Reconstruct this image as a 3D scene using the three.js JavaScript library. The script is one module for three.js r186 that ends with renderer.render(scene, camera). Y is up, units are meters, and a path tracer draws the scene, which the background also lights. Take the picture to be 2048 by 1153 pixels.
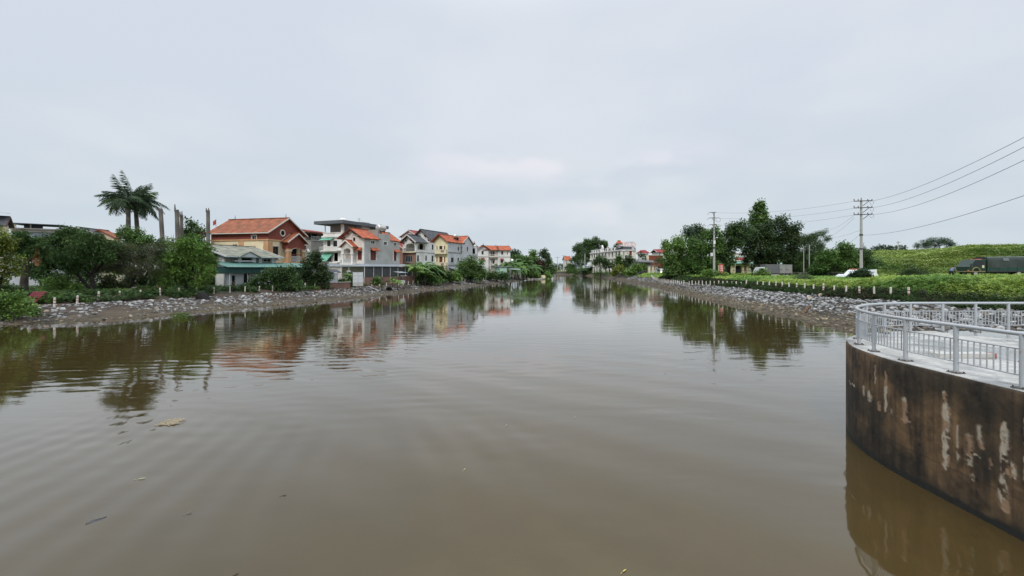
import * as THREE from 'three';
import { mergeGeometries } from 'three/addons/utils/BufferGeometryUtils.js';
import { RoundedBoxGeometry } from 'three/addons/geometries/RoundedBoxGeometry.js';
import { MarchingCubes } from 'three/addons/objects/MarchingCubes.js';

// ---------- camera, sky, sun, exposure ----------
const F = 830, CX = 1024, HV = 537, EYE = 4.2;          // focal length, centre and horizon of a 2048 x 1153 picture; eye height over the water
const scene = new THREE.Scene();
const camera = new THREE.PerspectiveCamera(2 * Math.atan(576.5 / F) * 180 / Math.PI, 2048 / 1153, 0.1, 6000);
camera.position.set(0, EYE, 0);
camera.setViewOffset(2048, 1153, 0, 576.5 - HV, 2048, 1153);
const renderer = new THREE.WebGLRenderer({ antialias: true });
renderer.setSize(1024, 576);
renderer.toneMapping = THREE.LinearToneMapping;
renderer.toneMappingExposure = 1.06;
renderer.shadowMap.enabled = true;
renderer.shadowMap.type = THREE.PCFSoftShadowMap;

const PI = Math.PI, V3 = THREE.Vector3;
const clamp = (x, a, b) => Math.min(b, Math.max(a, x)), lerp = (a, b, t) => a + (b - a) * t;
const sst = (a, b, x) => { const t = clamp((x - a) / (b - a), 0, 1); return t * t * (3 - 2 * t); };
function rng(seed) { let a = seed >>> 0; return () => { a = (a + 0x6D2B79F5) | 0; let t = Math.imul(a ^ (a >>> 15), 1 | a); t = (t + Math.imul(t ^ (t >>> 7), 61 | t)) ^ t; return ((t ^ (t >>> 14)) >>> 0) / 4294967296; }; }
function h2(x, y, s) { let h = Math.imul(x | 0, 374761393) + Math.imul(y | 0, 668265263) + Math.imul(s | 0, 2147483647 ^ 0x5bd1e995); h = Math.imul(h ^ (h >>> 13), 1274126177); return ((h ^ (h >>> 16)) >>> 0) / 4294967296; }
function vn(x, y, s = 1, per = 0) {
  const xi = Math.floor(x), yi = Math.floor(y), fx = x - xi, fy = y - yi, u = fx * fx * (3 - 2 * fx), v = fy * fy * (3 - 2 * fy);
  const w = per ? (q) => ((q % per) + per) % per : (q) => q;
  const a = h2(w(xi), w(yi), s), b = h2(w(xi + 1), w(yi), s), c = h2(w(xi), w(yi + 1), s), d = h2(w(xi + 1), w(yi + 1), s);
  return a + (b - a) * u + (c - a) * v + (a - b - c + d) * u * v;
}
function fbm(x, y, o = 4, s = 1, per = 0) { let a = 0.5, t = 0, n = 0; for (let i = 0; i < o; i++) { t += a * vn(x, y, s + i * 17, per); n += a; a *= 0.5; x *= 2; y *= 2; per *= 2; } return t / n; }

{ // overcast sky: pale grey-blue air with soft thin cloud, brighter overhead as an overcast sky is
  const W = 1024, Hh = 512, px = new Float32Array(W * Hh * 4);
  for (let j = 0; j < Hh; j++) for (let i = 0; i < W; i++) {
    const u = (i + 0.5) / W, v = (j + 0.5) / Hh, el = (v - 0.5) * PI, az = (u - 0.5) * 2 * PI;
    const y = Math.sin(el), x = Math.cos(el) * Math.cos(az), z = Math.cos(el) * Math.sin(az);
    const yy = Math.max(y, 0), q = 1 / (yy + 0.16), cx = x * q, cz = z * q;
    const big = fbm(cx * 0.9 + 11, cz * 0.9 + 5, 4, 3), mid = fbm(cx * 2.2 + 31, cz * 2.2, 5, 9), fine = fbm(cx * 6 + 3, cz * 6, 4, 21);
    const c = sst(0.38, 0.72, 0.55 * big + 0.35 * mid + 0.1 * fine);
    // the low bank of cloud over the end of the river
    const a = Math.atan2(x, -z), e = Math.asin(clamp(y, -1, 1));
    const bank = Math.exp(-Math.pow((e - 0.235 + 0.05 * (vn(a * 5, 3, 5) - 0.5)) / 0.035, 2)) * sst(0.42, 0.62, fbm(a * 5 + 3, e * 14, 5, 77) + 0.1) * sst(0.42, 0.25, Math.abs(a - 0.12));
    const bank2 = Math.exp(-Math.pow((e - 0.135) / 0.03, 2)) * sst(0.45, 0.62, fbm(a * 6 + 8, e * 16, 5, 97) + 0.06) * sst(0.34, 0.18, Math.abs(a - 0.1));
    const k = 0.99 + 2.0 * sst(0.5, 0.98, yy);
    const t = sst(0, 0.4, yy);
    let r = lerp(0.605, 0.645, t), g = lerp(0.675, 0.700, t), b = lerp(0.730, 0.780, t);
    r += 0.07 * (c - 0.4) + 0.11 * bank + 0.075 * bank2; g += 0.05 * (c - 0.4) + 0.065 * bank + 0.05 * bank2; b += 0.03 * (c - 0.4) + 0.06 * bank + 0.045 * bank2;
    const o = (j * W + i) * 4; px[o] = r * k; px[o + 1] = g * k; px[o + 2] = b * k; px[o + 3] = 1;
  }
  const t = new THREE.DataTexture(px, W, Hh, THREE.RGBAFormat, THREE.FloatType);
  t.mapping = THREE.EquirectangularReflectionMapping; t.magFilter = t.minFilter = THREE.LinearFilter; t.wrapS = THREE.RepeatWrapping; t.needsUpdate = true;
  scene.background = t; scene.environment = t;
}
const sun = new THREE.DirectionalLight(new THREE.Color(1, 0.965, 0.91), 1.5);
sun.position.set(-25, 120, 62); sun.target.position.set(10, 0, -60); scene.add(sun, sun.target);
sun.castShadow = true; sun.shadow.radius = 24; sun.shadow.mapSize.set(2048, 2048);
Object.assign(sun.shadow.camera, { left: -160, right: 160, top: 160, bottom: -160, near: 1, far: 500 });

// ---------- helpers ----------
const used = {};
const numbered = (n) => { const k = used[n] = (used[n] ?? -1) + 1; return k ? n + '_' + String(k).padStart(3, '0') : n; };
function tag(o, label, category, group, kind) { if (label) o.userData.label = label; if (category) o.userData.category = category; if (group) o.userData.group = group; if (kind) o.userData.kind = kind; return o; }
function thing(name, label, category, pos = [0, 0, 0], turn = 0, group) {
  const o = new THREE.Group(); o.name = numbered(name); o.position.set(...pos); o.rotation.y = turn; scene.add(o);
  return tag(o, label, category, group);
}
function part(name, geo, mat, parent, label) {
  const g = Array.isArray(geo) ? join(geo) : geo;
  const m = new THREE.Mesh(g, mat); m.name = parent && parent !== scene ? name : numbered(name); m.castShadow = m.receiveShadow = true;
  (parent || scene).add(m); if (label) m.userData.label = label; return m;
}
function copyThing(root, label) { const r = root.clone(); r.name = numbered(root.name.replace(/_\d{3}$/, '')); scene.add(r); if (label) r.userData.label = label; return r; }
const at = (px, v, d) => new V3((px - CX) / F * d, EYE - (v - HV) / F * d, -d);
function join(list) {
  const n = list.map((g) => { const q = g.index ? g.toNonIndexed() : g.clone(); for (const k of Object.keys(q.attributes)) if (!['position', 'normal', 'uv'].includes(k)) q.deleteAttribute(k); if (!q.attributes.uv) q.setAttribute('uv', new THREE.Float32BufferAttribute(new Float32Array(q.attributes.position.count * 2), 2)); q.morphAttributes = {}; return q; });
  return n.length === 1 ? n[0] : mergeGeometries(n, false);
}
function uvm(geo) { // uv in metres from the dominant axis of each face
  const g = geo.index ? geo.toNonIndexed() : geo; if (!g.attributes.normal) g.computeVertexNormals();
  const p = g.attributes.position, n = g.attributes.normal, uv = new Float32Array(p.count * 2);
  for (let i = 0; i < p.count; i++) {
    const ax = Math.abs(n.getX(i)), ay = Math.abs(n.getY(i)), az = Math.abs(n.getZ(i));
    if (ay > ax && ay > az) { uv[i * 2] = p.getX(i); uv[i * 2 + 1] = p.getZ(i); } else if (ax > az) { uv[i * 2] = p.getZ(i); uv[i * 2 + 1] = p.getY(i); } else { uv[i * 2] = p.getX(i); uv[i * 2 + 1] = p.getY(i); }
  }
  g.setAttribute('uv', new THREE.BufferAttribute(uv, 2)); return g;
}
const box = (x0, y0, z0, x1, y1, z1) => uvm(new THREE.BoxGeometry(Math.abs(x1 - x0), Math.abs(y1 - y0), Math.abs(z1 - z0)).translate((x0 + x1) / 2, (y0 + y1) / 2, (z0 + z1) / 2));
const rbox = (x0, y0, z0, x1, y1, z1, r = 0.03) => new RoundedBoxGeometry(Math.abs(x1 - x0), Math.abs(y1 - y0), Math.abs(z1 - z0), 2, r).translate((x0 + x1) / 2, (y0 + y1) / 2, (z0 + z1) / 2);
function beam(p, q, w, h) { // box from p to q
  const a = new V3(...p), b = new V3(...q), L = a.distanceTo(b), g = uvm(new THREE.BoxGeometry(w, h, L));
  const m = new THREE.Matrix4().lookAt(b, a, Math.abs(b.y - a.y) > 0.99 * L ? new V3(1, 0, 0) : new V3(0, 1, 0)); m.setPosition(a.add(b).multiplyScalar(0.5)); return g.applyMatrix4(m);
}
function rod(p, q, r0, r1 = r0, n = 8) { const a = new V3(...p), b = new V3(...q), L = a.distanceTo(b), g = new THREE.CylinderGeometry(r1, r0, L, n); g.applyQuaternion(new THREE.Quaternion().setFromUnitVectors(new V3(0, 1, 0), b.clone().sub(a).normalize())); return g.translate((a.x + b.x) / 2, (a.y + b.y) / 2, (a.z + b.z) / 2); }
function taper(pts, r0, r1, n = 6) { // tapered limb along points
  const P = pts.map((p) => p.isVector3 ? p : new V3(...p)), pos = [], idx = [], uv = [];
  for (let i = 0; i < P.length; i++) {
    const t = P[Math.min(i + 1, P.length - 1)].clone().sub(P[Math.max(i - 1, 0)]).normalize(), a = Math.abs(t.y) > 0.9 ? new V3(1, 0, 0) : new V3(0, 1, 0), u = a.clone().cross(t).normalize(), w = t.clone().cross(u), r = lerp(r0, r1, i / (P.length - 1));
    for (let k = 0; k <= n; k++) { const an = k / n * 2 * PI; pos.push(P[i].x + r * (u.x * Math.cos(an) + w.x * Math.sin(an)), P[i].y + r * (u.y * Math.cos(an) + w.y * Math.sin(an)), P[i].z + r * (u.z * Math.cos(an) + w.z * Math.sin(an))); uv.push(k / n, i); }
    if (i) for (let k = 0; k < n; k++) { const o = (i - 1) * (n + 1) + k; idx.push(o, o + n + 1, o + 1, o + 1, o + n + 1, o + n + 2); }
  }
  const g = new THREE.BufferGeometry(); g.setAttribute('position', new THREE.Float32BufferAttribute(pos, 3)); g.setAttribute('uv', new THREE.Float32BufferAttribute(uv, 2)); g.setIndex(idx); g.computeVertexNormals(); return g;
}
function slab(p00, p10, p11, p01, t) { // thick sheet; uv in metres along its two edges
  const A = [p00, p10, p11, p01].map((p) => new V3(...p)), n = A[1].clone().sub(A[0]).cross(A[3].clone().sub(A[0])).normalize(); if (n.y < 0) n.negate();
  const B = A.map((p) => p.clone().addScaledVector(n, -t)), u = A[0].distanceTo(A[1]), u2 = A[3].distanceTo(A[2]), v = A[0].distanceTo(A[3]);
  const pos = [], uv = []; const flip = A[1].clone().sub(A[0]).cross(A[3].clone().sub(A[0])).dot(n) < 0;
  const o0 = A[3].clone().sub(A[0]).dot(A[1].clone().sub(A[0]).normalize());
  const quad = (a, b, c, d, t4) => { const L = flip ? [a, d, c, a, c, b] : [a, b, c, a, c, d], T = flip ? [0, 3, 2, 0, 2, 1] : [0, 1, 2, 0, 2, 3]; L.forEach((p) => pos.push(p.x, p.y, p.z)); T.forEach((i) => uv.push(t4[i][0], t4[i][1])); };
  quad(A[0], A[1], A[2], A[3], [[0, 0], [u, 0], [o0 + u2, v], [o0, v]]);
  quad(B[3], B[2], B[1], B[0], [[0, v], [u, v], [u, 0], [0, 0]]);
  for (let i = 0; i < 4; i++) { const j = (i + 1) % 4, w = A[i].distanceTo(A[j]); quad(B[i], B[j], A[j], A[i], [[0, 0], [w, 0], [w, t], [0, t]]); }
  const g = new THREE.BufferGeometry(); g.setAttribute('position', new THREE.Float32BufferAttribute(pos, 3)); g.setAttribute('uv', new THREE.Float32BufferAttribute(uv, 2)); g.computeVertexNormals(); return g;
}
function tex(n, fn, metres = 1, srgb = true, m = n) { // tileable data texture covering `metres` of uv
  const d = new Uint8Array(n * m * 4);
  for (let j = 0; j < m; j++) for (let i = 0; i < n; i++) { const c = fn((i + 0.5) / n, (j + 0.5) / m), o = (j * n + i) * 4; d[o] = clamp(c[0], 0, 1) * 255; d[o + 1] = clamp(c[1], 0, 1) * 255; d[o + 2] = clamp(c[2], 0, 1) * 255; d[o + 3] = 255; }
  const t = new THREE.DataTexture(d, n, m); t.wrapS = t.wrapT = THREE.RepeatWrapping; t.magFilter = THREE.LinearFilter; t.minFilter = THREE.LinearMipmapLinearFilter; t.generateMipmaps = true;
  if (srgb) t.colorSpace = THREE.SRGBColorSpace; t.repeat.set(1 / metres, 1 / metres); t.needsUpdate = true; return t;
}
const s3 = (x) => [x, x, x];
const T = {
  plaster: tex(512, (u, v) => { const a = fbm(u * 4, v * 4, 6, 5, 4), b = fbm(u * 24, v * 3, 4, 8, 0 || 24), st = sst(0.55, 0.8, fbm(u * 16, v * 2, 4, 31, 2) * 0.9 + 0.1 * a); return [0.98 - 0.22 * (a - 0.3) - 0.2 * st, 0.975 - 0.225 * (a - 0.3) - 0.215 * st, 0.965 - 0.24 * (a - 0.3) - 0.24 * st].map((x) => x - 0.06 * b + 0.03); }, 5),
  grain: tex(256, (u, v) => s3(fbm(u * 16, v * 16, 4, 3, 16)), 1, false),
  tile: tex(512, (u, v) => { const c = 12, r = 10, row = Math.floor(v * r), cu = u * c + (row % 2) * 0.5, col = ((Math.floor(cu) % c) + c) % c; const k = h2(col, row, 4), w = fbm(u * 6, v * 6, 5, 9, 6); const l = 0.80 + 0.14 * k + 0.3 * (w - 0.5), moss = sst(0.56, 0.72, fbm(u * 5, v * 5, 5, 44, 5)) * 0.35; return [l * (1 - moss * 0.55), l * (1 - moss * 0.35) , l * (1 - moss * 0.4)]; }, 4),
  tileBump: tex(512, (u, v) => { const r = 10, f = (v * r) % 1, row = Math.floor(v * r), cu = (u * 12 + (row % 2) * 0.5) % 1; return s3(0.75 * (1 - f) + 0.25 * Math.sin(cu * PI)); }, 4, false),
  corrug: tex(128, (u) => s3(0.5 + 0.5 * Math.sin(u * 2 * PI * 6)), 1, false),
  dirt: tex(512, (u, v) => { const a = fbm(u * 8, v * 8, 6, 15, 8), b = fbm(u * 40, v * 40, 3, 5, 40); return s3(0.62 + 0.5 * (a - 0.5) + 0.35 * (b - 0.5) + 0.25); }, 6),
  dirtBump: tex(512, (u, v) => s3(0.6 * fbm(u * 14, v * 14, 6, 2, 14) + 0.4 * fbm(u * 60, v * 60, 3, 7, 60)), 3, false),
  bark: tex(256, (u, v) => s3(0.6 + 0.5 * (fbm(u * 14, v * 4, 5, 6, 2) - 0.3)), 1),
  metal: tex(256, (u, v) => { const a = fbm(u * 6, v * 6, 5, 12, 6), r = sst(0.66, 0.8, fbm(u * 9, v * 9, 5, 71, 9)); return [0.93 - 0.12 * (a - 0.4), 0.93 - 0.12 * (a - 0.4) - 0.16 * r, 0.93 - 0.12 * (a - 0.4) - 0.25 * r]; }, 2),
};
function mat(rgb, o = {}) {
  const { rough = 0.85, ...r } = o;
  return new THREE.MeshStandardMaterial({ color: new THREE.Color().setRGB(...rgb), roughness: rough, metalness: 0, ...r });
}
const wallM = (rgb, o = {}) => mat(rgb, { map: T.plaster, bumpMap: T.grain, bumpScale: 0.008, rough: 0.9, ...o });
const roofM = (rgb, o = {}) => mat(rgb, { map: T.tile, bumpMap: T.tileBump, bumpScale: 0.05, rough: 0.8, ...o });
const M = {
  white: wallM([0.85, 0.84, 0.82]), offwhite: wallM([0.80, 0.76, 0.71]), cement: wallM([0.47, 0.47, 0.45]), palegrey: wallM([0.64, 0.66, 0.69]), cream: wallM([0.78, 0.70, 0.50]), ivory: wallM([0.76, 0.73, 0.64]),
  yellow: wallM([0.90, 0.78, 0.53]), quoin: wallM([0.62, 0.36, 0.19]), redwall: wallM([0.25, 0.065, 0.045]), brickwall: wallM([0.28, 0.16, 0.13]), concrete: wallM([0.30, 0.28, 0.26]), mint: wallM([0.45, 0.66, 0.55]), greywhite: wallM([0.60, 0.63, 0.66]),
  orangeRoof: roofM([0.56, 0.125, 0.045]), redRoof: roofM([0.35, 0.104, 0.040]), darkRoof: roofM([0.085, 0.088, 0.098]), oliveRoof: roofM([0.30, 0.29, 0.22]), crimsonRoof: roofM([0.38, 0.05, 0.05]),
  greyRoof: mat([0.13, 0.15, 0.17], { map: T.metal, bumpMap: T.corrug, bumpScale: 0.02, rough: 0.6 }), tinRoof: mat([0.33, 0.37, 0.40], { map: T.metal, bumpMap: T.corrug, bumpScale: 0.02, rough: 0.5 }), teal: mat([0.13, 0.27, 0.23], { map: T.metal, bumpMap: T.corrug, bumpScale: 0.02, rough: 0.6 }),
  fascia: mat([0.018, 0.075, 0.07], { map: T.metal, rough: 0.7 }), awning: mat([0.20, 0.52, 0.39], { map: T.plaster, rough: 0.9 }), trim: mat([0.62, 0.58, 0.51]), darkTrim: mat([0.09, 0.035, 0.025]), frame: mat([0.62, 0.62, 0.60], { rough: 0.6 }), darkFrame: mat([0.05, 0.04, 0.04], { rough: 0.5 }),
  pane: new THREE.MeshPhysicalMaterial({ color: new THREE.Color().setRGB(0.012, 0.014, 0.016), roughness: 0.12, ior: 1.5 }), shutter: mat([0.14, 0.025, 0.018], { rough: 0.55, bumpMap: T.corrug, bumpScale: 0.015 }), void: mat([0.012, 0.012, 0.013], { rough: 1 }),
  steel: mat([0.62, 0.60, 0.56], { rough: 0.3, metalness: 0.8 }), rail: mat([0.50, 0.53, 0.55], { rough: 0.45, metalness: 0.1, map: T.metal, bumpMap: T.grain, bumpScale: 0.001 }), post: mat([0.66, 0.62, 0.56], { map: T.plaster }), redPaint: mat([0.42, 0.05, 0.05], { rough: 0.6 }), pole: mat([0.42, 0.415, 0.40], { map: T.plaster, rough: 0.9 }), iron: mat([0.07, 0.07, 0.075], { rough: 0.6, metalness: 0.3 }), wire: mat([0.12, 0.12, 0.125], { rough: 0.6 }),
  bark: mat([0.13, 0.105, 0.08], { map: T.bark, bumpMap: T.grain, bumpScale: 0.03 }), darkbark: mat([0.055, 0.042, 0.033], { map: T.bark, bumpMap: T.grain, bumpScale: 0.03 }), palebark: mat([0.33, 0.29, 0.25], { map: T.bark, bumpMap: T.grain, bumpScale: 0.02 }),
  rubber: mat([0.02, 0.02, 0.02], { rough: 0.9 }), timber: mat([0.24, 0.14, 0.075], { map: T.bark }),
};
// ---------- terrain and water ----------
const leftEdge = [[-60, -30], [-52, 5], [-44, 22], [-38.8, 29], [-35.8, 31.5], [-32.3, 34], [-30.3, 38.5], [-28.4, 43], [-26.6, 47], [-23.5, 52], [-21, 59], [-19, 67], [-17, 74], [-14.6, 80.5], [-12, 87], [-9.6, 93.5], [-7.6, 100], [-3, 115], [2.6, 134], [12.3, 183], [19, 220], [23, 255], [26, 276]];
const rightEdge = [[38, 276], [38.4, 262], [42.2, 211], [38.5, 158], [36.6, 139], [33.8, 100], [29.3, 77], [26.2, 58], [24.2, 43], [23.2, 34], [21.9, 27], [20, 22], [17, 14], [14, 6], [12, -30]];
const riverPoly = [...leftEdge, ...rightEdge];
function segDist(poly, x, d) { let best = 1e9; for (let i = 0; i + 1 < poly.length; i++) { const [ax, ad] = poly[i], [bx, bd] = poly[i + 1], dx = bx - ax, dd = bd - ad, t = clamp(((x - ax) * dx + (d - ad) * dd) / (dx * dx + dd * dd), 0, 1), q = Math.hypot(x - ax - t * dx, d - ad - t * dd); if (q < best) best = q; } return best; }
function inPoly(poly, x, d) { let c = false; for (let i = 0, j = poly.length - 1; i < poly.length; j = i++) { const [xi, yi] = poly[i], [xj, yj] = poly[j]; if ((yi > d) !== (yj > d) && x < (xj - xi) * (d - yi) / (yj - yi) + xi) c = !c; } return c; }
const toe = [[200, 20], [120, 55], [97, 71], [84, 79], [77, 88], [67, 105], [62, 140], [75, 220], [110, 320], [180, 420]];
const toePoly = [...toe, [900, 420], [900, -100], [200, -100]];
const leftPoly = [...leftEdge, [26, 600], [-900, 600], [-900, -30]];
const slopeW = (d) => d < 28 ? 11 : d < 45 ? lerp(11, 8, (d - 28) / 17) : d < 110 ? lerp(8, 4.2, (d - 45) / 65) : 4.2;   // width of the stone slope on the right bank
function ground(x, d) {
  const t = segDist(riverPoly, x, d) , wet = inPoly(riverPoly, x, d);
  if (wet) return { h: -Math.min(1.6, 0.05 + t * 0.22), t: -t, side: 0 };
  const rough = (fbm(x * 0.5, d * 0.5, 4, 12) - 0.5);
  if (inPoly(leftPoly, x, d)) {
    let h = t < 6.5 ? 0.95 * Math.pow(t / 6.5, 1.1) : lerp(0.95, 1.45, sst(6.5, 10, t));
    return { h: h + rough * 0.25 * sst(0, 3, t), t, side: -1 };
  }
  const w = slopeW(d);
  let h = t < w ? 1.5 * Math.pow(t / w, 0.9) : lerp(1.5, 2.2, sst(w, w + 3, t));
  h += rough * 0.2 * sst(0, 3, t);
  if (t > w) h += 0.5 * Math.exp(-Math.pow((x - 68) / 15, 2) - Math.pow((d - 61) / 6, 2));
  if (x > 5 && d < 12.9) h = Math.min(h, 0.8);
  if (inPoly(toePoly, x, d)) { const q = segDist(toe, x, d); h += lerp(2.6, 6.9, sst(78, 116, x)) * Math.pow(Math.min(1, q / 26), 1.15) * (1 + 0.06 * sst(26, 60, q)) + (fbm(x * 0.09, d * 0.09, 4, 55) - 0.5) * 2.6 * sst(0, 10, q); }
  return { h, t, side: 1 };
}
const gy = (x, d) => ground(x, d).h;
{
  const xs = [], ds = [];
  const run = (a, b, s) => { const o = []; for (let q = a; q < b - 1e-6; q += s) o.push(q); return o; };
  xs.push(-3000, -1200, -600, -400, -300, -240, ...run(-200, -60, 7), ...run(-60, 60, 0.8), ...run(60, 140, 1.6), ...run(140, 300, 10), 400, 700, 1500, 3000);
  ds.push(-400, -100, -60, ...run(-40, 10, 4), ...run(10, 120, 0.8), ...run(120, 320, 2.5), ...run(320, 600, 15), 800, 1200, 2000, 4000);
  const nx = xs.length, nd = ds.length, pos = new Float32Array(nx * nd * 3), col = new Float32Array(nx * nd * 3), uv = new Float32Array(nx * nd * 2), idx = [];
  for (let j = 0; j < nd; j++) for (let i = 0; i < nx; i++) {
    const x = xs[i], d = ds[j], g = ground(x, d), o = j * nx + i, n = fbm(x * 0.25, d * 0.25, 4, 90);
    pos[o * 3] = x; pos[o * 3 + 1] = g.h; pos[o * 3 + 2] = -d; uv[o * 2] = x; uv[o * 2 + 1] = d;
    let c;
    const mud = [0.092, 0.070, 0.042], soil = [0.075, 0.05, 0.034], yard = [0.11, 0.09, 0.065], grass = [0.06, 0.10, 0.024];
    const mx = (a, b, t) => a.map((q, k) => lerp(q, b[k], t));
    if (g.side === 0) c = mud;
    else if (g.side < 0) c = mx(mx(mud, soil, sst(1.5, 5, g.t + n * 2 - 1)), mx(yard, grass, sst(0.4, 0.6, n)), sst(7, 11, g.t));
    else c = mx(mx(mud, [0.026, 0.021, 0.016], sst(1.5, 3.5, g.t + n * 2 - 1)), grass, sst(slopeW(d), slopeW(d) + 2.5, g.t));
    col.set(c, o * 3);
  }
  for (let j = 0; j + 1 < nd; j++) for (let i = 0; i + 1 < nx; i++) { const o = j * nx + i; idx.push(o, o + 1, o + nx, o + 1, o + nx + 1, o + nx); }
  const g = new THREE.BufferGeometry(); g.setAttribute('position', new THREE.BufferAttribute(pos, 3)); g.setAttribute('color', new THREE.BufferAttribute(col, 3)); g.setAttribute('uv', new THREE.BufferAttribute(uv, 2)); g.setIndex(idx); g.computeVertexNormals();
  const m = part('ground', g, new THREE.MeshStandardMaterial({ vertexColors: true, map: T.dirt, bumpMap: T.dirtBump, bumpScale: 0.08, roughness: 0.95 }), scene);
  m.userData.kind = 'structure';
}
{ // ripples as a normal map whose slopes are small: red and green hold slope * 1/0.06
  const n = 2048, L = 36, sx = new Float32Array(n * n), sy = new Float32Array(n * n), r = rng(5), tab = new Float32Array(8192);
  for (let i = 0; i < 8192; i++) tab[i] = Math.cos(i / 8192 * 2 * PI);
  const waves = [];
  for (let k = 0; k < 46; k++) {
    const lam = 0.22 * Math.pow(9, Math.pow(r(), 1.3)), dir = PI / 2 + 0.16 + (r() + r() + r() - 1.5) * 0.75, kx = Math.round(Math.cos(dir) * L / lam), ky = Math.round(Math.sin(dir) * L / lam);
    waves.push([kx, ky, 0.0060 * (0.6 + 0.8 * r()) * Math.pow(lam / 0.5, 0.15), r()]);
  }
  const msk = new Float32Array(n / 8 * n / 8);
  for (let j = 0; j < n / 8; j++) for (let i = 0; i < n / 8; i++) { const u = i / (n / 8), v = j / (n / 8); msk[j * n / 8 + i] = 0.35 + 1.25 * sst(0.36, 0.66, fbm(u * 4, v * 9, 4, 61, 0) * 0.5 + 0.5 * fbm(u * 4, v * 4, 3, 62, 4)); }
  for (const [kx, ky, a, ph] of waves) { const q = Math.hypot(kx, ky), ax = a * kx / q, ay = a * ky / q; for (let j = 0; j < n; j++) { let p = (ky * j / n + ph) % 1; for (let i = 0; i < n; i++) { const c = tab[(((kx * i / n + p) * 8192) | 0) & 8191], o = j * n + i; sx[o] += ax * c; sy[o] += ay * c; } } }
  const d8 = new Uint8Array(n * n * 4);
  for (let j = 0; j < n; j++) for (let i = 0; i < n; i++) { const o = j * n + i, m = msk[(j >> 3) * (n / 8) + (i >> 3)]; d8[o * 4] = clamp(128 - sx[o] * m / 0.09 * 127, 0, 255); d8[o * 4 + 1] = clamp(128 - sy[o] * m / 0.09 * 127, 0, 255); d8[o * 4 + 2] = 255; d8[o * 4 + 3] = 255; }
  const t = new THREE.DataTexture(d8, n, n); t.wrapS = t.wrapT = THREE.RepeatWrapping; t.magFilter = THREE.LinearFilter; t.repeat.set(1 / L, 1 / L); t.needsUpdate = true;
  const xs = [-900, -300, -120, -80], ds = [-60, -20, -5];
  for (let x = -60; x < -32; x += 2) xs.push(x); for (let x = -32; x < 10; x += 0.15) xs.push(x); for (let x = 10; x <= 80; x += 3) xs.push(x); xs.push(120, 400);
  for (let d = 0; d < 3; d += 1) ds.push(d); for (let d = 3; d < 33; d += 0.14) ds.push(d); for (let d = 33; d < 60; d += 1.5) ds.push(d); for (let d = 60; d <= 320; d += 10) ds.push(d);
  const small = Array.from({ length: 14 }, () => { const lam = 0.55 + 0.8 * r() * r(), dir = PI / 2 + 0.12 + (r() + r() - 1) * 0.8, k = 2 * PI / lam; return [Math.cos(dir) * k, Math.sin(dir) * k, 0.0058 / k, r() * 6.3]; });
  const nx = xs.length, nd = ds.length, pos = new Float32Array(nx * nd * 3), uv = new Float32Array(nx * nd * 2), idx = [];
  for (let j = 0; j < nd; j++) for (let i = 0; i < nx; i++) {
    const x = xs[i], d = ds[j], o = j * nx + i, near = sst(-31.5, -26, x) * sst(9.8, 7, x) * sst(3, 5, d) * sst(32.5, 24, d), calm = 0.25 + 0.75 * sst(0.42, 0.62, fbm(x * 0.1 + 3, d * 0.16, 3, 64)); let rip = 0; for (const [kx, kd, a, ph] of small) rip += a * Math.sin(kx * x + kd * d + ph);
    // a fan of low wake waves spreading over the near water
    const fx = x + 9.5, fd = d - 27, ang = Math.atan2(fd, fx), amt = sst(13, 9.5, d) * sst(-15, -10, x) * sst(2.5, -2, x);
    const w = Math.sin(ang * 150 + 5 * fbm(x * 0.25, d * 0.2, 3, 8)) * (0.3 + 0.7 * fbm(x * 0.22 + 9, d * 0.22, 3, 18)) * 0.0085 * amt + 0.005 * Math.sin(x * 1.7 + d * 2.6 + 3 * fbm(x * 0.15, d * 0.15, 3, 28));
    pos[o * 3] = x; pos[o * 3 + 1] = near * (w * sst(24, 16, d) + rip * calm * sst(4, 12, d)); pos[o * 3 + 2] = -d; uv[o * 2] = x; uv[o * 2 + 1] = d;
  }
  for (let j = 0; j + 1 < nd; j++) for (let i = 0; i + 1 < nx; i++) { const o = j * nx + i; idx.push(o, o + 1, o + nx, o + 1, o + nx + 1, o + nx); }
  const g = new THREE.BufferGeometry(); g.setAttribute('position', new THREE.BufferAttribute(pos, 3)); g.setAttribute('uv', new THREE.BufferAttribute(uv, 2)); g.setIndex(idx); g.computeVertexNormals();
  // silt drifting in slow swirls: the muddy colour itself varies a little
  const sr = (v) => Math.pow(v, 1 / 2.2), silt = tex(1024, (u, v) => { const wx = fbm(u * 5, v * 5, 4, 301, 5), wy = fbm(u * 5, v * 5, 4, 302, 5), s = fbm(u * 6 + wx * 2.2, v * 6 + wy * 2.2, 5, 303, 6), f = fbm(u * 90, v * 90, 3, 304, 90), k = 0.80 + 0.42 * (s - 0.25) + 0.16 * (f - 0.5); return [sr(0.063 * k), sr(0.040 * k), sr(0.0110 * k)]; }, 47);
  const m = part('water', g, new THREE.MeshPhysicalMaterial({ color: new THREE.Color().setRGB(1, 1, 1), map: silt, roughness: 0.03, ior: 1.5, specularColor: new THREE.Color().setRGB(1, 0.9, 0.5), clearcoat: 0.62, clearcoatRoughness: 0.05, normalMap: t, normalScale: new THREE.Vector2(0.025, 0.025) }), scene);
  m.userData.kind = 'structure';
}
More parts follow.
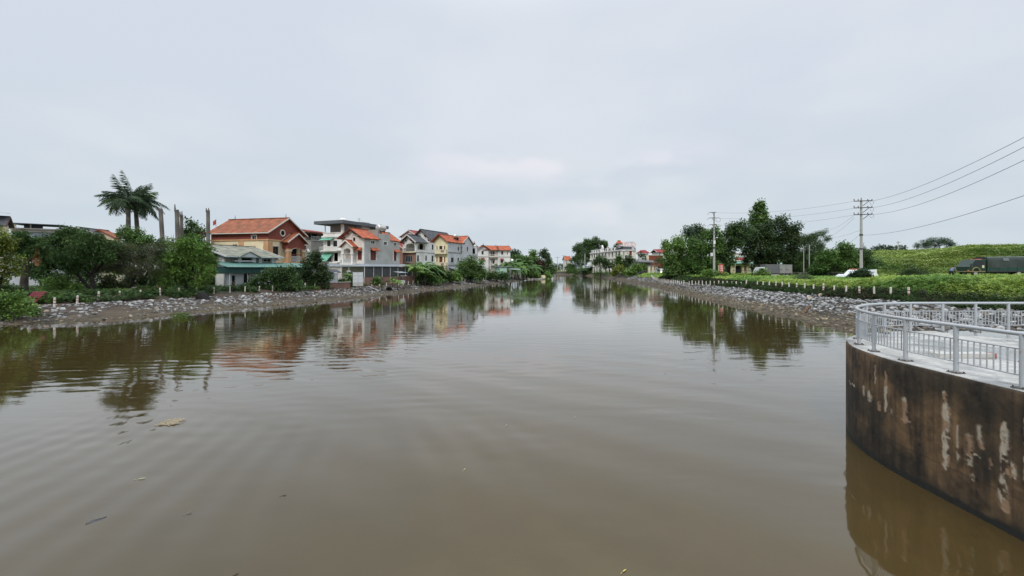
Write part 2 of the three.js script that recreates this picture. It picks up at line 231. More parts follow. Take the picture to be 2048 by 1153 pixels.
{ // road on the right plateau
  const c = [[50, 170], [50.5, 140], [52, 118], [56, 100], [64, 87], [78, 73], [100, 60], [140, 44]], pos = [], uv = [], idx = []; let s = 0;
  const cv = new THREE.CatmullRomCurve3(c.map(([x, d]) => new V3(x, 0, -d))), N = 80;
  for (let i = 0; i <= N; i++) { const p = cv.getPointAt(i / N), t = cv.getTangentAt(i / N), nx = -t.z, nz = t.x; for (const k of [-2.6, 2.6]) { pos.push(p.x + nx * k, 2.29, p.z + nz * k); uv.push(k, i * 2); } if (i) { const o = (i - 1) * 2; idx.push(o, o + 1, o + 2, o + 1, o + 3, o + 2); } }
  const g = new THREE.BufferGeometry(); g.setAttribute('position', new THREE.Float32BufferAttribute(pos, 3)); g.setAttribute('uv', new THREE.Float32BufferAttribute(uv, 2)); g.setIndex(idx); g.computeVertexNormals();
  part('road', g, mat([0.19, 0.18, 0.165], { map: T.dirt }), scene).userData.kind = 'structure';
}
// ---------- stone banks ----------
function stoneGeo(seed) {
  const g = new THREE.IcosahedronGeometry(0.5, 1), p = g.attributes.position, r = rng(seed), dirs = [];
  for (let k = 0; k < 9; k++) dirs.push([new V3(r() - 0.5, r() - 0.5, r() - 0.5).normalize(), 0.26 + 0.16 * r()]);
  for (let i = 0; i < p.count; i++) { const v = new V3().fromBufferAttribute(p, i); for (const [n, q] of dirs) { const e = v.dot(n) - q; if (e > 0) v.addScaledVector(n, -e); } p.setXYZ(i, v.x, v.y, v.z); }
  g.deleteAttribute('normal'); const q = g.toNonIndexed(); q.computeVertexNormals(); return uvm(q);
}
const stones = [1, 2, 3, 4].map(stoneGeo);
function stoneBank(side, name, label) {
  const bank = new THREE.Group(); bank.name = numbered(name); scene.add(bank); tag(bank, label, null, null, 'structure');
  const r = rng(side < 0 ? 71 : 72), list = [];
  const edge = side < 0 ? leftEdge : rightEdge, cell = 0.36;
  const x0 = side < 0 ? -48 : 12, x1 = side < 0 ? 8 : 46, d0 = side < 0 ? 24 : 12.9, d1 = 140;
  for (let d = d0; d < d1; d += cell * (d > 70 ? 1.5 : 1)) for (let x = x0; x < x1; x += cell * (d > 70 ? 1.7 : 1)) {
    const X = x + (r() - 0.5) * cell * 0.7, D = d + (r() - 0.5) * cell * 0.7, rnd = r(), q = r();
    if (Math.abs(X / D) > 1.32) continue;
    const g = ground(X, D); if (g.side !== side || g.t < 0.3) continue;
    const w = side < 0 ? 6.9 + 1.2 * (vn(X * 0.3, D * 0.3, 4) - 0.5) : slopeW(D) - 0.2 + 1.5 * (vn(X * 0.3, D * 0.3, 4) - 0.5);
    if (g.t > w) continue;
    const f = g.t / w, patch = fbm(X * 0.35, D * 0.35, 3, 33);
    const keep = side < 0 ? lerp(0.72, 0.84, f) * sst(0.3, 0.5, patch + 0.06) : lerp(0.7, 0.84, sst(0.1, 0.3, f));
    if (rnd > keep) continue;
    const s = (0.15 + 0.26 * q * q * q + 0.08 * r()) * (D > 70 ? 1.35 : 1) * (side < 0 ? 0.95 : 1.08) * lerp(0.75, 1.05, sst(0.1, 0.5, f)), hi = side < 0 ? sst(0.02, 0.34, f + 0.25 * (patch - 0.5)) : sst(0.14, 0.44, f + 0.2 * (patch - 0.5));
    const tone = 0.55 + 0.75 * r(), pale = r();
    const dry = pale > 0.35 ? [0.43 * tone, 0.425 * tone, 0.41 * tone] : [0.14 * tone, 0.13 * tone, 0.115 * tone], mud = r() > 0.4 ? [0.30 * tone, 0.245 * tone, 0.155 * tone] : [0.13 * tone, 0.105 * tone, 0.07 * tone];
    const rust = r() > 0.975 ? [1.0, 0.78, 0.6] : [1, 1, 1];
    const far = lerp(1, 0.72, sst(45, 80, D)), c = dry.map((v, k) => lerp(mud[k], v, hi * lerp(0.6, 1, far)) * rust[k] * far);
    list.push({ X, D, y: g.h + s * 0.02, s, sx: 1.1 + 0.5 * r(), sy: 0.62 + 0.35 * r(), rot: r() * PI, tilt: (r() - 0.5) * 0.5, c, k: Math.floor(r() * 4), size: s / D });
  }
  list.sort((a, b) => b.size - a.size);
  const mtx = (o) => new THREE.Matrix4().compose(new V3(o.X, o.y, -o.D), new THREE.Quaternion().setFromEuler(new THREE.Euler(o.tilt, o.rot, o.tilt * 0.7)), new V3(o.s * o.sx, o.s * o.sy, o.s));
  const base = { map: T.dirt, bumpMap: T.grain, bumpScale: 0.02, roughness: 0.9 };
  const pal = {}; const n1 = 290;
  for (const o of list.slice(0, n1)) {
    const key = o.c.map((v) => Math.round(v * 14)).join(); pal[key] ??= new THREE.MeshStandardMaterial({ ...base, color: new THREE.Color().setRGB(...o.c) });
    const m = part('stone', stones[o.k], pal[key], bank); m.applyMatrix4(mtx(o));
  }
  const rest = list.slice(n1);
  for (let k = 0; k < 4; k++) {
    const sub = rest.filter((o) => o.k === k), im = new THREE.InstancedMesh(stones[k], new THREE.MeshStandardMaterial({ ...base, color: 0xffffff }), sub.length);
    im.name = 'stones'; im.userData.kind = 'stuff'; im.castShadow = im.receiveShadow = true;
    sub.forEach((o, i) => { im.setMatrixAt(i, mtx(o)); im.setColorAt(i, new THREE.Color().setRGB(...o.c)); }); bank.add(im);
  }
  console.log(name, list.length);
}
stoneBank(-1, 'stone_embankment', 'muddy stone-strewn slope of the left bank below the houses');
stoneBank(1, 'stone_embankment', 'pale rubble stone slope of the right bank below the grass');
// ---------- rows of white posts along both banks ----------
{
  const mk = (banded) => { const g = thing('bank_post', '', 'post'); const s = new THREE.CylinderGeometry(0.075, 0.085, 1.3, 10).translate(0, 0.05, 0); part('shaft', s, M.post, g); part('cap', new THREE.SphereGeometry(0.078, 10, 6, 0, 2 * PI, 0, PI / 2).scale(1, 0.5, 1).translate(0, 0.7, 0), M.post, g); if (banded) for (const y of [0.26, 0.5]) part('band', new THREE.CylinderGeometry(0.082, 0.084, 0.07, 10, 1, true).translate(0, y, 0), mat([0.30, 0.09, 0.08], { rough: 0.8 }), g); return g; };
  const protos = {}; const r = rng(4);
  function row(pts, gap, label, group, banded) {
    const cv = new THREE.CatmullRomCurve3(pts.map(([x, d]) => new V3(x, 0, -d))), n = Math.round(cv.getLength() / gap);
    for (let i = 0; i <= n; i++) {
      const p = cv.getPointAt(i / n), b = banded(p, i), key = b ? 'b' : 'a'; if (r() < 0.06) continue;
      let o; if (!protos[key]) o = protos[key] = mk(b); else o = copyThing(protos[key]);
      tag(o, (b ? 'red-banded ' : 'plain ') + label, 'post', group + (b ? ', red-banded ones' : ''));
      o.position.set(p.x, Math.max(0.9, gy(p.x, -p.z)) + (p.x > 20 && p.z > -60 ? 0.27 : 0), p.z); o.rotation.set((r() - 0.5) * 0.12, r() * 6, (r() - 0.5) * 0.12); const s = 0.92 + 0.2 * r(); o.scale.set(s, s, s);
    }
  }
  row([[-39.6, 34], [-38.9, 40], [-37.2, 44.6], [-34.4, 50], [-31.3, 55.6], [-28.5, 63.3], [-25.3, 71], [-22.5, 76.5], [-19.6, 85], [-17.7, 89.4], [-14, 99], [-10.2, 110], [-7.5, 118], [-4.1, 128]], 1.75, 'short white concrete post in the row along the left bank', 'white posts along the left bank', (p, i) => p.z > -49);
  row([[33.5, 35], [33, 38], [32.7, 42], [32.7, 46], [33, 50.5], [33.3, 56], [33.7, 66], [33.9, 81], [35.5, 95], [37.4, 108], [40, 120]], 1.42, 'short white concrete post in the row along the right bank', 'white posts along the right bank', (p, i) => p.z > -56 && i % 3 === 0);
}
// ---------- foliage ----------
function clump(seed, n, len, wid, up = 0.5, droop = 0.25) { // about one unit across
  const r = rng(seed), pos = [];
  for (let i = 0; i < n; i++) {
    const c = new V3(r() - 0.5, (r() - 0.5) * 0.8, r() - 0.5).multiplyScalar(0.9);
    const out = c.clone().normalize().add(new V3(r() - 0.5, up * (r() - 0.2), r() - 0.5)).normalize();
    const side = out.clone().cross(new V3(r() - 0.5, 1.2, r() - 0.5)).normalize(), nn = side.clone().cross(out).normalize();
    const L = len * (0.7 + 0.6 * r()), W = wid * (0.7 + 0.6 * r());
    const a = c, b = c.clone().addScaledVector(out, L * 0.5).addScaledVector(side, W / 2).addScaledVector(nn, -L * 0.06), d = c.clone().addScaledVector(out, L * 0.5).addScaledVector(side, -W / 2).addScaledVector(nn, -L * 0.06), e = c.clone().addScaledVector(out, L).add(new V3(0, -L * droop, 0));
    for (const q of [a, b, e, a, e, d]) pos.push(q.x, q.y, q.z);
  }
  const g = new THREE.BufferGeometry(); g.setAttribute('position', new THREE.Float32BufferAttribute(pos, 3)); g.setAttribute('uv', new THREE.Float32BufferAttribute(new Float32Array(pos.length / 3 * 2), 2)); g.computeVertexNormals(); return g;
}
function coverClump(seed, n) { // spreading leaves that mostly face the sky
  const r = rng(seed), pos = [];
  for (let i = 0; i < n; i++) {
    const c = new V3(r() - 0.5, (r() - 0.5) * 0.45, r() - 0.5), a = r() * 2 * PI, out = new V3(Math.cos(a), (r() - 0.45) * 0.9, Math.sin(a)).normalize(), side = new V3(-Math.sin(a), (r() - 0.5) * 0.5, Math.cos(a)), L = 0.26 + 0.2 * r(), W = 0.16 + 0.12 * r();
    const m = c.clone().addScaledVector(out, L * 0.5), e = c.clone().addScaledVector(out, L).add(new V3(0, -0.05, 0)), b = m.clone().addScaledVector(side, W / 2), d = m.clone().addScaledVector(side, -W / 2);
    for (const q of [c, e, b, c, d, e]) pos.push(q.x, q.y, q.z);
  }
  const g = new THREE.BufferGeometry(); g.setAttribute('position', new THREE.Float32BufferAttribute(pos, 3)); g.setAttribute('uv', new THREE.Float32BufferAttribute(new Float32Array(pos.length / 3 * 2), 2)); g.computeVertexNormals(); return g;
}
const C = { broad: clump(1, 14, 0.44, 0.26), fine: clump(2, 24, 0.36, 0.10), long: clump(3, 14, 0.72, 0.18, 0.6, 0.45), dense: clump(4, 16, 0.38, 0.25), blade: clump(5, 16, 0.9, 0.07, 1.8, 0.15), cover: coverClump(6, 18) };
const leafM = new THREE.MeshPhysicalMaterial({ color: 0xffffff, roughness: 0.6, transmission: 0.4, thickness: 0, ior: 1.3, specularIntensity: 0.5 });
const G = { dark: [0.066, 0.110, 0.038], deep: [0.086, 0.152, 0.046], mid: [0.120, 0.215, 0.052], bright: [0.165, 0.275, 0.060], yellow: [0.22, 0.27, 0.05], olive: [0.115, 0.135, 0.058], blue: [0.092, 0.146, 0.080], grass: [0.135, 0.225, 0.040], pink: [0.42, 0.10, 0.13] };
function leaves(parent, name, geo, items, col, seed, vary = 0.3, tilt = 1.1) {
  const im = new THREE.InstancedMesh(geo, leafM, items.length), r = rng(seed), q = new THREE.Quaternion(), e = new THREE.Euler(), m = new THREE.Matrix4(), s = new V3();
  im.name = parent === scene ? numbered(name) : name; im.castShadow = im.receiveShadow = true;
  items.forEach((o, i) => {
    e.set((r() - 0.5) * tilt, r() * 2 * PI, (r() - 0.5) * tilt); q.setFromEuler(e); const k = o.s * (0.75 + 0.5 * r()); m.compose(o.p, q, s.set(k, k * (o.h ?? 1), k)); im.setMatrixAt(i, m);
    const t = (1 - vary) + 2 * vary * r() * r() + 0.15, hue = (r() - 0.5) * 0.3, c = o.c || col; im.setColorAt(i, new THREE.Color().setRGB(c[0] * t * (1 + hue), c[1] * t, c[2] * t * (1 - hue * 0.5)));
  });
  parent.add(im); return im;
}
function crownMesh(parent, name, geo, items, col, seed, vary = 0.45) { // real leaves, joined into one mesh with a colour per clump
  const src = geo.attributes.position.array, sn = geo.attributes.normal.array, n = src.length, pos = new Float32Array(n * items.length), nor = new Float32Array(n * items.length), cl = new Float32Array(n * items.length), r = rng(seed), q = new THREE.Quaternion(), e = new THREE.Euler(), m = new THREE.Matrix4(), s = new V3(), v = new V3();
  items.forEach((o, i) => {
    e.set((r() - 0.5) * 1.1, r() * 2 * PI, (r() - 0.5) * 1.1); q.setFromEuler(e); const k = o.s * (0.75 + 0.5 * r()); m.compose(o.p, q, s.set(k, k, k));
    const t = (1 - vary) + 2.4 * vary * r() * r() + 0.15, hue = (r() - 0.5) * 0.3, c = [col[0] * t * (1 + hue), col[1] * t, col[2] * t * (1 - hue * 0.5)], b = i * n;
    for (let j = 0; j < n; j += 3) { v.set(src[j], src[j + 1], src[j + 2]).applyMatrix4(m); pos[b + j] = v.x; pos[b + j + 1] = v.y; pos[b + j + 2] = v.z; v.set(sn[j], sn[j + 1], sn[j + 2]).applyQuaternion(q); nor[b + j] = v.x; nor[b + j + 1] = v.y; nor[b + j + 2] = v.z; cl[b + j] = c[0]; cl[b + j + 1] = c[1]; cl[b + j + 2] = c[2]; }
  });
  const g = new THREE.BufferGeometry(); g.setAttribute('position', new THREE.BufferAttribute(pos, 3)); g.setAttribute('normal', new THREE.BufferAttribute(nor, 3)); g.setAttribute('color', new THREE.BufferAttribute(cl, 3)); return part(name, g, crownM, parent);
}
const crownM = leafM.clone(); crownM.vertexColors = true;
let treeSeed = 100;
// blobs are [x, y, radius] of the crown's lobes in pixels of the 2048-wide picture, all near distance d; base is [x, y] of the foot
function tree(name, label, category, d, base, blobs, col, o = {}) {
  const { geo = C.broad, dens = 1, trunk = 0.2, bark = M.bark, fork = 0, size = 1, depth = 0.8, group, hollow = 0.27, lift = 0, crown = 'crown', bare = 0, leanTop } = o;
  const seed = treeSeed++, r = rng(seed), foot = at(base[0], base[1], d); foot.y = Math.min(foot.y, Math.max(0.6, gy(foot.x, d)) + 0.05 + lift);
  const g = thing(name, label, category, [foot.x, foot.y, foot.z], 0, group);
  const cs = clamp(0.0078 * d, 0.3, 1.1) * size, items = [], centres = [];
  for (const [bx, by, br] of blobs) {
    const R = br / F * d, c = at(bx, by, d + (r() - 0.5) * 2 * R * depth).sub(foot); centres.push([c, R]);
    const sub = []; for (let k = 0; k < 5; k++) { const a = new V3(r() - 0.5, r() - 0.45, r() - 0.5).normalize(); sub.push([c.clone().addScaledVector(a, R * (0.5 + 0.4 * r())), R * (0.3 + 0.28 * r())]); }
    sub.push([c, R * 0.72]);
    for (const [sc, sr] of sub) {
      const n = Math.round(6.4 * sr * sr / (cs * cs) * dens) + 3;
      for (let k = 0; k < n; k++) {
        const v = new V3(r() * 2 - 1, r() * 2 - 1, r() * 2 - 1); if (v.lengthSq() > 1 || v.lengthSq() < 0.01) { k--; continue; } v.normalize();
        const f = k % 5 === 0 ? Math.cbrt(r()) : 0.74 + 0.3 * r();
        const p = sc.clone().add(new V3(v.x * sr * f, v.y * sr * f * 0.88, v.z * sr * f));
        if (fbm(p.x * 0.9 / cs * 0.35 + seed, (p.y + p.z * 0.6) * 0.9 / cs * 0.35, 2, seed) < hollow) continue;
        if (p.y + foot.y < gy(p.x + foot.x, -(p.z + foot.z)) + 0.05) continue;
        items.push({ p, s: cs * 1.15 });
      }
    }
  }
  const low = centres.reduce((m, [c, R]) => Math.min(m, c.y - R), 1e9), mid = centres.reduce((m, [c]) => m.add(c), new V3()).divideScalar(centres.length), top = centres.reduce((m, [c, R]) => Math.max(m, c.y), -1e9);
  const limbs = [];
  if (trunk > 0) {
    const split = new V3(mid.x * 0.6, Math.max(low, mid.y * 0.45, 0.4), mid.z * 0.6);
    const bend = () => new V3((r() - 0.5), (r() - 0.5) * 0.4, (r() - 0.5)).multiplyScalar(0.25 * split.length());
    if (fork) for (const sgn of [-1, 1]) limbs.push(taper([[sgn * 0.05, -0.3, 0], new V3(sgn * fork * 0.35, split.y * 0.45, 0).add(bend().multiplyScalar(0.3)), new V3(split.x + sgn * fork, split.y, 0)], trunk * 0.85, trunk * 0.5, 7));
    else limbs.push(taper([[0, -0.3, 0], split.clone().multiplyScalar(0.5).add(bend()), split], trunk, trunk * 0.65, 8));
    for (const [c, R] of centres) { const st = fork ? new V3(split.x + Math.sign(c.x - split.x) * fork, split.y, 0) : split; limbs.push(taper([st, st.clone().lerp(c, 0.5).add(new V3((r() - 0.5) * R, R * 0.15, (r() - 0.5) * R)), c], trunk * 0.42, trunk * 0.1, 5));
      for (let k = 0; k < 3; k++) { const e = c.clone().add(new V3((r() - 0.5) * 1.7 * R, (r() - 0.3) * 1.3 * R, (r() - 0.5) * 1.7 * R)); limbs.push(taper([c, c.clone().lerp(e, 0.5).add(new V3(0, (r() - 0.5) * R * 0.3, 0)), e], trunk * 0.14, trunk * 0.03, 4)); } }
    part('trunk', limbs, bark, g);
  }
  if (bare) { const br = []; for (let k = 0; k < bare; k++) { const [c, R] = centres[Math.floor(r() * centres.length)], dz = Math.abs(R); const a = c.clone().add(new V3((r() - 0.5) * R, (r() - 0.7) * R, dz * (0.7 + 0.4 * r()))), b = a.clone().add(new V3((r() - 0.5) * 2.6, 0.3 + r() * 1.3 - 0.7, (r() - 0.3) * 0.5)), m = a.clone().lerp(b, 0.5).add(new V3(0, 0.2 * r(), 0)); br.push(taper([a, m, b], 0.03, 0.012, 4)); } part('branch', br, M.bark, g); }
  crownMesh(g, crown, geo, items, col, seed);
  return g;
}
function frondGeo(seed, L, sag, leafL, n = 34, wid = 0.05, hang = 0.6) { // along +x, rachis arching down
  const r = rng(seed), pts = []; for (let i = 0; i <= 12; i++) { const t = i / 12; pts.push(new V3(L * (t - 0.18 * sag * t * t), 0.55 * L * (1 - sag * 0.35) * (t * 0.9) - sag * L * 0.75 * t * t, 0)); }
  const cv = new THREE.CatmullRomCurve3(pts), out = [taper(pts, 0.035, 0.008, 4)], pos = [];
  for (let i = 3; i < n; i++) for (const s of [-1, 1]) {
    const t = i / n, p = cv.getPointAt(t), tg = cv.getTangentAt(t), ll = leafL * Math.sin(PI * (0.12 + 0.83 * t)) * (0.8 + 0.4 * r());
    const dir = new V3(0, 0, s).addScaledVector(tg, 0.7).add(new V3(0, -hang * (0.4 + 0.9 * r()) + (r() < 0.3 ? 0.5 : 0), (r() - 0.5) * 0.5)).normalize(), w = tg.clone().multiplyScalar(wid);
    const e = p.clone().addScaledVector(dir, ll).add(new V3(0, -0.18 * ll, 0)), m = p.clone().addScaledVector(dir, ll * 0.55);
    for (const q of [p.clone().sub(w), m.clone().add(w), e, p.clone().add(w), m.clone().sub(w), e]) pos.push(q.x, q.y, q.z);
  }
  const g = new THREE.BufferGeometry(); g.setAttribute('position', new THREE.Float32BufferAttribute(pos, 3)); g.computeVertexNormals(); out.push(g); return join(out);
}
const lm = (c) => new THREE.MeshPhysicalMaterial({ color: new THREE.Color().setRGB(...c), roughness: 0.6, transmission: 0.3, thickness: 0, ior: 1.3, specularIntensity: 0.5 });
const LM = { palm: lm([0.085, 0.13, 0.07]), palmlit: lm([0.10, 0.17, 0.04]), palmdry: lm([0.16, 0.13, 0.09]), banana: lm([0.11, 0.21, 0.05]), banana2: lm([0.075, 0.15, 0.04]), banana3: lm([0.17, 0.27, 0.06]), dead: mat([0.30, 0.13, 0.04]) };
function palm(label, px, vtop, d, fronds, seed) {
  const foot = at(px[0], 540, d), top = at(px[1], vtop, d); foot.y = gy(foot.x, d);
  const g = thing('royal_palm', label, 'palm tree', [foot.x, foot.y, foot.z], 0, 'royal palms on the left bank'), r = rng(seed), t = top.clone().sub(foot);
  part('trunk', taper([[0, -0.3, 0], [t.x * 0.3, t.y * 0.3, 0], [t.x * 0.75, t.y * 0.75, 0], [t.x * 0.93, t.y * 0.9, 0]], 0.31, 0.23, 12), M.palebark, g);
  part('crownshaft', taper([[t.x * 0.93, t.y * 0.895, 0], [t.x, t.y * 0.97, 0], [t.x, t.y * 1.0, 0]], 0.28, 0.16, 10), LM.palmlit, g);
  for (const [az, el, L, sag, dry] of [...fronds, ...Array.from({ length: 9 }, (_, i) => [i * 2.4 + 0.3 * seed, 0.55 - 0.12 * i + 0.2 * r(), 3.0 + 1.0 * r(), 0.8 + 0.35 * r(), i === 8])]) { const f = part('frond', frondGeo(Math.floor(r() * 1e6), L, sag, 1.05, 46, 0.026, 1.05), dry ? LM.palmdry : r() < 0.25 ? LM.palmlit : LM.palm, g); f.position.set(t.x, t.y * 0.985, 0); f.rotation.order = 'YZX'; f.rotation.y = az; f.rotation.z = el; }
  return g;
}
palm('leaning-crowned royal palm, left one of the tall pair', [256, 256], 400, 56, [[PI, 0.15, 4.2, 0.75], [PI - 0.5, 0.0, 4.0, 0.7], [PI + 0.6, 0.3, 3.8, 0.7], [PI, -0.55, 3.6, 0.6, 0], [PI - 0.2, -0.1, 4.4, 0.7, 1], [2.6, 0.7, 3.8, 0.5], [PI + 0.2, 0.85, 4.0, 0.25], [0.4, 0.7, 3.4, 0.5], [-0.4, 0.2, 3.4, 0.8], [0.1, -0.4, 3.2, 0.9], [1.5, 0.2, 3.6, 0.8], [-1.5, 0.0, 3.6, 0.9], [-2.0, 0.5, 3.2, 0.7], [1.2, 0.9, 3.0, 0.4]], 3);
palm('royal palm with drooping fronds, right one of the tall pair', [281, 270], 402, 58, [[0, 0.45, 3.8, 0.55], [0.3, 0.2, 4.6, 0.95], [-0.3, 0.05, 4.4, 1.05], [0.2, -0.35, 4.2, 0.9], [-0.6, -0.1, 3.8, 1.15], [0.1, 0.8, 3.6, 0.4], [-0.4, 0.65, 3.6, 0.45], [2.8, 0.75, 3.6, 0.45], [3.3, 0.95, 4.8, 0.25, 0], [1.4, 0.4, 3.4, 0.8], [-1.5, 0.2, 3.6, 0.9, 1], [-1.2, -0.3, 3.4, 0.9], [2.2, 0.2, 3.2, 0.9], [0.4, -0.65, 3.6, 0.6, 1]], 5);
{ // cut-off bare palm trunks
  const stub = (label, px0, px1, vt, d, r0, spl) => { const a = at(px0, 540, d), b = at(px1, vt, d); a.y = gy(a.x, d); const g = thing('dead_palm_trunk', label, 'dead palm', [a.x, a.y, a.z], 0, 'cut off palm trunks on the left bank'), t = b.sub(a); part('trunk', taper([[0, -0.3, 0], [t.x * 0.5, t.y * 0.5, 0], [t.x, t.y, 0]], r0 * 1.0, r0 * 0.85, 10), M.palebark, g); const q = [taper([[t.x - r0 * 0.75, t.y - 0.3, 0], [t.x - r0 * 0.8, t.y + spl, 0.05]], 0.12, 0.06, 5)]; if (spl < 0.6) q.push(taper([[t.x + r0 * 0.6, t.y - 0.3, 0.1], [t.x + r0 * 0.55, t.y + spl * 1.1, 0.1]], 0.1, 0.05, 5)); part('splinter', q, M.palebark, g); };
  stub('leaning pale dead palm trunk beside the tall palm pair', 330, 320.5, 418, 57, 0.29, 0.2);
  stub('tallest dead palm trunk with a long splinter on top', 358, 353, 420, 58, 0.30, 0.75);
  stub('shorter dead palm trunk just right of the splintered one', 363, 362.5, 430, 59, 0.24, 0.45);
  stub('dead palm trunk with a notched top beside the red flag', 416.5, 415.5, 421, 60, 0.28, 0.3);
}
// left bank, from the left
tree('leafy_tree', 'yellow-green leafy tree cut by the left edge of the photo', 'tree', 36, [-8, 600], [[3, 500, 26], [14, 528, 22], [-14, 478, 30], [-5, 552, 20], [25, 545, 12]], G.yellow, { trunk: 0.16 });
tree('stumpy_tree', 'dark dishevelled tree on a thick scaly trunk above the red sheet', 'tree', 39, [46, 596], [[36, 478, 20], [58, 492, 24], [28, 498, 18], [72, 503, 14], [45, 510, 16], [84, 492, 10]], G.deep, { geo: C.long, trunk: 0.34, bark: M.bark, hollow: 0.3 });
tree('mango_tree', 'dark spreading tree with a forked black trunk', 'tree', 43, [185, 598], [[112, 490, 24], [140, 476, 22], [165, 478, 20], [192, 488, 24], [128, 512, 26], [165, 512, 28], [206, 504, 18], [104, 514, 14], [150, 530, 20], [215, 520, 14]], G.deep, { geo: C.long, trunk: 0.26, bark: M.darkbark, fork: 0.7, hollow: 0.33 });
tree('fan_palm', 'dark spiky palm head poking out above the mango tree', 'palm tree', 45, [138, 560], [[138, 466, 12], [150, 470, 9]], G.dark, { geo: C.blade, trunk: 0.1 });
tree('glossy_tree', 'rounded glossy green tree at the foot of the tall palms', 'tree', 50, [262, 585], [[246, 470, 15], [262, 466, 12], [280, 476, 15], [294, 482, 11], [262, 488, 18]], G.mid, { trunk: 0.15 });
tree('tangled_tree', 'dark tangled tree with grey bare branches in front', 'tree', 46, [262, 592], [[228, 502, 22], [255, 505, 26], [290, 508, 28], [318, 502, 22], [240, 532, 22], [282, 536, 26], [310, 535, 20], [215, 535, 14]], G.olive, { geo: C.fine, trunk: 0.2, bark: M.darkbark, bare: 70, dens: 1.2, hollow: 0.36 });
tree('broadleaf_tree', 'large broad-leaved tree with bright leaf sprays beside the hut', 'tree', 48, [372, 594], [[348, 502, 26], [385, 500, 24], [335, 527, 24], [374, 530, 26], [412, 524, 22], [422, 546, 13], [350, 552, 22], [392, 555, 20], [345, 482, 18], [405, 497, 14], [325, 550, 16]], G.bright, { geo: C.long, trunk: 0.24, bark: M.darkbark, hollow: 0.36, size: 1.1 });
tree('round_tree', 'dark rounded tree crown behind the dead palm trunks', 'tree', 64, [385, 560], [[385, 456, 17], [366, 462, 13], [402, 464, 12], [388, 474, 16]], G.deep, { trunk: 0.2 });
tree('flowering_shrub', 'pink flowering bush beside the red-roofed house', 'shrub', 61, [406, 520], [[406, 467, 8], [414, 471, 6]], G.pink, { trunk: 0.07 });
tree('waterside_shrub', 'bright green bush hanging over the stones at the far left', 'shrub', 31.5, [25, 640], [[18, 612, 22], [48, 618, 18], [0, 602, 20], [5, 632, 15], [66, 622, 12], [30, 596, 12]], G.bright, { trunk: 0.05, geo: C.broad, hollow: 0.3 });
tree('low_shrub', 'low spreading green shrub beside the first bank posts', 'shrub', 38.5, [150, 614], [[128, 604, 11], [150, 601, 13], [170, 603, 12], [185, 606, 8], [112, 610, 8]], G.mid, { trunk: 0.05 });
tree('undergrowth_bush', 'light green undergrowth bush behind the red sheet', 'shrub', 42, [95, 596], [[72, 574, 15], [98, 566, 17], [128, 566, 18], [150, 574, 12], [80, 588, 12], [115, 584, 14]], G.bright, { trunk: 0.06 });
tree('undergrowth_bush', 'dark green undergrowth bush below the yellow-green tree', 'shrub', 38, [15, 606], [[12, 582, 18], [35, 584, 12], [-10, 585, 18]], G.deep, { trunk: 0.05 });
tree('undergrowth_bush', 'dull green undergrowth bush below the tangled tree', 'shrub', 46, [230, 590], [[215, 566, 14], [238, 570, 14], [262, 574, 12], [205, 578, 8]], G.olive, { trunk: 0.05 });
tree('undergrowth_bush', 'dark fern-like bush behind the banded posts', 'shrub', 45, [345, 602], [[332, 590, 10], [352, 586, 12], [370, 592, 9]], G.deep, { trunk: 0.04, geo: C.fine });
tree('guava_shrub', 'bushy shrub in front of the green fascia of the hut', 'shrub', 55.5, [535, 588], [[520, 562, 14], [538, 552, 15], [556, 550, 16], [576, 548, 16], [594, 556, 13], [506, 572, 12], [545, 572, 14], [575, 570, 16], [598, 574, 10]], G.deep, { trunk: 0.1, size: 1.1 });
tree('garden_bush', 'small dark garden bush beside the hut door', 'shrub', 52.5, [490, 592], [[478, 580, 9], [494, 578, 9], [508, 582, 8]], G.deep, { trunk: 0.04 });
tree('round_tree', 'dense dark round tree in front of the white house with green awnings', 'tree', 61.5, [632, 588], [[628, 516, 13], [618, 530, 15], [642, 530, 17], [610, 548, 15], [632, 550, 20], [652, 550, 14], [622, 566, 16], [645, 566, 14], [600, 562, 10]], G.dark, { trunk: 0.16, dens: 1.3, hollow: 0.2, geo: C.dense });
tree('garden_bush', 'yellowish garden bush beside the white gate panels', 'shrub', 68.5, [692, 573], [[690, 560, 7], [697, 555, 8], [702, 562, 7], [684, 563, 5]], G.mid, { trunk: 0.03 });
tree('garden_bush', 'small bush in front of the low brick wall', 'shrub', 69, [754, 572], [[750, 562, 5], [757, 560, 6]], G.mid, { trunk: 0.03 });
tree('leafy_bush', 'dark bush under the yellow house beside its column', 'shrub', 93, [882, 565], [[872, 548, 11], [884, 545, 10], [895, 552, 8], [868, 556, 9], [885, 556, 10]], G.deep, { trunk: 0.06 });
tree('leafy_bush', 'light green hedge-like bush below the banana clump', 'shrub', 87, [850, 568], [[832, 558, 9], [846, 556, 10], [860, 557, 9], [874, 560, 8]], G.mid, { trunk: 0.05 });
tree('leafy_bush', 'bright bush below the grey house wall', 'shrub', 97, [905, 566], [[895, 558, 8], [907, 551, 10], [916, 556, 8], [902, 561, 8]], G.bright, { trunk: 0.05 });
tree('round_tree', 'large rounded tree beside the pale green shed', 'tree', 106, [940, 566], [[938, 527, 15], [925, 538, 14], [953, 535, 15], [964, 545, 9], [940, 546, 17], [920, 550, 10], [955, 552, 12]], G.mid, { trunk: 0.2, dens: 1.2, geo: C.dense });
tree('leafy_bush', 'low bush in front of the pale green shed', 'shrub', 118, [980, 562], [[966, 553, 7], [978, 551, 6], [990, 552, 8], [1002, 551, 8], [1012, 554, 8]], G.deep, { trunk: 0.05 });
tree('distant_tree', 'dark blue-green tree behind the far white house', 'tree', 172, [1026, 540], [[1026, 507, 10], [1034, 512, 10], [1020, 514, 9], [1040, 518, 9]], G.blue, { trunk: 0.25 });
